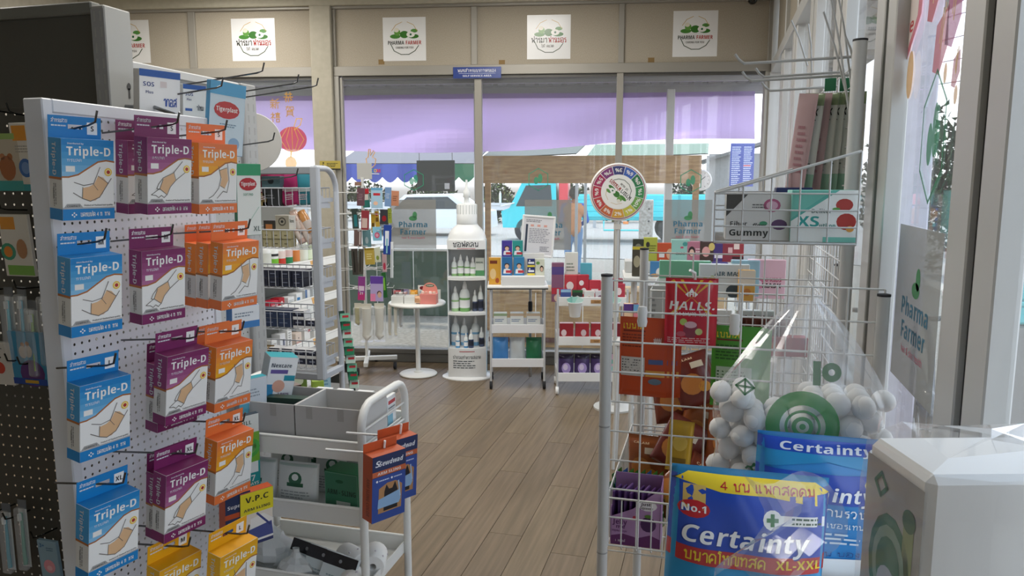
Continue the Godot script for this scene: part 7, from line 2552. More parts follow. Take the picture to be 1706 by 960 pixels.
# the shop's round emblem: leaves, bowl and lettering below; w is its width, centred on the origin
func draw_emblem(b: MB, w: float, thai_name: bool):
	b.xf = b.xf * Transform3D(Basis(), Vector3(-w / 2, -w / 2, 0))
	paint(b, w, w, [["s", "3a4a34", [0.1, 0.36, 0.2, 0.16, 0.4, 0.06, 0.62, 0.06, 0.8, 0.16, 0.9, 0.3], 0.02], ["s", "c9a23a", [0.14, 0.7, 0.26, 0.86, 0.44, 0.94], 0.012], ["s", "c9a23a", [0.58, 0.94, 0.76, 0.86, 0.86, 0.7], 0.012],
		["c", "4f8a3c", 0.24, 0.55, 0.15, 0.06, 2.0], ["c", "3f7a34", 0.76, 0.55, 0.15, 0.06, 2.0], ["c", "6aa04a", 0.3, 0.66, 0.09, 0.09, 2.2], ["c", "5a944a", 0.78, 0.7, 0.1, 0.05, 2.2], ["c", "e9e4d4", 0.28, 0.72, 0.07, 0.06, 2.6], ["c", "f2f2ec", 0.68, 0.6, 0.12, 0.08, 3.0], ["c", "2f6a4a", 0.68, 0.6, 0.03, 0.03, 4.0], ["c", "3f7a34", 0.5, 0.6, 0.13, 0.1, 2.6]])
	if thai_name:
		paint(b, w, w, [["th", "2c2f2a", "ฟารมา", 0.02, 0.33, 0.12, 0.45], ["th", "b2302c", "ฟารเมอร", 0.5, 0.33, 0.12, 0.5], ["th", "55524a", "ใสใจดแลคณ", 0.3, 0.2, 0.06, 0.4]])
	else:
		paint(b, w, w, [["t", "2c2f2a", "PHARMA", 0.26, 0.33, 0.1, 0.46], ["t", "b2302c", "FARMER", 0.76, 0.33, 0.1, 0.44], ["t", "55524a", "CARING FOR YOU", 0.5, 0.22, 0.055, 0.5]])


# welded wire panel in the plane z = 0 of the given frame
func wire_panel(b: MB, f: Transform3D, x0: float, x1: float, y0: float, y1: float, pitch: float, r := 0.0024):
	b.xf = f
	var nx := maxi(1, roundi((x1 - x0) / pitch))
	var ny := maxi(1, roundi((y1 - y0) / pitch))
	for i in nx + 1:
		var x := lerpf(x0, x1, float(i) / nx)
		b.tube([Vector3(x, y0, 0), Vector3(x, y1, 0)], r, 5)
	for j in ny + 1:
		var y := lerpf(y0, y1, float(j) / ny)
		b.tube([Vector3(x0, y, -r * 1.6), Vector3(x1, y, -r * 1.6)], r, 5)
	b.xf = Transform3D.IDENTITY


func make_grid_stand():
	var t := thing("grid_stand", "white wire grid stand with short round posts holding snack bags", "display stand")
	for e in [[-0.243, -1.8, 1.325], [-0.21, -2.43, 1.335], [0.368, -1.8, 1.3], [0.368, -2.43, 1.3]]:
		var b := mb("c6c7c4")
		b.tube([Vector3(e[0], 0.0, e[1]), Vector3(e[0], e[2], e[1])], 0.0135, 12)
		var po := part(b, "post", "paint", t)
		b = mb("2f3032")
		b.lathe([[0.0, e[2] - 0.001], [0.0145, e[2] - 0.001], [0.0145, e[2] + 0.004], [0.0, e[2] + 0.006]], 12, Vector3(e[0], 0, e[1]))
		part(b, "cap", "rubber", po)
		for y in [0.62, 0.95]:
			b = mb("9a9b99")
			b.lathe([[0.0136, y], [0.0142, y + 0.001], [0.0142, y + 0.003], [0.0136, y + 0.004]], 12, Vector3(e[0], 0, e[1]))
			part(b, "joint", "paint", po)
	var b := mb("dcddda")
	wire_panel(b, Transform3D(Basis(), Vector3(0, 0, -1.8)), -0.23, 0.37, 0.64, 1.314, 0.075)
	stuff(part(b, "near_grid", "paint", t))
	b = mb("d3d4d2")
	wire_panel(b, Transform3D(Basis(), Vector3(0, 0, -2.43)), -0.2, 0.37, 0.3, 1.325, 0.075)
	stuff(part(b, "far_grid", "paint", t))
	b = mb("d6d7d4")
	wire_tray(b, -0.235, 0.36, 0.62, 0.76, -2.41, -1.815, 0.035, 0.0018)
	stuff(part(b, "wire_bin", "paint", t))
	b = mb("d6d7d4")
	wire_tray(b, -0.19, 0.33, 1.0, 1.2, -2.86, -2.46, 0.04, 0.0018)
	stuff(part(b, "upper_wire_bin", "paint", t))
	for e in [[1070, 528], [1224, 541]]:
		var p := on_z(e[0], e[1], -1.79)
		b = mb("e2e2df")
		b.lathe([[0.0, -0.026], [0.01, -0.024], [0.0125, -0.012], [0.0105, 0.0], [0.0125, 0.012], [0.01, 0.024], [0.0, 0.026]], 12, Vector3(p.x, p.y, -1.792), 1.0, 0.6)
		part(b, "plastic_clip", "film", t)
	# red sweets bag on its hook
	var red := [["r", "c22a38", 0, 0.02, 1, 0.96, 1.0], ["p", "d9a83a", [0.5, 0.72, 0.1, 0.96, 0.16, 0.98], 2.0], ["p", "d9a83a", [0.5, 0.72, 0.28, 0.98, 0.34, 0.98], 2.0], ["p", "d9a83a", [0.5, 0.72, 0.66, 0.98, 0.72, 0.98], 2.0], ["p", "d9a83a", [0.5, 0.72, 0.84, 0.98, 0.9, 0.96], 2.0], ["p", "d9a83a", [0.5, 0.74, 0.1, 0.5, 0.17, 0.48], 2.0], ["p", "d9a83a", [0.5, 0.74, 0.84, 0.48, 0.9, 0.5], 2.0], ["p", "f2efec", [0.5, 0.87, 0.44, 0.8, 0.56, 0.8], 3.0], ["p", "f2efec", [0.38, 0.78, 0.44, 0.82, 0.44, 0.74], 3.0], ["p", "f2efec", [0.62, 0.78, 0.56, 0.74, 0.56, 0.82], 3.0], ["t", "f2efec", "H", 0.5, 0.75, 0.06, 0.08, 3.0], ["t", "ece9e6", "HALLS.", 0.51, 0.555, 0.12, 0.86, 4.0, 0.18], ["th", "e9e0dc", "แดง มะนาว โซดา", 0.14, 0.47, 0.05, 0.72], ["c", "8a3a4a", 0.5, 0.26, 0.14, 0.13, 2.0], ["c", "d8b0b8", 0.5, 0.34, 0.12, 0.05, 3.0], ["c", "b0c46a", 0.36, 0.38, 0.07, 0.05, 3.0], ["c", "c9d48a", 0.66, 0.24, 0.07, 0.05, 3.0], ["c", "c05a6a", 0.32, 0.2, 0.09, 0.04, 3.0], ["l", "e0b4b8", 0.06, 0.06, 0.84, 0.09, 3]]
	var hb := solo(pouch("halls", 0.122, 0.168, 0.03, "c22a38", red), "sweets_bag", "film", "red sweets bag with white letters hanging behind the wire grid", "bag", on_z(1149, 577, -1.845), 3)
	hb.rotation_degrees.x = 3
	var hk := mb("e6e4e2")
	var hp := on_z(1149, 470, -1.82)
	hk.tube([hp + Vector3(0, 0.03, 0.016), hp + Vector3(0.012, 0.022, 0.004), hp + Vector3(0.012, 0.0, -0.02), hp + Vector3(0, -0.012, -0.03)], 0.0035, 6)
	part(hk, "hook", "film", t)
	# squid snack packs
	for k in 4:
		var sn := [["th", "e8c83a", "เบนโล", 0.08, 0.86, 0.06, 0.46], ["r", "7a2a1c", 0.08, 0.82, 0.46, 0.02], ["l", "7a3020", 0.06, 0.62, 0.5, 0.18, 5], ["th", "f0e4dc", "ปปปป", 0.72, 0.7, 0.04, 0.16], ["r", "c9c4bc", 0.04, 0.26, 0.5, 0.24, 2.0], ["l", "4a4a48", 0.06, 0.28, 0.46, 0.2, 6], ["r", "4a5a8a", 0.62, 0.42, 0.3, 0.06, 2.0], ["r", "e0a04a", 0.56, 0.26, 0.4, 0.08, 2.0], ["c", "6a7a8a", 0.76, 0.2, 0.14, 0.04, 3.0]]
		var m := pouch("squid_orange", 0.118, 0.2, 0.012, "c04a24", sn, "film", "b9b9b6")
		var p := on_z(1070, 660, -1.86 - 0.016 * k) + Vector3(0.012 * k, 0.001 * k, 0)
		var o := solo(m, "squid_snack", "film", "orange snack sachet with silver edges, %s of its row behind the grid" % ["first", "second", "third", "fourth"][k], "snack", p, -4)
	for k in 3:
		var sn := [["th", "e8d83a", "เบนโล", 0.1, 0.86, 0.06, 0.46], ["r", "6a2a1c", 0.1, 0.82, 0.5, 0.02], ["l", "2a5a20", 0.08, 0.58, 0.6, 0.2, 5], ["th", "c04a3a", "ปปป", 0.8, 0.78, 0.04, 0.12], ["r", "b4c8ac", 0.1, 0.2, 0.7, 0.3, 2.0], ["l", "3a5a34", 0.12, 0.22, 0.6, 0.24, 6]]
		var m := pouch("squid_green", 0.118, 0.2, 0.012, "4f9a34", sn, "film", "b9c0b6")
		var p := on_z(1224, 678, -1.86 - 0.016 * k) + Vector3(0.01 * k, 0, 0)
		solo(m, "squid_snack", "film", "green snack sachet with silver edges, %s of its row behind the grid" % ["first", "second", "third"][k], "snack", p, -3)
	# bin below: jelly sachets, brown snack bags, purple display box
	var jb := thing("jelly_display", "lilac cut-away display box with purple jelly sachets in the wire bin", "display box", Vector3(-0.165, 0.626, -1.885), 0)
	b = mb("b48cba")
	b.xf = Transform3D(Basis(), Vector3(-0.062, 0, 0.045))
	b.poly(PackedVector2Array([Vector2(0, 0), Vector2(0.124, 0), Vector2(0.124, 0.155), Vector2(0.1, 0.14), Vector2(0.055, 0.1), Vector2(0, 0.075)]), 0)
	paint(b, 0.124, 0.155, [["p", "6a2f6a", [0, 0, 1, 0, 1, 0.16, 0.8, 0.22, 0.55, 0.15, 0.25, 0.2, 0, 0.15], 1.0], ["t", "5a2a62", "Jelly", 0.18, 0.36, 0.085, 0.3], ["t", "5a2a62", "me", 0.2, 0.29, 0.06, 0.18], ["t", "7a4a82", "Apple Grape", 0.18, 0.23, 0.035, 0.3], ["c", "f2eef2", 0.74, 0.72, 0.19, 0.09, 2.0], ["t", "3a2a40", "Just", 0.7, 0.72, 0.05, 0.2, 3.0], ["t", "3a2a40", "Squeeze", 0.72, 0.66, 0.04, 0.26, 3.0], ["c", "b8324a", 0.48, 0.5, 0.04, 0.03, 2.0], ["c", "4a2458", 0.76, 0.4, 0.16, 0.13, 2.0], ["c", "5f8a3a", 0.76, 0.54, 0.08, 0.03, 3.0], ["th", "f0e4f0", "เจลมอนโ", 0.1, 0.06, 0.03, 0.2]])
	b.xf = Transform3D.IDENTITY
	b.col = C("9a74a4")
	for e in [[-0.062, 0, 0.0, 0.1], [0.062, 0, 0.0, 0.155]]:
		b.box(Vector3(e[0], e[3] / 2, 0.0), Vector3(0.0015, e[3], 0.09))
	b.box(Vector3(0, 0.08, -0.045), Vector3(0.124, 0.16, 0.0015))
	part(b, "box", "carton", jb)
	for k in 8:
		b = mb(["5a3a70", "4a2f62", "6a4a80"][k % 3])
		b.xf = Transform3D(Basis(Vector3.UP, 1.3), Vector3(-0.052 + k * 0.0148, 0.002, 0.005 + 0.004 * (k % 2)))
		b.box(Vector3(0, 0.07, 0), Vector3(0.055, 0.13 + 0.006 * (k % 3), 0.006), 0.002)
		part(b, "jelly_sachet", "film", jb)
	for k in 16:
		var hx: String = ["3f7a34", "2f5a9a", "4f8a3a", "357030"][k % 4]
		var m := pouch("jelly%d" % (k % 4), 0.065, 0.13, 0.012, hx, [["l", "cfe0c4", 0.2, 0.3, 0.6, 0.3, 3]])
		var o := solo(m, "jelly_sachet", "film", "%s jelly sachet standing in the wire bin behind the lilac box" % ("blue" if k % 4 == 1 else "green"), "sachet", Vector3(-0.225 + (k % 8) * 0.0165, 0.622, -1.96 - 0.06 * (k / 8)), 72, "green and blue jelly sachets in the wire bin")
		o.rotation_degrees.x = -5
	for k in 10:
		var m := pouch("plum", 0.07, 0.12, 0.02, "5a2a2c", [["l", "a87a70", 0.2, 0.3, 0.6, 0.3, 3]])
		solo(m, "plum_pack", "film", "maroon foil snack stick standing at the back of the wire bin", "snack", Vector3(-0.205 + k * 0.026, 0.622, -2.34), 75, "maroon snack sticks in the wire bin")
	for k in 12:
		var hx: String = ["8a4a2a", "7a3a24", "6a2c24", "94522e"][k % 4]
		var m := pouch("dried%d" % (k % 4), 0.12, 0.15, 0.05, hx, [["c", "b8743a", 0.4, 0.4, 0.26, 0.2], ["r", "d8c8b0", 0.5, 0.68, 0.3, 0.12], ["c", "c98a34", 0.66, 0.3, 0.14, 0.1], ["t", "e8c8a0", "CALAM", 0.4, 0.86, 0.04, 0.4]])
		var o := solo(m, "dried_snack", "film", "%s bag of dried snacks piled in the wire bin" % ["brown", "rust brown", "maroon brown", "tan brown"][k % 4], "snack", [Vector3(-0.12, 0.66, -2), Vector3(-0.02, 0.66, -2.05), Vector3(0.1, 0.66, -2), Vector3(-0.16, 0.66, -2.16), Vector3(-0.05, 0.66, -2.2), Vector3(0.08, 0.66, -2.18), Vector3(-0.1, 0.75, -2.08), Vector3(-0.03, 0.79, -2.12), Vector3(0.06, 0.78, -2.06), Vector3(-0.08, 0.86, -2.16), Vector3(-0.01, 0.93, -2.12), Vector3(0.2, 0.68, -2.1)][k], 0, "bags of dried snacks in the wire bin")
		o.rotation_degrees = Vector3(-35 + (k * 37) % 40, (k * 53) % 50 - 25, (k * 71) % 60 - 30)
	var yb := solo(pouch("yellowbag", 0.06, 0.13, 0.03, "c9a02c", [["c", "e6c45a", 0.5, 0.6, 0.3, 0.16], ["r", "8a6a1c", 0.2, 0.2, 0.6, 0.1]]), "dried_snack", "film", "small golden yellow snack bag hung inside the wire grid", "snack", on_z(1128, 785, -1.835), 0)
	yb.rotation_degrees.z = -4
	# mask packs in the upper bin
	var K := [
		[1140, 478, 0.17, 0.12, "7abf9a", [["r", "e4efe6", 0, 0, 1, 0.5], ["t", "2f3a34", "30 KIDS", 0.68, 0.3, 0.12, 0.5], ["t", "23282a", "MASK", 0.68, 0.1, 0.14, 0.5], ["c", "6aa080", 0.26, 0.3, 0.14, 0.2], ["c", "d9ece0", 0.26, 0.3, 0.08, 0.12, 3.0]], "green kids mask pack in the upper wire bin", -2.62],
		[1205, 480, 0.16, 0.11, "d9e2e4", [["t", "3a5a6a", "AIR MASK", 0.6, 0.66, 0.12, 0.6], ["c", "a9b44a", 0.12, 0.4, 0.1, 0.2], ["c", "a9b44a", 0.26, 0.5, 0.08, 0.16], ["c", "3a4a54", 0.7, 0.2, 0.16, 0.2]], "white air mask pack with green fruit in the upper wire bin", -2.58],
		[1240, 478, 0.09, 0.12, "9abfcc", [["c", "3a5a68", 0.4, 0.5, 0.26, 0.3], ["c", "e4eef0", 0.6, 0.3, 0.2, 0.2]], "blue silver mask pack in the upper wire bin", -2.62],
		[1275, 482, 0.12, 0.13, "e6bcc8", [["c", "d87a98", 0.3, 0.4, 0.16, 0.14], ["c", "f0d8e0", 0.3, 0.4, 0.08, 0.07, 3.0], ["t", "b8486a", "30 KIDS", 0.64, 0.44, 0.1, 0.5], ["t", "2a2426", "MASK", 0.64, 0.28, 0.12, 0.5]], "pink kids mask pack in the upper wire bin", -2.64],
		[1243, 486, 0.05, 0.1, "e0a84a", [["r", "f0e4d0", 0, 0.5, 1, 0.5], ["c", "d0843a", 0.5, 0.3, 0.24, 0.12]], "small orange and cream carton in the upper wire bin", -2.52],
		[1092, 560, 0.08, 0.2, "b9bab6", [["t", "3a3c3c", "MASK", 0.85, 0.3, 0.02], ["l", "8a8c8a", 0.2, 0.1, 0.3, 0.7, 8]], "tall grey mask carton leaning beside the far grid post", -2.55],
		[1180, 560, 0.14, 0.13, "e9ebe6", [["c", "8aa84a", 0.25, 0.5, 0.12, 0.12], ["c", "c9b44a", 0.7, 0.3, 0.1, 0.1], ["l", "5a6a5a", 0.4, 0.6, 0.4, 0.2, 2]], "white fruit printed mask pack low in the upper wire bin", -2.52],
		[1255, 560, 0.12, 0.13, "d4ddd6", [["c", "4a8a4a", 0.3, 0.4, 0.2, 0.14], ["c", "6aa85a", 0.7, 0.3, 0.16, 0.12]], "pale mask pack with green leaves in the upper wire bin", -2.54],
	]
	for e in K:
		var p := on_z(e[0], e[1], e[7])
		if e[1] > 500:
			p.y = 1.006
		else:
			p.y = maxf(p.y - 0.03, 1.09)
		solo(carton(e[6], e[2], e[3], 0.03, [e[4]], e[5], "film"), "mask_pack", "film", e[6], "pack", p, 6)
	for k in 6:
		var m := pouch("choc", 0.07, 0.11, 0.015, ["5a3428", "6f4434"][k % 2], [["c", "d9cfc4", 0.5, 0.6, 0.2, 0.14], ["r", "c9b8a8", 0.2, 0.2, 0.6, 0.1]])
		solo(m, "chocolate_sachet", "film", "brown and silver sachet standing in the red tray behind the grid", "sachet", Vector3(0.1 + k * 0.026, 1.012, -2.5), 60, "brown sachets in the upper wire bin")
	solo(carton("redtray", 0.19, 0.06, 0.05, ["a8282a", "8a1f22"], [["p", "c9692c", [0, 0, 0, 0.4, 0.5, 0.8, 0.5, 0.4], 1.0]]), "sachet_tray", "carton", "red and orange tray of brown sachets in the upper wire bin", "tray", Vector3(0.2, 1.006, -2.475), 8)


func make_mask_counter():
	var t := thing("folding_counter", "white folding counter with crossed legs by the back windows", "counter", Vector3(-0.1, 0, -4.25), 8)
	var b := mb("e2e2de")
	b.box(Vector3(0, 1.03, 0), Vector3(0.76, 0.025, 0.36), 0.004)
	part(b, "top", "paint", t)
	for s in [-1.0, 1.0]:
		for q in [-1.0, 1.0]:
			b = mb("c9cac8")
			b.tube([Vector3(s * 0.32, 1.02, q * 0.15), Vector3(s * 0.32, 0.0, -q * 0.15)], 0.011, 8)
			part(b, "leg", "paint", t)
	b = mb("d4d4d0")
	b.box(Vector3(0, 1.075, -0.1), Vector3(0.74, 0.065, 0.14), 0.003)
	part(b, "riser", "paint", t)
	var R := [
		[1064, 0.06, 0.12, "3a3c30", [["r", "c9d04a", 0, 0.0, 1, 0.12], ["c", "8a8a74", 0.5, 0.6, 0.3, 0.2]], "black and lime beauty mask box on the riser of the folding counter", 1],
		[1084, 0.075, 0.13, "b4b84a", [["c", "3a342c", 0.3, 0.7, 0.14, 0.12], ["l", "6a6c2a", 0.4, 0.4, 0.5, 0.3, 3]], "lime yellow box with a small portrait on the riser", 1],
		[1110, 0.1, 0.1, "c9542f", [["r", "e4e0dc", 0.1, 0.2, 0.3, 0.3], ["c", "e0b08a", 0.7, 0.4, 0.2, 0.3]], "orange red plaster box on the riser of the folding counter", 1],
		[1133, 0.1, 0.12, "9accc0", [["t", "2f5a5a", "CARE", 0.5, 0.3, 0.12, 0.5], ["c", "4a9a94", 0.75, 0.8, 0.14, 0.1], ["r", "c04a6a", 0.5, 0.6, 0.16, 0.08]], "mint green box on the riser of the folding counter", 1],
		[1157, 0.085, 0.11, "b8788a", [["c", "2f2424", 0.3, 0.5, 0.22, 0.26], ["c", "e6c4b0", 0.3, 0.44, 0.15, 0.18, 3.0], ["l", "f0d8dc", 0.55, 0.3, 0.4, 0.4, 3]], "rose box with a dark haired portrait on the riser", 1],
		[1178, 0.085, 0.11, "4a3a34", [["c", "e0a8a4", 0.4, 0.5, 0.26, 0.26], ["c", "d8c474", 0.75, 0.75, 0.2, 0.2]], "dark box with pink and yellow flowers on the riser", 1],
		[1197, 0.06, 0.1, "4a3a78", [["r", "e4e0ec", 0.1, 0.2, 0.8, 0.2]], "violet twin box on the riser of the folding counter", 1],
		[1212, 0.06, 0.1, "8a3440", [["r", "e0b8b8", 0.5, 0.5, 0.4, 0.3]], "wine red twin box on the riser of the folding counter", 1],
		[1229, 0.06, 0.1, "9a3a40", [["r", "e8d4cc", 0.1, 0.7, 0.5, 0.3], ["r", "3a1c20", 0, 0, 1, 0.3]], "red twin box with a white corner on the riser", 1],
		[1064, 0.06, 0.16, "4a4638", [["c", "a8a084", 0.4, 0.5, 0.3, 0.2], ["r", "c9b83a", 0.0, 0.9, 1, 0.1]], "black and cream beauty mask box in the front row of the counter", 0],
		[1100, 0.1, 0.08, "4a86b8", [["c", "e8e4dc", 0.5, 0.3, 0.2, 0.3], ["c", "e0a04a", 0.3, 0.1, 0.3, 0.1]], "blue and orange low box in the front row of the counter", 0],
		[1125, 0.08, 0.08, "3a4a78", [["c", "c9a8a0", 0.5, 0.4, 0.3, 0.3]], "navy low box in the front row of the counter", 0],
		[1150, 0.08, 0.08, "c9707a", [["r", "e8c8c0", 0.2, 0.2, 0.5, 0.4]], "coral low box in the front row of the counter", 0],
		[1172, 0.08, 0.07, "d07a4a", [["r", "7a9a4a", 0, 0, 0.4, 1]], "orange and green low box in the front row of the counter", 0],
		[1200, 0.08, 0.08, "4a4a8a", [["r", "c9c4d8", 0.2, 0.4, 0.6, 0.2]], "indigo low box in the front row of the counter", 0],
		[1226, 0.08, 0.07, "d8b08a", [["r", "2a2422", 0.6, 0.3, 0.3, 0.5]], "peach low box in the front row of the counter", 0],
	]
	for e in R:
		var z := -4.32 if e[6] else -4.13
		var p := on_z(e[0], 420, z)
		solo(carton(e[5], e[1], e[2], 0.04, [e[3]], e[4]), "carton", "carton", e[5], "box", Vector3(p.x, 1.1085 if e[6] else 1.0435, z + 0.1 * (-p.x - 0.1) * 1.3), 8)
	for i in 2:
		var p := on_z([1058, 1074][i], 480, -4.0)
		solo(carton("fl%d" % i, 0.075, 0.2, 0.04, [["e8c4a0", "6a3a78"], ["d8808a", "5a3048"]][i], [["r", "5a3a80" if i == 0 else "6fa4cc", 0, 0.78, 1, 0.22], ["c", "f0dcd0", 0.5, 0.5, 0.3, 0.16], ["c", "e08a5a", 0.4, 0.22, 0.3, 0.12]]), "carton", "carton", ["tall peach box with a purple top beside the folding counter", "tall pink box with a blue top beside the folding counter"][i], "box", Vector3(p.x - 0.02, 0.706, p.z), 10)
	var st := thing("box_stool", "small white stool under the tall peach and pink boxes", "stool", Vector3(on_z(1066, 480, -4.0).x - 0.02, 0, -4.0))
	b = mb("d9d9d5")
	b.box(Vector3(0, 0.695, 0), Vector3(0.2, 0.02, 0.14), 0.004)
	part(b, "seat", "paint", st)
	for sx in [-0.08, 0.08]:
		for sz in [-0.05, 0.05]:
			b = mb("c9c9c6")
			b.tube([Vector3(sx, 0.69, sz), Vector3(sx * 1.2, 0, sz * 1.2)], 0.009, 8)
			part(b, "leg", "paint", st)


func make_tall_rack():
	var t := thing("tall_grid_rack", "tall white grid rack with a round post standing against the glass front", "display rack")
	var b := mb("cfd0ce")
	b.tube([Vector3(0.345, 0.0, -2.16), Vector3(0.345, 1.905, -2.16)], 0.0175, 14)
	var po := part(b, "post", "paint", t)
	b = mb("333436")
	b.lathe([[0.0, 1.904], [0.0185, 1.904], [0.0185, 1.909], [0.0, 1.911]], 14, Vector3(0.345, 0, -2.16))
	part(b, "cap", "rubber", po)
	for y in [0.75, 1.1, 1.48]:
		b = mb("b4b5b3")
		b.lathe([[0.0176, y], [0.0183, y + 0.001], [0.0183, y + 0.003], [0.0176, y + 0.004]], 14, Vector3(0.345, 0, -2.16))
		part(b, "joint", "paint", po)
	b = mb("cfd0ce")
	b.tube([Vector3(0.345, 0.0, -2.98), Vector3(0.345, 1.88, -2.98)], 0.0175, 12)
	part(b, "post", "paint", t)
	b = mb("d0d1cf")
	wire_panel(b, Transform3D(FACE, Vector3(0.345, 0, -2.18)), 0.0, 0.78, 0.55, 1.85, 0.052, 0.0022)
	stuff(part(b, "grid", "paint", t))
	for s in [-2.16, -2.98]:
		b = mb("cfd0ce")
		b.box(Vector3(0.315, 0.012, s), Vector3(0.13, 0.024, 0.05), 0.004)
		part(b, "foot", "paint", t)
	for e in [[1228, 99, -2.24], [1262, 122, -2.4], [1240, 128, -2.3], [1272, 145, -2.5]]:
		var p := on_z(e[0], e[1], e[2])
		b = mb("b9bab9")
		b.tube([Vector3(0.345, p.y - 0.005, p.z), Vector3(p.x + 0.02, p.y - 0.012, p.z), p + Vector3(0.004, 0, 0), p + Vector3(-0.006, 0.014, 0)], 0.004, 6)
		part(b, "hook", "paint", t)
	# loose wires leaning in the rack's top
	for e in [[1381, -20, 1417, 205, -2.2], [1394, -20, 1420, 160, -2.26], [1372, 20, 1412, 165, -2.24], [1318, 34, 1345, 110, -2.5], [1346, 40, 1352, 130, -2.46], [1408, 60, 1424, 115, -2.2]]:
		var p := on_z(e[0], e[1], e[4])
		var q := on_z(e[2], e[3], e[4] + 0.02)
		b = mb("bdbebd")
		b.tube([p, p.lerp(q, 0.4) + Vector3(0.004, 0, 0), q], 0.003, 5)
		part(b, "loose_wire", "paint", t)
	# tall thin packs on the hooks
	for k in 8:
		var rose := k in [0, 2]
		var ops := [["r", "8a9a78", 0, 0.88, 1, 0.12], ["t", "2f332f", "SK", 0.62, 0.78, 0.07, 0.4], ["l", "6a6e6a", 0.3, 0.7, 0.5, 0.05, 2], ["r", "8fb8a0", 0, 0.0, 1, 0.2], ["l", "55605a", 0.2, 0.22, 0.6, 0.1, 3]] if not rose else [["l", "a87a80", 0.3, 0.2, 0.5, 0.5, 8]]
		var m := pouch("skpack%s" % rose, 0.062, 0.275, 0.012, "b4989a" if rose else "d6d8d2", ops)
		var p := on_z(1322 + k * 13.5, 322, -2.3)
		var o := solo(m, "wrap_pack", "film", ("dusty pink tall pack hanging on the tall grid rack" if rose else "tall white and green pack hanging on the tall grid rack"), "pack", p, -42, "tall packs on the grid rack hooks")
		o.rotation_degrees.z = -7 + k * 1.0
	for k in 2:
		var p := on_z([1383, 1408][k], 152, -2.28)
		solo(carton("greencard", 0.03, 0.035, 0.004, ["2f7a58"], []), "green_tag", "carton", ["dark green header card over the white packs, farther from the post", "dark green header card over the white packs, nearest the post"][k], "card", p, -20)
	# sloping wire basket with two open display boxes
	b = mb("c6c8c7")
	var zn := -1.95
	var zf := -2.3
	for z in [zn, zf]:
		var A := on_z(1192, 322, zn)
		var B := on_z(1398, 252, zn)
		for k in 6:
			var u := k / 5.0
			var x := lerpf(A.x, 0.33, u)
			b.tube([Vector3(x, lerpf(A.y, B.y, u), z), Vector3(x, 1.4, z)], 0.0022, 5)
		for e in [[1.0, 1.0], [0.0, 0.0]]:
			b.tube([Vector3(A.x, lerpf(1.4, A.y, e[0]), z), Vector3(0.33, lerpf(1.4, B.y, e[1]), z)], 0.0034, 5)
		for y in [1.44, 1.48, 1.52]:
			b.tube([Vector3(A.x, y, z), Vector3(0.33, y, z)], 0.0022, 5)
	var A2 := on_z(1192, 322, zn)
	for k in 8:
		var z := lerpf(zn, zf, k / 7.0)
		b.tube([Vector3(A2.x, A2.y, z), Vector3(A2.x, 1.4, z), Vector3(0.33, 1.4, z)], 0.0022, 5)
	b.tube([Vector3(A2.x, A2.y, zn), Vector3(A2.x, A2.y, zf)], 0.0034, 5)
	stuff(part(b, "sloping_basket", "paint", t))
	var gum := [["p", "4a4a48", [0, 0.5, 0, 1, 0.35, 1], 2.0], ["t", "2a2c2c", "Gummy", 0.36, 0.1, 0.13, 0.6], ["t", "4a4c4c", "Fiber", 0.2, 0.3, 0.1, 0.26, 3.0, 0.0], ["t", "4a4c4c", "flow", 0.5, 0.28, 0.08, 0.2, 3.0, 0.4], ["c", "b05a80", 0.7, 0.74, 0.13, 0.14, 2.0], ["c", "d8b0c4", 0.7, 0.74, 0.09, 0.09, 3.0], ["c", "5a3f66", 0.82, 0.34, 0.12, 0.11, 2.0], ["c", "4a9a74", 0.58, 0.36, 0.06, 0.05, 2.5], ["l", "6a6c6c", 0.4, 0.62, 0.26, 0.16, 3]]
	solo(carton("gummybox", 0.155, 0.118, 0.09, ["d3d5d2", "b8bab7"], gum), "gummy_box", "carton", "white gummy supplement display box in the sloping wire basket", "box", Vector3(0.105, 1.4035, -2.02), 2)
	var xs := [["p", "5ab0a4", [0, 0, 0, 0.45, 0.62, 1, 1, 1, 1, 0.9], 1.0], ["p", "e4e9e6", [0, 0.0, 0, 0.4, 0.72, 1, 1, 1, 1, 0], 1.6], ["t", "2f9a94", "XS", 0.26, 0.3, 0.2, 0.34], ["t", "4a8a84", "utlion", 0.56, 0.28, 0.08, 0.24], ["t", "6a7a78", "Deliter", 0.46, 0.56, 0.08, 0.3], ["c", "a83a34", 0.8, 0.72, 0.13, 0.12, 2.0], ["c", "a8322e", 0.84, 0.4, 0.15, 0.16, 2.0], ["c", "e0a04a", 0.9, 0.26, 0.06, 0.06, 3.0], ["c", "5a9a4a", 0.68, 0.64, 0.06, 0.03, 2.5], ["r", "7ac4b4", 0.5, 0, 0.5, 0.1, 2.0]]
	solo(carton("xsbox", 0.15, 0.125, 0.09, ["6fbcae", "8accc0"], xs), "supplement_box", "carton", "mint display box with fruit print in the sloping wire basket", "box", Vector3(0.255, 1.4035, -2.01), 2)
	solo(carton("moonbox", 0.09, 0.13, 0.05, ["2a3060", "23284f"], [["c", "e0a0a8", 0.4, 0.25, 0.4, 0.14], ["c", "e8d08a", 0.8, 0.7, 0.12, 0.1], ["c", "2a3060", 0.76, 0.72, 0.1, 0.09, 3.0]]), "supplement_box", "carton", "midnight blue box with a moon print behind the gummy box", "box", Vector3(0.2, 1.4035, -2.14), 2)


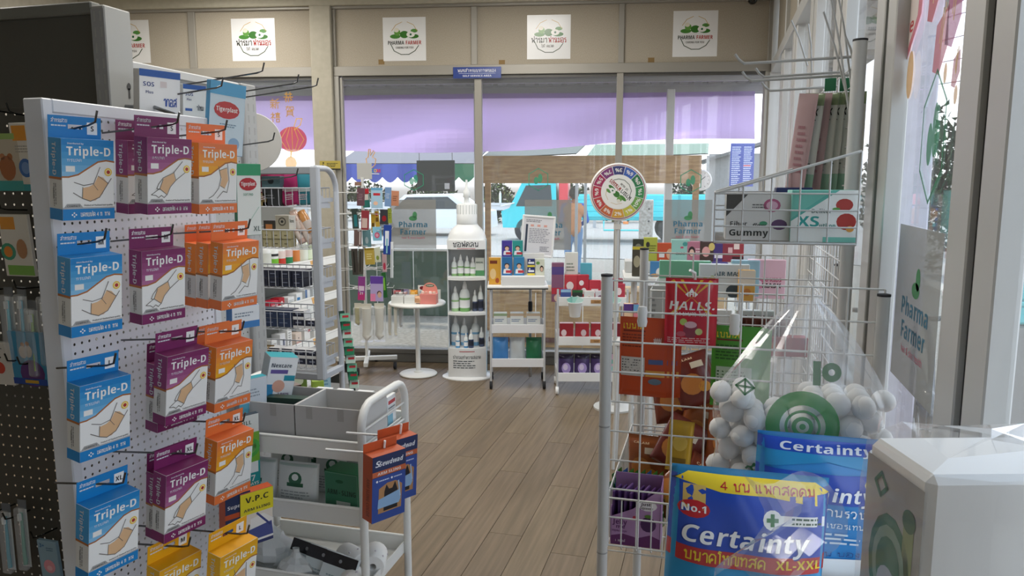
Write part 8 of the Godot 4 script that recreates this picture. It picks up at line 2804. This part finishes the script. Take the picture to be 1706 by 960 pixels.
func make_cotton_bag():
	var t := thing("cotton_bag", "large clear plastic bag printed in green, hung from the wire grid", "bag")
	var c := Vector3(0.18, 0.93, -1.6)
	# clear skin: wide body drawn up to the hook in folds
	var b := mb()
	var top := on_z(1347, 512, -1.72)
	var rows := 16
	var cols := 40
	var grid := []
	for i in rows + 1:
		var u := float(i) / rows
		var row := []
		for k in cols:
			var a := TAU * k / cols
			var rx := 0.165
			var rz := 0.085
			var y := lerpf(c.y, top.y + 0.02, u)
			var cen := c
			if u < 0.06:
				rx *= 0.85
				rz *= 0.7
			if u > 0.52:
				var q := (u - 0.52) / 0.48
				var s := pow(1.0 - q, 0.85)
				rx = lerpf(0.018, 0.165, s)
				rz = lerpf(0.012, 0.085, s)
				cen = c.lerp(top, q)
			var fold := 1.0 + (0.05 + 0.12 * clampf((u - 0.45) * 2.0, 0, 1)) * sin(a * 9.0 + u * 4.0) * 0.6 + 0.04 * sin(a * 5.0 + u * 11.0)
			row.append(Vector3(cen.x + cos(a) * rx * fold, y, cen.z + sin(a) * rz * fold))
		grid.append(row)
	for i in rows:
		for k in cols:
			var k2 := (k + 1) % cols
			b.quad(grid[i][k], grid[i + 1][k], grid[i + 1][k2], grid[i][k2])
	for k in range(1, cols - 1):
		b.tri(grid[0][0], grid[0][k], grid[0][k + 1])
	part(b, "clear_skin", "bag", t)
	for s in [-1.0, 1.0]:
		b = mb()
		b.quad(top + Vector3(-0.02 + 0.03 * s, 0.0, 0.005), top + Vector3(0.012 + 0.03 * s, 0.0, 0.005), top + Vector3(0.014 + 0.012 * s, 0.07, 0.002), top + Vector3(-0.014 + 0.012 * s, 0.07, 0.002))
		part(b, "handle", "bag", t)
	# green print on the front
	var pr := mb("3f9a4a")
	pr.xf = Transform3D(Basis(), Vector3(c.x, 0, c.z))
	pr.warp = func(x, y): return 0.006 + 0.088 * sqrt(maxf(0.02, 1.0 - pow(clampf(x / 0.172, -1, 1), 2))) * (1.0 if y < 1.11 else maxf(0.35, 1.0 - (y - 1.11) * 3.2))
	pr.arc(0.0, 1.08, 0.042, 0.068, 0, TAU, 1, 32)
	pr.arc(0.0, 1.08, 0.028, 0.033, 0, TAU, 1, 28)
	pr.arc(0.0, 1.08, 0.012, 0.02, 0, TAU, 1, 20)
	pr.disc(0.0, 1.08, 0.006, 0.006, 1)
	pr.col = C("2f7a44")
	pr.stroke([Vector2(-0.125, 1.145), Vector2(-0.108, 1.16), Vector2(-0.091, 1.145), Vector2(-0.108, 1.13), Vector2(-0.125, 1.145), Vector2(-0.091, 1.145)], 0.004, 1)
	pr.stroke([Vector2(-0.108, 1.16), Vector2(-0.108, 1.13)], 0.004, 1)
	pr.rect(0.016, 1.16, 0.014, 0.045, 1)
	pr.arc(0.05, 1.185, 0.006, 0.018, 0, TAU, 1, 18)
	pr.thai("สำล", -0.1, 0.965, 0.02, 1, 0.05, 0.2)
	pr.rect(-0.075, 0.982, 0.1, 0.02, 1)
	pr.col = C("dfe8e0")
	var van := [Vector2(-0.035, 1.03), Vector2(-0.033, 1.045), Vector2(-0.012, 1.062), Vector2(0.04, 1.062), Vector2(0.046, 1.05), Vector2(0.046, 1.03), Vector2(-0.035, 1.03)]
	pr.poly(PackedVector2Array(van.slice(0, 6)), 2)
	pr.col = C("4a7a58")
	pr.stroke(van, 0.0025, 3)
	pr.arc(-0.015, 1.028, 0.004, 0.008, 0, TAU, 3, 12)
	pr.arc(0.03, 1.028, 0.004, 0.008, 0, TAU, 3, 12)
	pr.poly(PackedVector2Array([Vector2(-0.026, 1.046), Vector2(-0.01, 1.058), Vector2(0.004, 1.058), Vector2(0.0, 1.046)]), 3)
	pr.col = C("2f8a44")
	pr.stroke([Vector2(0.03, 1.04), Vector2(0.03, 1.058)], 0.005, 4)
	pr.stroke([Vector2(0.021, 1.049), Vector2(0.039, 1.049)], 0.005, 4)
	pr.col = C("f2f0ee")
	pr.rect(-0.068, 1.05, 0.022, 0.012, 2)
	stuff(part(pr, "print", "bag_print", t))
	# the cotton balls inside, each one a thing
	var kinds := []
	for v in 3:
		var q := mb("ecebe8")
		var r := RandomNumberGenerator.new()
		r.seed = 40 + v
		var prof := []
		for i in 9:
			var a := PI * i / 8.0 - PI / 2
			prof.append([cos(a) * 0.0235 * r.randf_range(0.94, 1.06) if i > 0 and i < 8 else 0.0, sin(a) * 0.0225])
		q.lathe(prof, 12, Vector3.ZERO, 1.08, 0.95)
		kinds.append(q.mesh(M.cotton))
	var r := RandomNumberGenerator.new()
	r.seed = 77
	var n := 0
	for j in 5:
		for i in 8:
			for k in 3:
				var x := -0.152 + i * 0.0445 + (0.022 if j % 2 else 0.0)
				var z := -0.048 + k * 0.045 + (0.012 if j % 2 else 0.0)
				if pow(x / 0.165, 2) + pow(z / 0.08, 2) > 1.0 or (j > 3 and absf(x + 0.01 * j) < 0.03):
					continue
				var o := solo(kinds[n % 3], "cotton_ball", "cotton", "white cotton ball in the clear plastic bag", "cotton ball", c + Vector3(x + r.randf_range(-0.002, 0.002), 0.026 + j * 0.0395 + r.randf_range(-0.002, 0.002), z + r.randf_range(-0.002, 0.002)), 0, "cotton balls in the clear bag")
				o.rotation = Vector3(r.randf() * 6, r.randf() * 6, r.randf() * 6)
				n += 1


func make_front_packs():
	var t := thing("display_table", "white display table under the adult diaper packs", "table", Vector3(0.17, 0, -0.96))
	var b := mb("d9d9d5")
	b.box(Vector3(0, 0.845, 0), Vector3(0.44, 0.025, 0.72), 0.004)
	part(b, "top", "paint", t)
	for sx in [-0.2, 0.2]:
		for sz in [-0.33, 0.33]:
			b = mb("c9c9c6")
			b.box(Vector3(sx, 0.416, sz), Vector3(0.03, 0.832, 0.03), 0.003)
			part(b, "leg", "paint", t)
	var name_ops := func(y: float) -> Array:
		return [["t", "1d3f94", "Certainty", 0.46, y - 0.004, 0.098, 0.8, 3.0, 0.16], ["t", "f2f4f6", "Certainty", 0.46, y, 0.09, 0.78, 4.0, 0.16]]
	var one: Array = [["r", "2a4fb4", 0, 0.6, 1, 0.36], ["p", "efd23a", [0.0, 0.93, 0.1, 0.98, 0.9, 0.98, 1.0, 0.93, 1.0, 0.86, 0.6, 0.9, 0.3, 0.9, 0.02, 0.94], 1.5], ["th", "c22a3a", "4 ชน แพกสดคม", 0.3, 0.915, 0.035, 0.6], ["r", "d9b86a", 0.07, 0.8, 0.14, 0.12, 2.0], ["c", "c22a34", 0.14, 0.8, 0.1, 0.045, 2.5], ["t", "f4f0ee", "No.1", 0.14, 0.785, 0.035, 0.15, 4.0], ["c", "f2f4f2", 0.62, 0.79, 0.06, 0.05, 2.0], ["r", "f2f4f2", 0.66, 0.765, 0.3, 0.05, 2.0], ["s", "2f7a4a", [0.59, 0.79, 0.65, 0.79], 0.025, 3.0], ["s", "2f7a4a", [0.62, 0.765, 0.62, 0.815], 0.025, 3.0], ["l", "3a5a4a", 0.7, 0.768, 0.24, 0.045, 2],
		["r", "b8383c", 0, 0.52, 1, 0.085, 2.0], ["th", "e8c83a", "ขนาดใหญทสด", 0.1, 0.54, 0.045, 0.5], ["t", "e8c83a", "XL-XXL", 0.8, 0.545, 0.045, 0.3], ["r", "23356a", 0.28, 0.4, 0.56, 0.06, 2.0], ["th", "eef2f4", "ซมซบด กนรว", 0.31, 0.41, 0.04, 0.5], ["p", "d0607a", [0.1, 0.3, 0.2, 0.33, 0.95, 0.33, 0.95, 0.28, 0.2, 0.28], 2.0], ["th", "f4e8ec", "แถบโอบรอบเอว", 0.28, 0.29, 0.03, 0.5], ["p", "bcd8e8", [0.2, 0.1, 0.22, 0.2, 0.9, 0.22, 0.95, 0.12, 0.6, 0.06], 2.0], ["p", "dfeaf2", [0.3, 0.16, 0.32, 0.24, 0.7, 0.24, 0.72, 0.17], 3.0]] + name_ops.call(0.63)
	var m := pouch("certainty_a", 0.225, 0.272, 0.1, "2f8fc4", one)
	var p := at_depth(1240, 780, 1.08)
	var o := solo(m, "diaper_pack", "film", "open blue adult diaper pack with a yellow and red top band", "pack", Vector3(p.x, 0.859, p.z), 8)
	o.rotation_degrees = Vector3(-7, 8, -3)
	var opened := o
	var two: Array = [["r", "2a4fb4", 0, 0.58, 1, 0.2], ["p", "2f8fc4", [0, 0.78, 0.5, 0.86, 1, 0.78, 1, 0.9, 0, 0.9], 1.5], ["r", "2a4fb4", 0, 0.9, 1, 0.08], ["th", "eef2f4", "ซมซบด กนรวซม", 0.14, 0.5, 0.045, 0.74], ["th", "dfeef4", "ดแลดวย เซอรเทน", 0.2, 0.42, 0.03, 0.6], ["l", "cfe2ee", 0.14, 0.3, 0.7, 0.09, 3], ["r", "eef2f4", 0, 0.0, 1, 0.2, 1.6], ["th", "2a4a8a", "ยาอกชน ของ", 0.2, 0.22, 0.03, 0.6], ["c", "e6d8a0", 0.86, 0.72, 0.08, 0.04, 2.0], ["t", "e0e8f0", "Certainty", 0.5, 0.91, 0.05, 0.7, 4.0, 0.16]] + name_ops.call(0.6)
	m = pouch("certainty_b", 0.22, 0.25, 0.11, "2f86c8", two)
	p = at_depth(1368, 735, 1.3)
	o = solo(m, "diaper_pack", "film", "sealed blue adult diaper pack behind the open one", "pack", Vector3(p.x, 0.859, p.z - 0.01), 8)
	o.rotation_degrees = Vector3(-5, 6, -2)
	# torn clear wrapper over the nearer pack
	b = mb()
	var q0 := at_depth(1235, 775, 1.0)
	for k in 8:
		var u := k / 8.0
		var w := (k + 1) / 8.0
		var P := func(s: float, h: float) -> Vector3:
			return q0 + Vector3(0.1 * s + 0.03 * sin(h * 5.0), -0.17 * h, 0.03 + 0.03 * sin(s * 6.0 + h * 3.0) - 0.05 * h)
		for j in 8:
			b.quad(P.call(u, (j + 1) / 8.0), P.call(w, (j + 1) / 8.0), P.call(w, j / 8.0), P.call(u, j / 8.0))
	part(b, "torn_wrapper", "bag", opened).transform = opened.transform.affine_inverse()
	# white wrapped cotton pack, nearest the glass
	var wb := thing("cotton_wool_pack", "white cotton wool pack in clear film with a green emblem on its narrow end", "pack", Vector3(0.285, 0.859, -0.855), 16)
	b = mb("e9e8e5")
	b.box(Vector3(0, 0.205, 0), Vector3(0.192, 0.41, 0.12), 0.008)
	part(b, "block", "cotton", wb)
	b = mb("8f908c")
	b.xf = Transform3D(Basis(Vector3(0, 0, 1), Vector3.UP, Vector3(-1, 0, 0)), Vector3(-0.0975, 0, -0.06))
	paint(b, 0.12, 0.41, [["r", "a5a39f", 0.03, 0.02, 0.94, 0.94], ["c", "2f6a4a", 0.5, 0.7, 0.34, 0.14, 2.0], ["c", "7f9a88", 0.5, 0.7, 0.27, 0.11, 3.0], ["c", "2f6a4a", 0.5, 0.7, 0.2, 0.08, 4.0], ["c", "a9b4c4", 0.5, 0.65, 0.16, 0.05, 5.0], ["p", "6a2f2a", [0.0, 0.56, 0.2, 0.6, 0.95, 0.46, 0.95, 0.26, 0.0, 0.4], 3.0], ["t", "ece4e0", "Sin", 0.4, 0.45, 0.06, 0.5, 4.0, 0.2], ["s", "2f6a44", [0.2, 0.9, 0.3, 0.93, 0.4, 0.9, 0.3, 0.87, 0.2, 0.9], 0.04], ["r", "8f9a6a", 0.7, 0.7, 0.16, 0.14, 2.0], ["c", "4a6a44", 0.78, 0.86, 0.1, 0.03, 3.0]])
	part(b, "end_print", "film", wb)
	b = mb()
	var rr := RandomNumberGenerator.new()
	rr.seed = 12
	var ring := []
	for j in 7:
		var row := []
		var hgt: float = [0.0, 0.12, 0.25, 0.36, 0.41, 0.425, 0.43][j]
		var sc: float = [1.0, 1.0, 1.0, 1.0, 0.98, 0.7, 0.0][j]
		for e in [[-1, -1], [-0.33, -1], [0.33, -1], [1, -1], [1, 1], [0.33, 1], [-0.33, 1], [-1, 1]]:
			row.append(Vector3(e[0] * (0.0985 + rr.randf() * 0.003) * sc, hgt + rr.randf_range(-0.005, 0.008) * (1 if j > 0 else 0), e[1] * (0.063 + rr.randf() * 0.003) * sc))
		ring.append(row)
	for j in 6:
		for k in 8:
			b.quad(ring[j][(k + 1) % 8], ring[j][k], ring[j + 1][k], ring[j + 1][(k + 1) % 8])
	part(b, "clear_film", "clear_film", wb)


# flat sticker or sign fixed in the back wall's frame, off metres in front of the glass line; pixel rectangle gives its place and size
func wall_flat(called: String, label: String, cat: String, x0: float, y0: float, x1: float, y1: float, off: float) -> Array:
	var a := on_wall(x0, y1, off)
	var c := on_wall(x1, y0, off)
	var t := thing(called, label, cat)
	t.transform = wall_frame() * Transform3D(Basis(), Vector3(a.x, a.y, off))
	return [t, c.x - a.x, c.y - a.y]


func make_signs():
	# square emblem sheets on the transom panels
	var spots := [[388, 30, 457, 102, true, "emblem sheet with Thai lettering on the transom panel left of the pillar"], [639, 28, 709, 102, false, "emblem sheet with English lettering on the transom panel next to the pillar"], [878, 24, 951, 99, true, "emblem sheet with Thai lettering on the transom panel beside the blue sign"], [1120, 17, 1197, 95, false, "emblem sheet with English lettering on the transom panel by the corner"], [176, 33, 247, 106, false, "emblem sheet partly hidden behind the tall grey upright"]]
	for e in spots:
		var r := wall_flat("emblem_sheet", e[5], "poster", e[0], e[1], e[2], e[3], -0.0085)
		var b := mb("eeeeee")
		b.box(Vector3(r[1] / 2, r[2] / 2, 0), Vector3(r[1], r[2], 0.001))
		b.xf = Transform3D(Basis(), Vector3(r[1] / 2, r[2] * 0.52, 0.0008))
		draw_emblem(b, r[1] * 0.82, e[4])
		part(b, "sheet", "film", r[0])
	var r := wall_flat("area_sign", "blue sign with white Thai and English lettering on the head rail", "sign", 755, 111, 835, 131, 0.03)
	var b := mb("3a4c90")
	b.box(Vector3(r[1] / 2, r[2] / 2, 0), Vector3(r[1], r[2], 0.004), 0.001)
	b.xf = Transform3D(Basis(), Vector3(0, 0, 0.0022))
	paint(b, r[1], r[2], [["th", "eef0f6", "พนทสำหรบบรการตนเอง", 0.1, 0.56, 0.22, 0.8], ["r", "c9d0e4", 0.12, 0.42, 0.76, 0.03], ["t", "dfe4f0", "SELF SERVICE AREA", 0.5, 0.14, 0.16, 0.6]])
	part(b, "panel", "film", r[0])
	r = wall_flat("warning_sticker", "yellow and black sticker with a running figure on the pillar", "sticker", 533, 268, 567, 283, 0.051)
	b = mb("b4a24a")
	b.box(Vector3(r[1] / 2, r[2] / 2, 0), Vector3(r[1], r[2], 0.001))
	b.xf = Transform3D(Basis(), Vector3(0, 0, 0.0006))
	paint(b, r[1], r[2], [["r", "23231f", 0, 0, 1, 0.14], ["s", "23231f", [0.08, 0.3, 0.16, 0.55, 0.24, 0.3], 0.04], ["c", "23231f", 0.18, 0.76, 0.04], ["l", "3a3826", 0.34, 0.3, 0.58, 0.5, 3]])
	part(b, "sticker", "paper", r[0])
	# dome camera under the beam
	var cp := on_wall(1257, 3, 0.1)
	var cc := thing("dome_camera", "small dark dome camera under the ceiling beam by the corner", "camera")
	cc.transform = wall_frame() * Transform3D(Basis(), Vector3(cp.x, 2.962, 0.03))
	b = mb("d9d9d6")
	b.lathe([[0.0, 0.0], [0.045, 0.0], [0.045, -0.015], [0.04, -0.02]].duplicate(), 18)
	part(b, "base", "paint", cc)
	b = mb("1d1e20")
	b.lathe([[0.0, -0.05], [0.016, -0.047], [0.03, -0.036], [0.036, -0.02]], 18)
	part(b, "dome", "film", cc)
	# frosted film squares with the shop's lettering on the glass
	var fr := [[651, 333, 726, 414, "frosted square with shop lettering on the pane behind the round table"], [874, 333, 952, 416, "frosted square with shop lettering on the pane behind the framed notice"], [1106, 333, 1187, 412, "frosted square with shop lettering on the pane by the corner"]]
	for e in fr:
		r = wall_flat("frosted_sticker", e[4], "sticker", e[0], e[1], e[2], e[3], -0.0155)
		frosted(r[0], r[1], r[2])
	var f2 := thing("frosted_sticker", "frosted square with shop lettering on the glass front by the diaper packs", "sticker")
	f2.transform = Transform3D(Basis(Vector3(0, 0, 1), Vector3.UP, Vector3(-1, 0, 0)), Vector3(0.4305, 1.09, -1.98))
	frosted(f2, 0.36, 0.36)
	# green outlined hexagons with a leaf
	var hx := [[671, 282, 708, 318, "thin green hexagon on the pane in front of the black board"], [878, 280, 916, 318, "green hexagon sticker over the plywood fascia"], [1130, 282, 1172, 322, "green hexagon sticker over the end of the plywood fascia"]]
	for e in hx:
		r = wall_flat("hexagon_sticker", e[4], "sticker", e[0], e[1], e[2], e[3], -0.0155)
		b = mb("3f9a78")
		hexagon(b, r[1], r[2])
		part(b, "sticker", "sticker", r[0])
	var hz := thing("hexagon_sticker", "tall green hexagon with two leaves on the glass front", "sticker")
	hz.transform = Transform3D(Basis(Vector3(0, 0, 1), Vector3.UP, Vector3(-1, 0, 0)), Vector3(0.4305, 1.5, -1.86))
	b = mb("2f8a5e")
	hexagon(b, 0.2, 0.28)
	part(b, "sticker", "sticker", hz)
	# new year lantern with greeting on the left pane
	r = wall_flat("lantern_sticker", "red paper lantern sticker with golden Chinese greeting on the left pane", "sticker", 448, 152, 518, 285, -0.0155)
	b = mb("c03440")
	var W: float = r[1]
	var H: float = r[2]
	b.disc(W * 0.55, H * 0.4, W * 0.32, H * 0.16, 1, 24)
	b.col = C("e0b04a")
	for k in [-0.2, -0.1, 0.0, 0.1, 0.2]:
		b.stroke([Vector2(W * (0.55 + k * 0.5), H * 0.55), Vector2(W * (0.55 + k * 1.3), H * 0.4), Vector2(W * (0.55 + k * 0.5), H * 0.25)], W * 0.014, 2)
	b.disc(W * 0.5, H * 0.1, W * 0.13, H * 0.085, 2, 16)
	b.stroke([Vector2(W * 0.52, H * 0.25), Vector2(W * 0.5, H * 0.18)], W * 0.04, 2)
	b.stroke([Vector2(W * 0.6, H * 0.56), Vector2(W * 0.66, H * 0.66), Vector2(W * 0.78, H * 0.66), Vector2(W * 0.74, H * 0.58), Vector2(W * 0.6, H * 0.52)], W * 0.02, 2)
	b.col = C("b98a34")
	b.thai("恭", W * 0.4, H * 0.87, W * 0.2, 2, W * 0.2, 0.1)
	b.thai("新", W * 0.1, H * 0.79, W * 0.2, 2, W * 0.2, 0.1)
	b.thai("賀", W * 0.42, H * 0.7, W * 0.2, 2, W * 0.2, 0.1)
	b.thai("禧", W * 0.1, H * 0.62, W * 0.2, 2, W * 0.2, 0.1)
	part(b, "sticker", "sticker", r[0])
	# neon style hand sign hung inside the left door pane
	var np := wall_flat("neon_sign", "small outline hand sign with coloured letters on the door pane", "sign", 600, 246, 634, 293, -0.012)
	b = mb("e8b888")
	var w: float = np[1]
	var h: float = np[2]
	var hand := [0.35, 0.32, 0.3, 0.62, 0.4, 0.66, 0.44, 0.95, 0.52, 0.95, 0.52, 0.72, 0.66, 0.9, 0.72, 0.84, 0.6, 0.66, 0.76, 0.6, 0.72, 0.4, 0.6, 0.3, 0.35, 0.32]
	var hp := []
	for i in range(0, hand.size(), 2):
		hp.append(Vector3(hand[i] * w, hand[i + 1] * h, 0))
	b.tube(hp, 0.005, 5)
	part(b, "hand_outline", "film", np[0])
	var tints := ["3a48d8", "e0803a", "d84a9a", "3ab070", "e0c43a", "d8484a"]
	for k in 6:
		b = mb(tints[k])
		b.xf = Transform3D(Basis(), Vector3(w * (0.06 + 0.15 * k), h * 0.12, 0))
		b.text("WELCOM"[k], w * 0.07, 0, h * 0.12, 1, 1)
		part(b, "letter", "film", np[0])
	b = mb("e9e9e6")
	b.tube([Vector3(w * 0.1, h * 0.04, 0), Vector3(w * 0.5, h * 0.07, 0), Vector3(w * 0.9, h * 0.06, 0)], 0.004, 5)
	part(b, "underline", "film", np[0])
	# festive stickers on the glass front: heart balloon, red packets, gold ovals
	var X := 0.4305
	var G := func(px: float, py: float) -> Vector3: return on_x(px, py, X)
	var lv := thing("heart_sticker", "large white and red heart balloon sticker lettered Love on the glass front", "sticker")
	var a: Vector3 = G.call(1490, 130)
	var c: Vector3 = G.call(1535, 0)
	lv.transform = Transform3D(Basis(Vector3(0, 0, 1), Vector3.UP, Vector3(-1, 0, 0)), Vector3(X, a.y, a.z))
	var lw := c.z - a.z
	var lh := c.y - a.y + 0.06
	b = mb("c04450")
	var heart := PackedVector2Array([Vector2(lw * 0.42, 0.0), Vector2(lw * 1.05, lh * 0.55), Vector2(lw * 1.08, lh * 0.85), Vector2(lw * 0.85, lh), Vector2(lw * 0.5, lh * 0.86), Vector2(lw * 0.15, lh), Vector2(-lw * 0.05, lh * 0.8), Vector2(0, lh * 0.5)])
	b.poly(heart, 1)
	b.col = C("e6dcd4")
	var inner := PackedVector2Array()
	for q in heart:
		inner.append(Vector2((q.x - lw * 0.4) * 0.84 + lw * 0.36, (q.y - lh * 0.5) * 0.9 + lh * 0.52))
	b.poly(inner, 2)
	b.col = C("c0343c")
	b.text("Love", lw * 0.4, lh * 0.42, lh * 0.16, 3, 1, true, 0.2, lw * 0.7)
	part(b, "sticker", "sticker", lv)
	var pk := [[1568, 70, 0.1, 0.13, "c46a78", "rose red packet sticker with a gold twig on the glass front"], [1590, 20, 0.1, 0.13, "b86a94", "mauve packet sticker at the top of the glass front"], [1593, 115, 0.05, 0.07, "c07a80", "small rose packet sticker on the glass front"], [1556, -4, 0.08, 0.1, "b83a40", "dark red packet sticker at the top of the glass front"]]
	for e in pk:
		var p: Vector3 = G.call(e[0], e[1])
		var t := thing("packet_sticker", e[5], "sticker")
		t.transform = Transform3D(Basis(Vector3(0, 0, 1), Vector3.UP, Vector3(-1, 0, 0)), p)
		b = mb(e[4])
		b.poly(PackedVector2Array([Vector2(-e[2] / 2, -e[3] * 0.4), Vector2(0, -e[3] / 2), Vector2(e[2] / 2, -e[3] * 0.1), Vector2(e[2] * 0.4, e[3] / 2), Vector2(-e[2] * 0.4, e[3] * 0.3)]), 1)
		b.col = C("d8b078")
		b.stroke([Vector2(0, -e[3] * 0.1), Vector2(e[2] * 0.2, e[3] * 0.55)], 0.006, 2)
		b.stroke([Vector2(-e[2] * 0.1, 0), Vector2(e[2] * 0.05, e[3] * 0.5)], 0.005, 2)
		part(b, "sticker", "sticker", t)
	for e in [[1516, 125, 0.03, 0.055], [1484, 135, 0.012, 0.02], [1575, 122, 0.012, 0.02], [1592, 158, 0.012, 0.018]]:
		var p: Vector3 = G.call(e[0], e[1])
		var t := thing("oval_sticker", "gold oval confetti sticker on the glass front", "sticker", Vector3.ZERO, 0, "gold ovals on the glass front")
		t.transform = Transform3D(Basis(Vector3(0, 0, 1), Vector3.UP, Vector3(-1, 0, 0)), p)
		b = mb("d9a860")
		b.disc(0, 0, e[2], e[3], 1, 16)
		part(b, "sticker", "sticker", t)


func frosted(t: Node3D, w: float, h: float):
	var b := mb()
	b.box(Vector3(w / 2, h / 2, 0), Vector3(w, h, 0.0006))
	part(b, "film", "frost", t)
	b = mb("4a8a5a")
	b.xf = Transform3D(Basis(), Vector3(0, 0, 0.0006))
	b.disc(w * 0.5, h * 0.62, w * 0.09, h * 0.05, 1)
	b.disc(w * 0.54, h * 0.69, w * 0.05, h * 0.07, 1)
	b.col = C("3f7086")
	b.text("Pharma", w * 0.5, h * 0.44, h * 0.11, 1, 1, true, 0, w * 0.62)
	b.text("Farmer", w * 0.5, h * 0.29, h * 0.11, 1, 1, true, 0, w * 0.56)
	b.col = C("b0485a")
	b.text("hair & skin health", w * 0.5, h * 0.2, h * 0.045, 1, 1, false, 0, w * 0.5)
	part(b, "lettering", "paper", t)


func hexagon(b: MB, w: float, h: float):
	var pts := []
	for k in 7:
		pts.append(Vector2(w / 2 + sin(k * TAU / 6) * w * 0.48, h / 2 + cos(k * TAU / 6) * h * 0.48))
	b.stroke(pts, w * 0.035, 1)
	b.disc(w * 0.4, h * 0.45, w * 0.1, h * 0.16, 1)
	b.disc(w * 0.58, h * 0.55, w * 0.1, h * 0.2, 1)


func _ready():
	rng.seed = 7
	make_glyphs()
	make_materials()
	var lp := StandardMaterial3D.new()
	lp.resource_name = "lamp_panel"
	lp.albedo_color = Color(1, 1, 1)
	lp.emission_enabled = true
	lp.emission = Color(1, 0.98, 0.94)
	lp.emission_energy_multiplier = 1.2
	M["lamp_panel"] = lp
	make_light()
	make_room()
	make_outside()
	make_person(-0.3)
	make_gondola()
	make_shelf_unit()
	make_wire_rack()
	make_trolley()
	make_spinner()
	make_round_table()
	make_bottle_stand()
	make_far_carts()
	make_prize_wheel()
	make_grid_stand()
	make_mask_counter()
	make_tall_rack()
	make_cotton_bag()
	make_front_packs()
	make_signs()
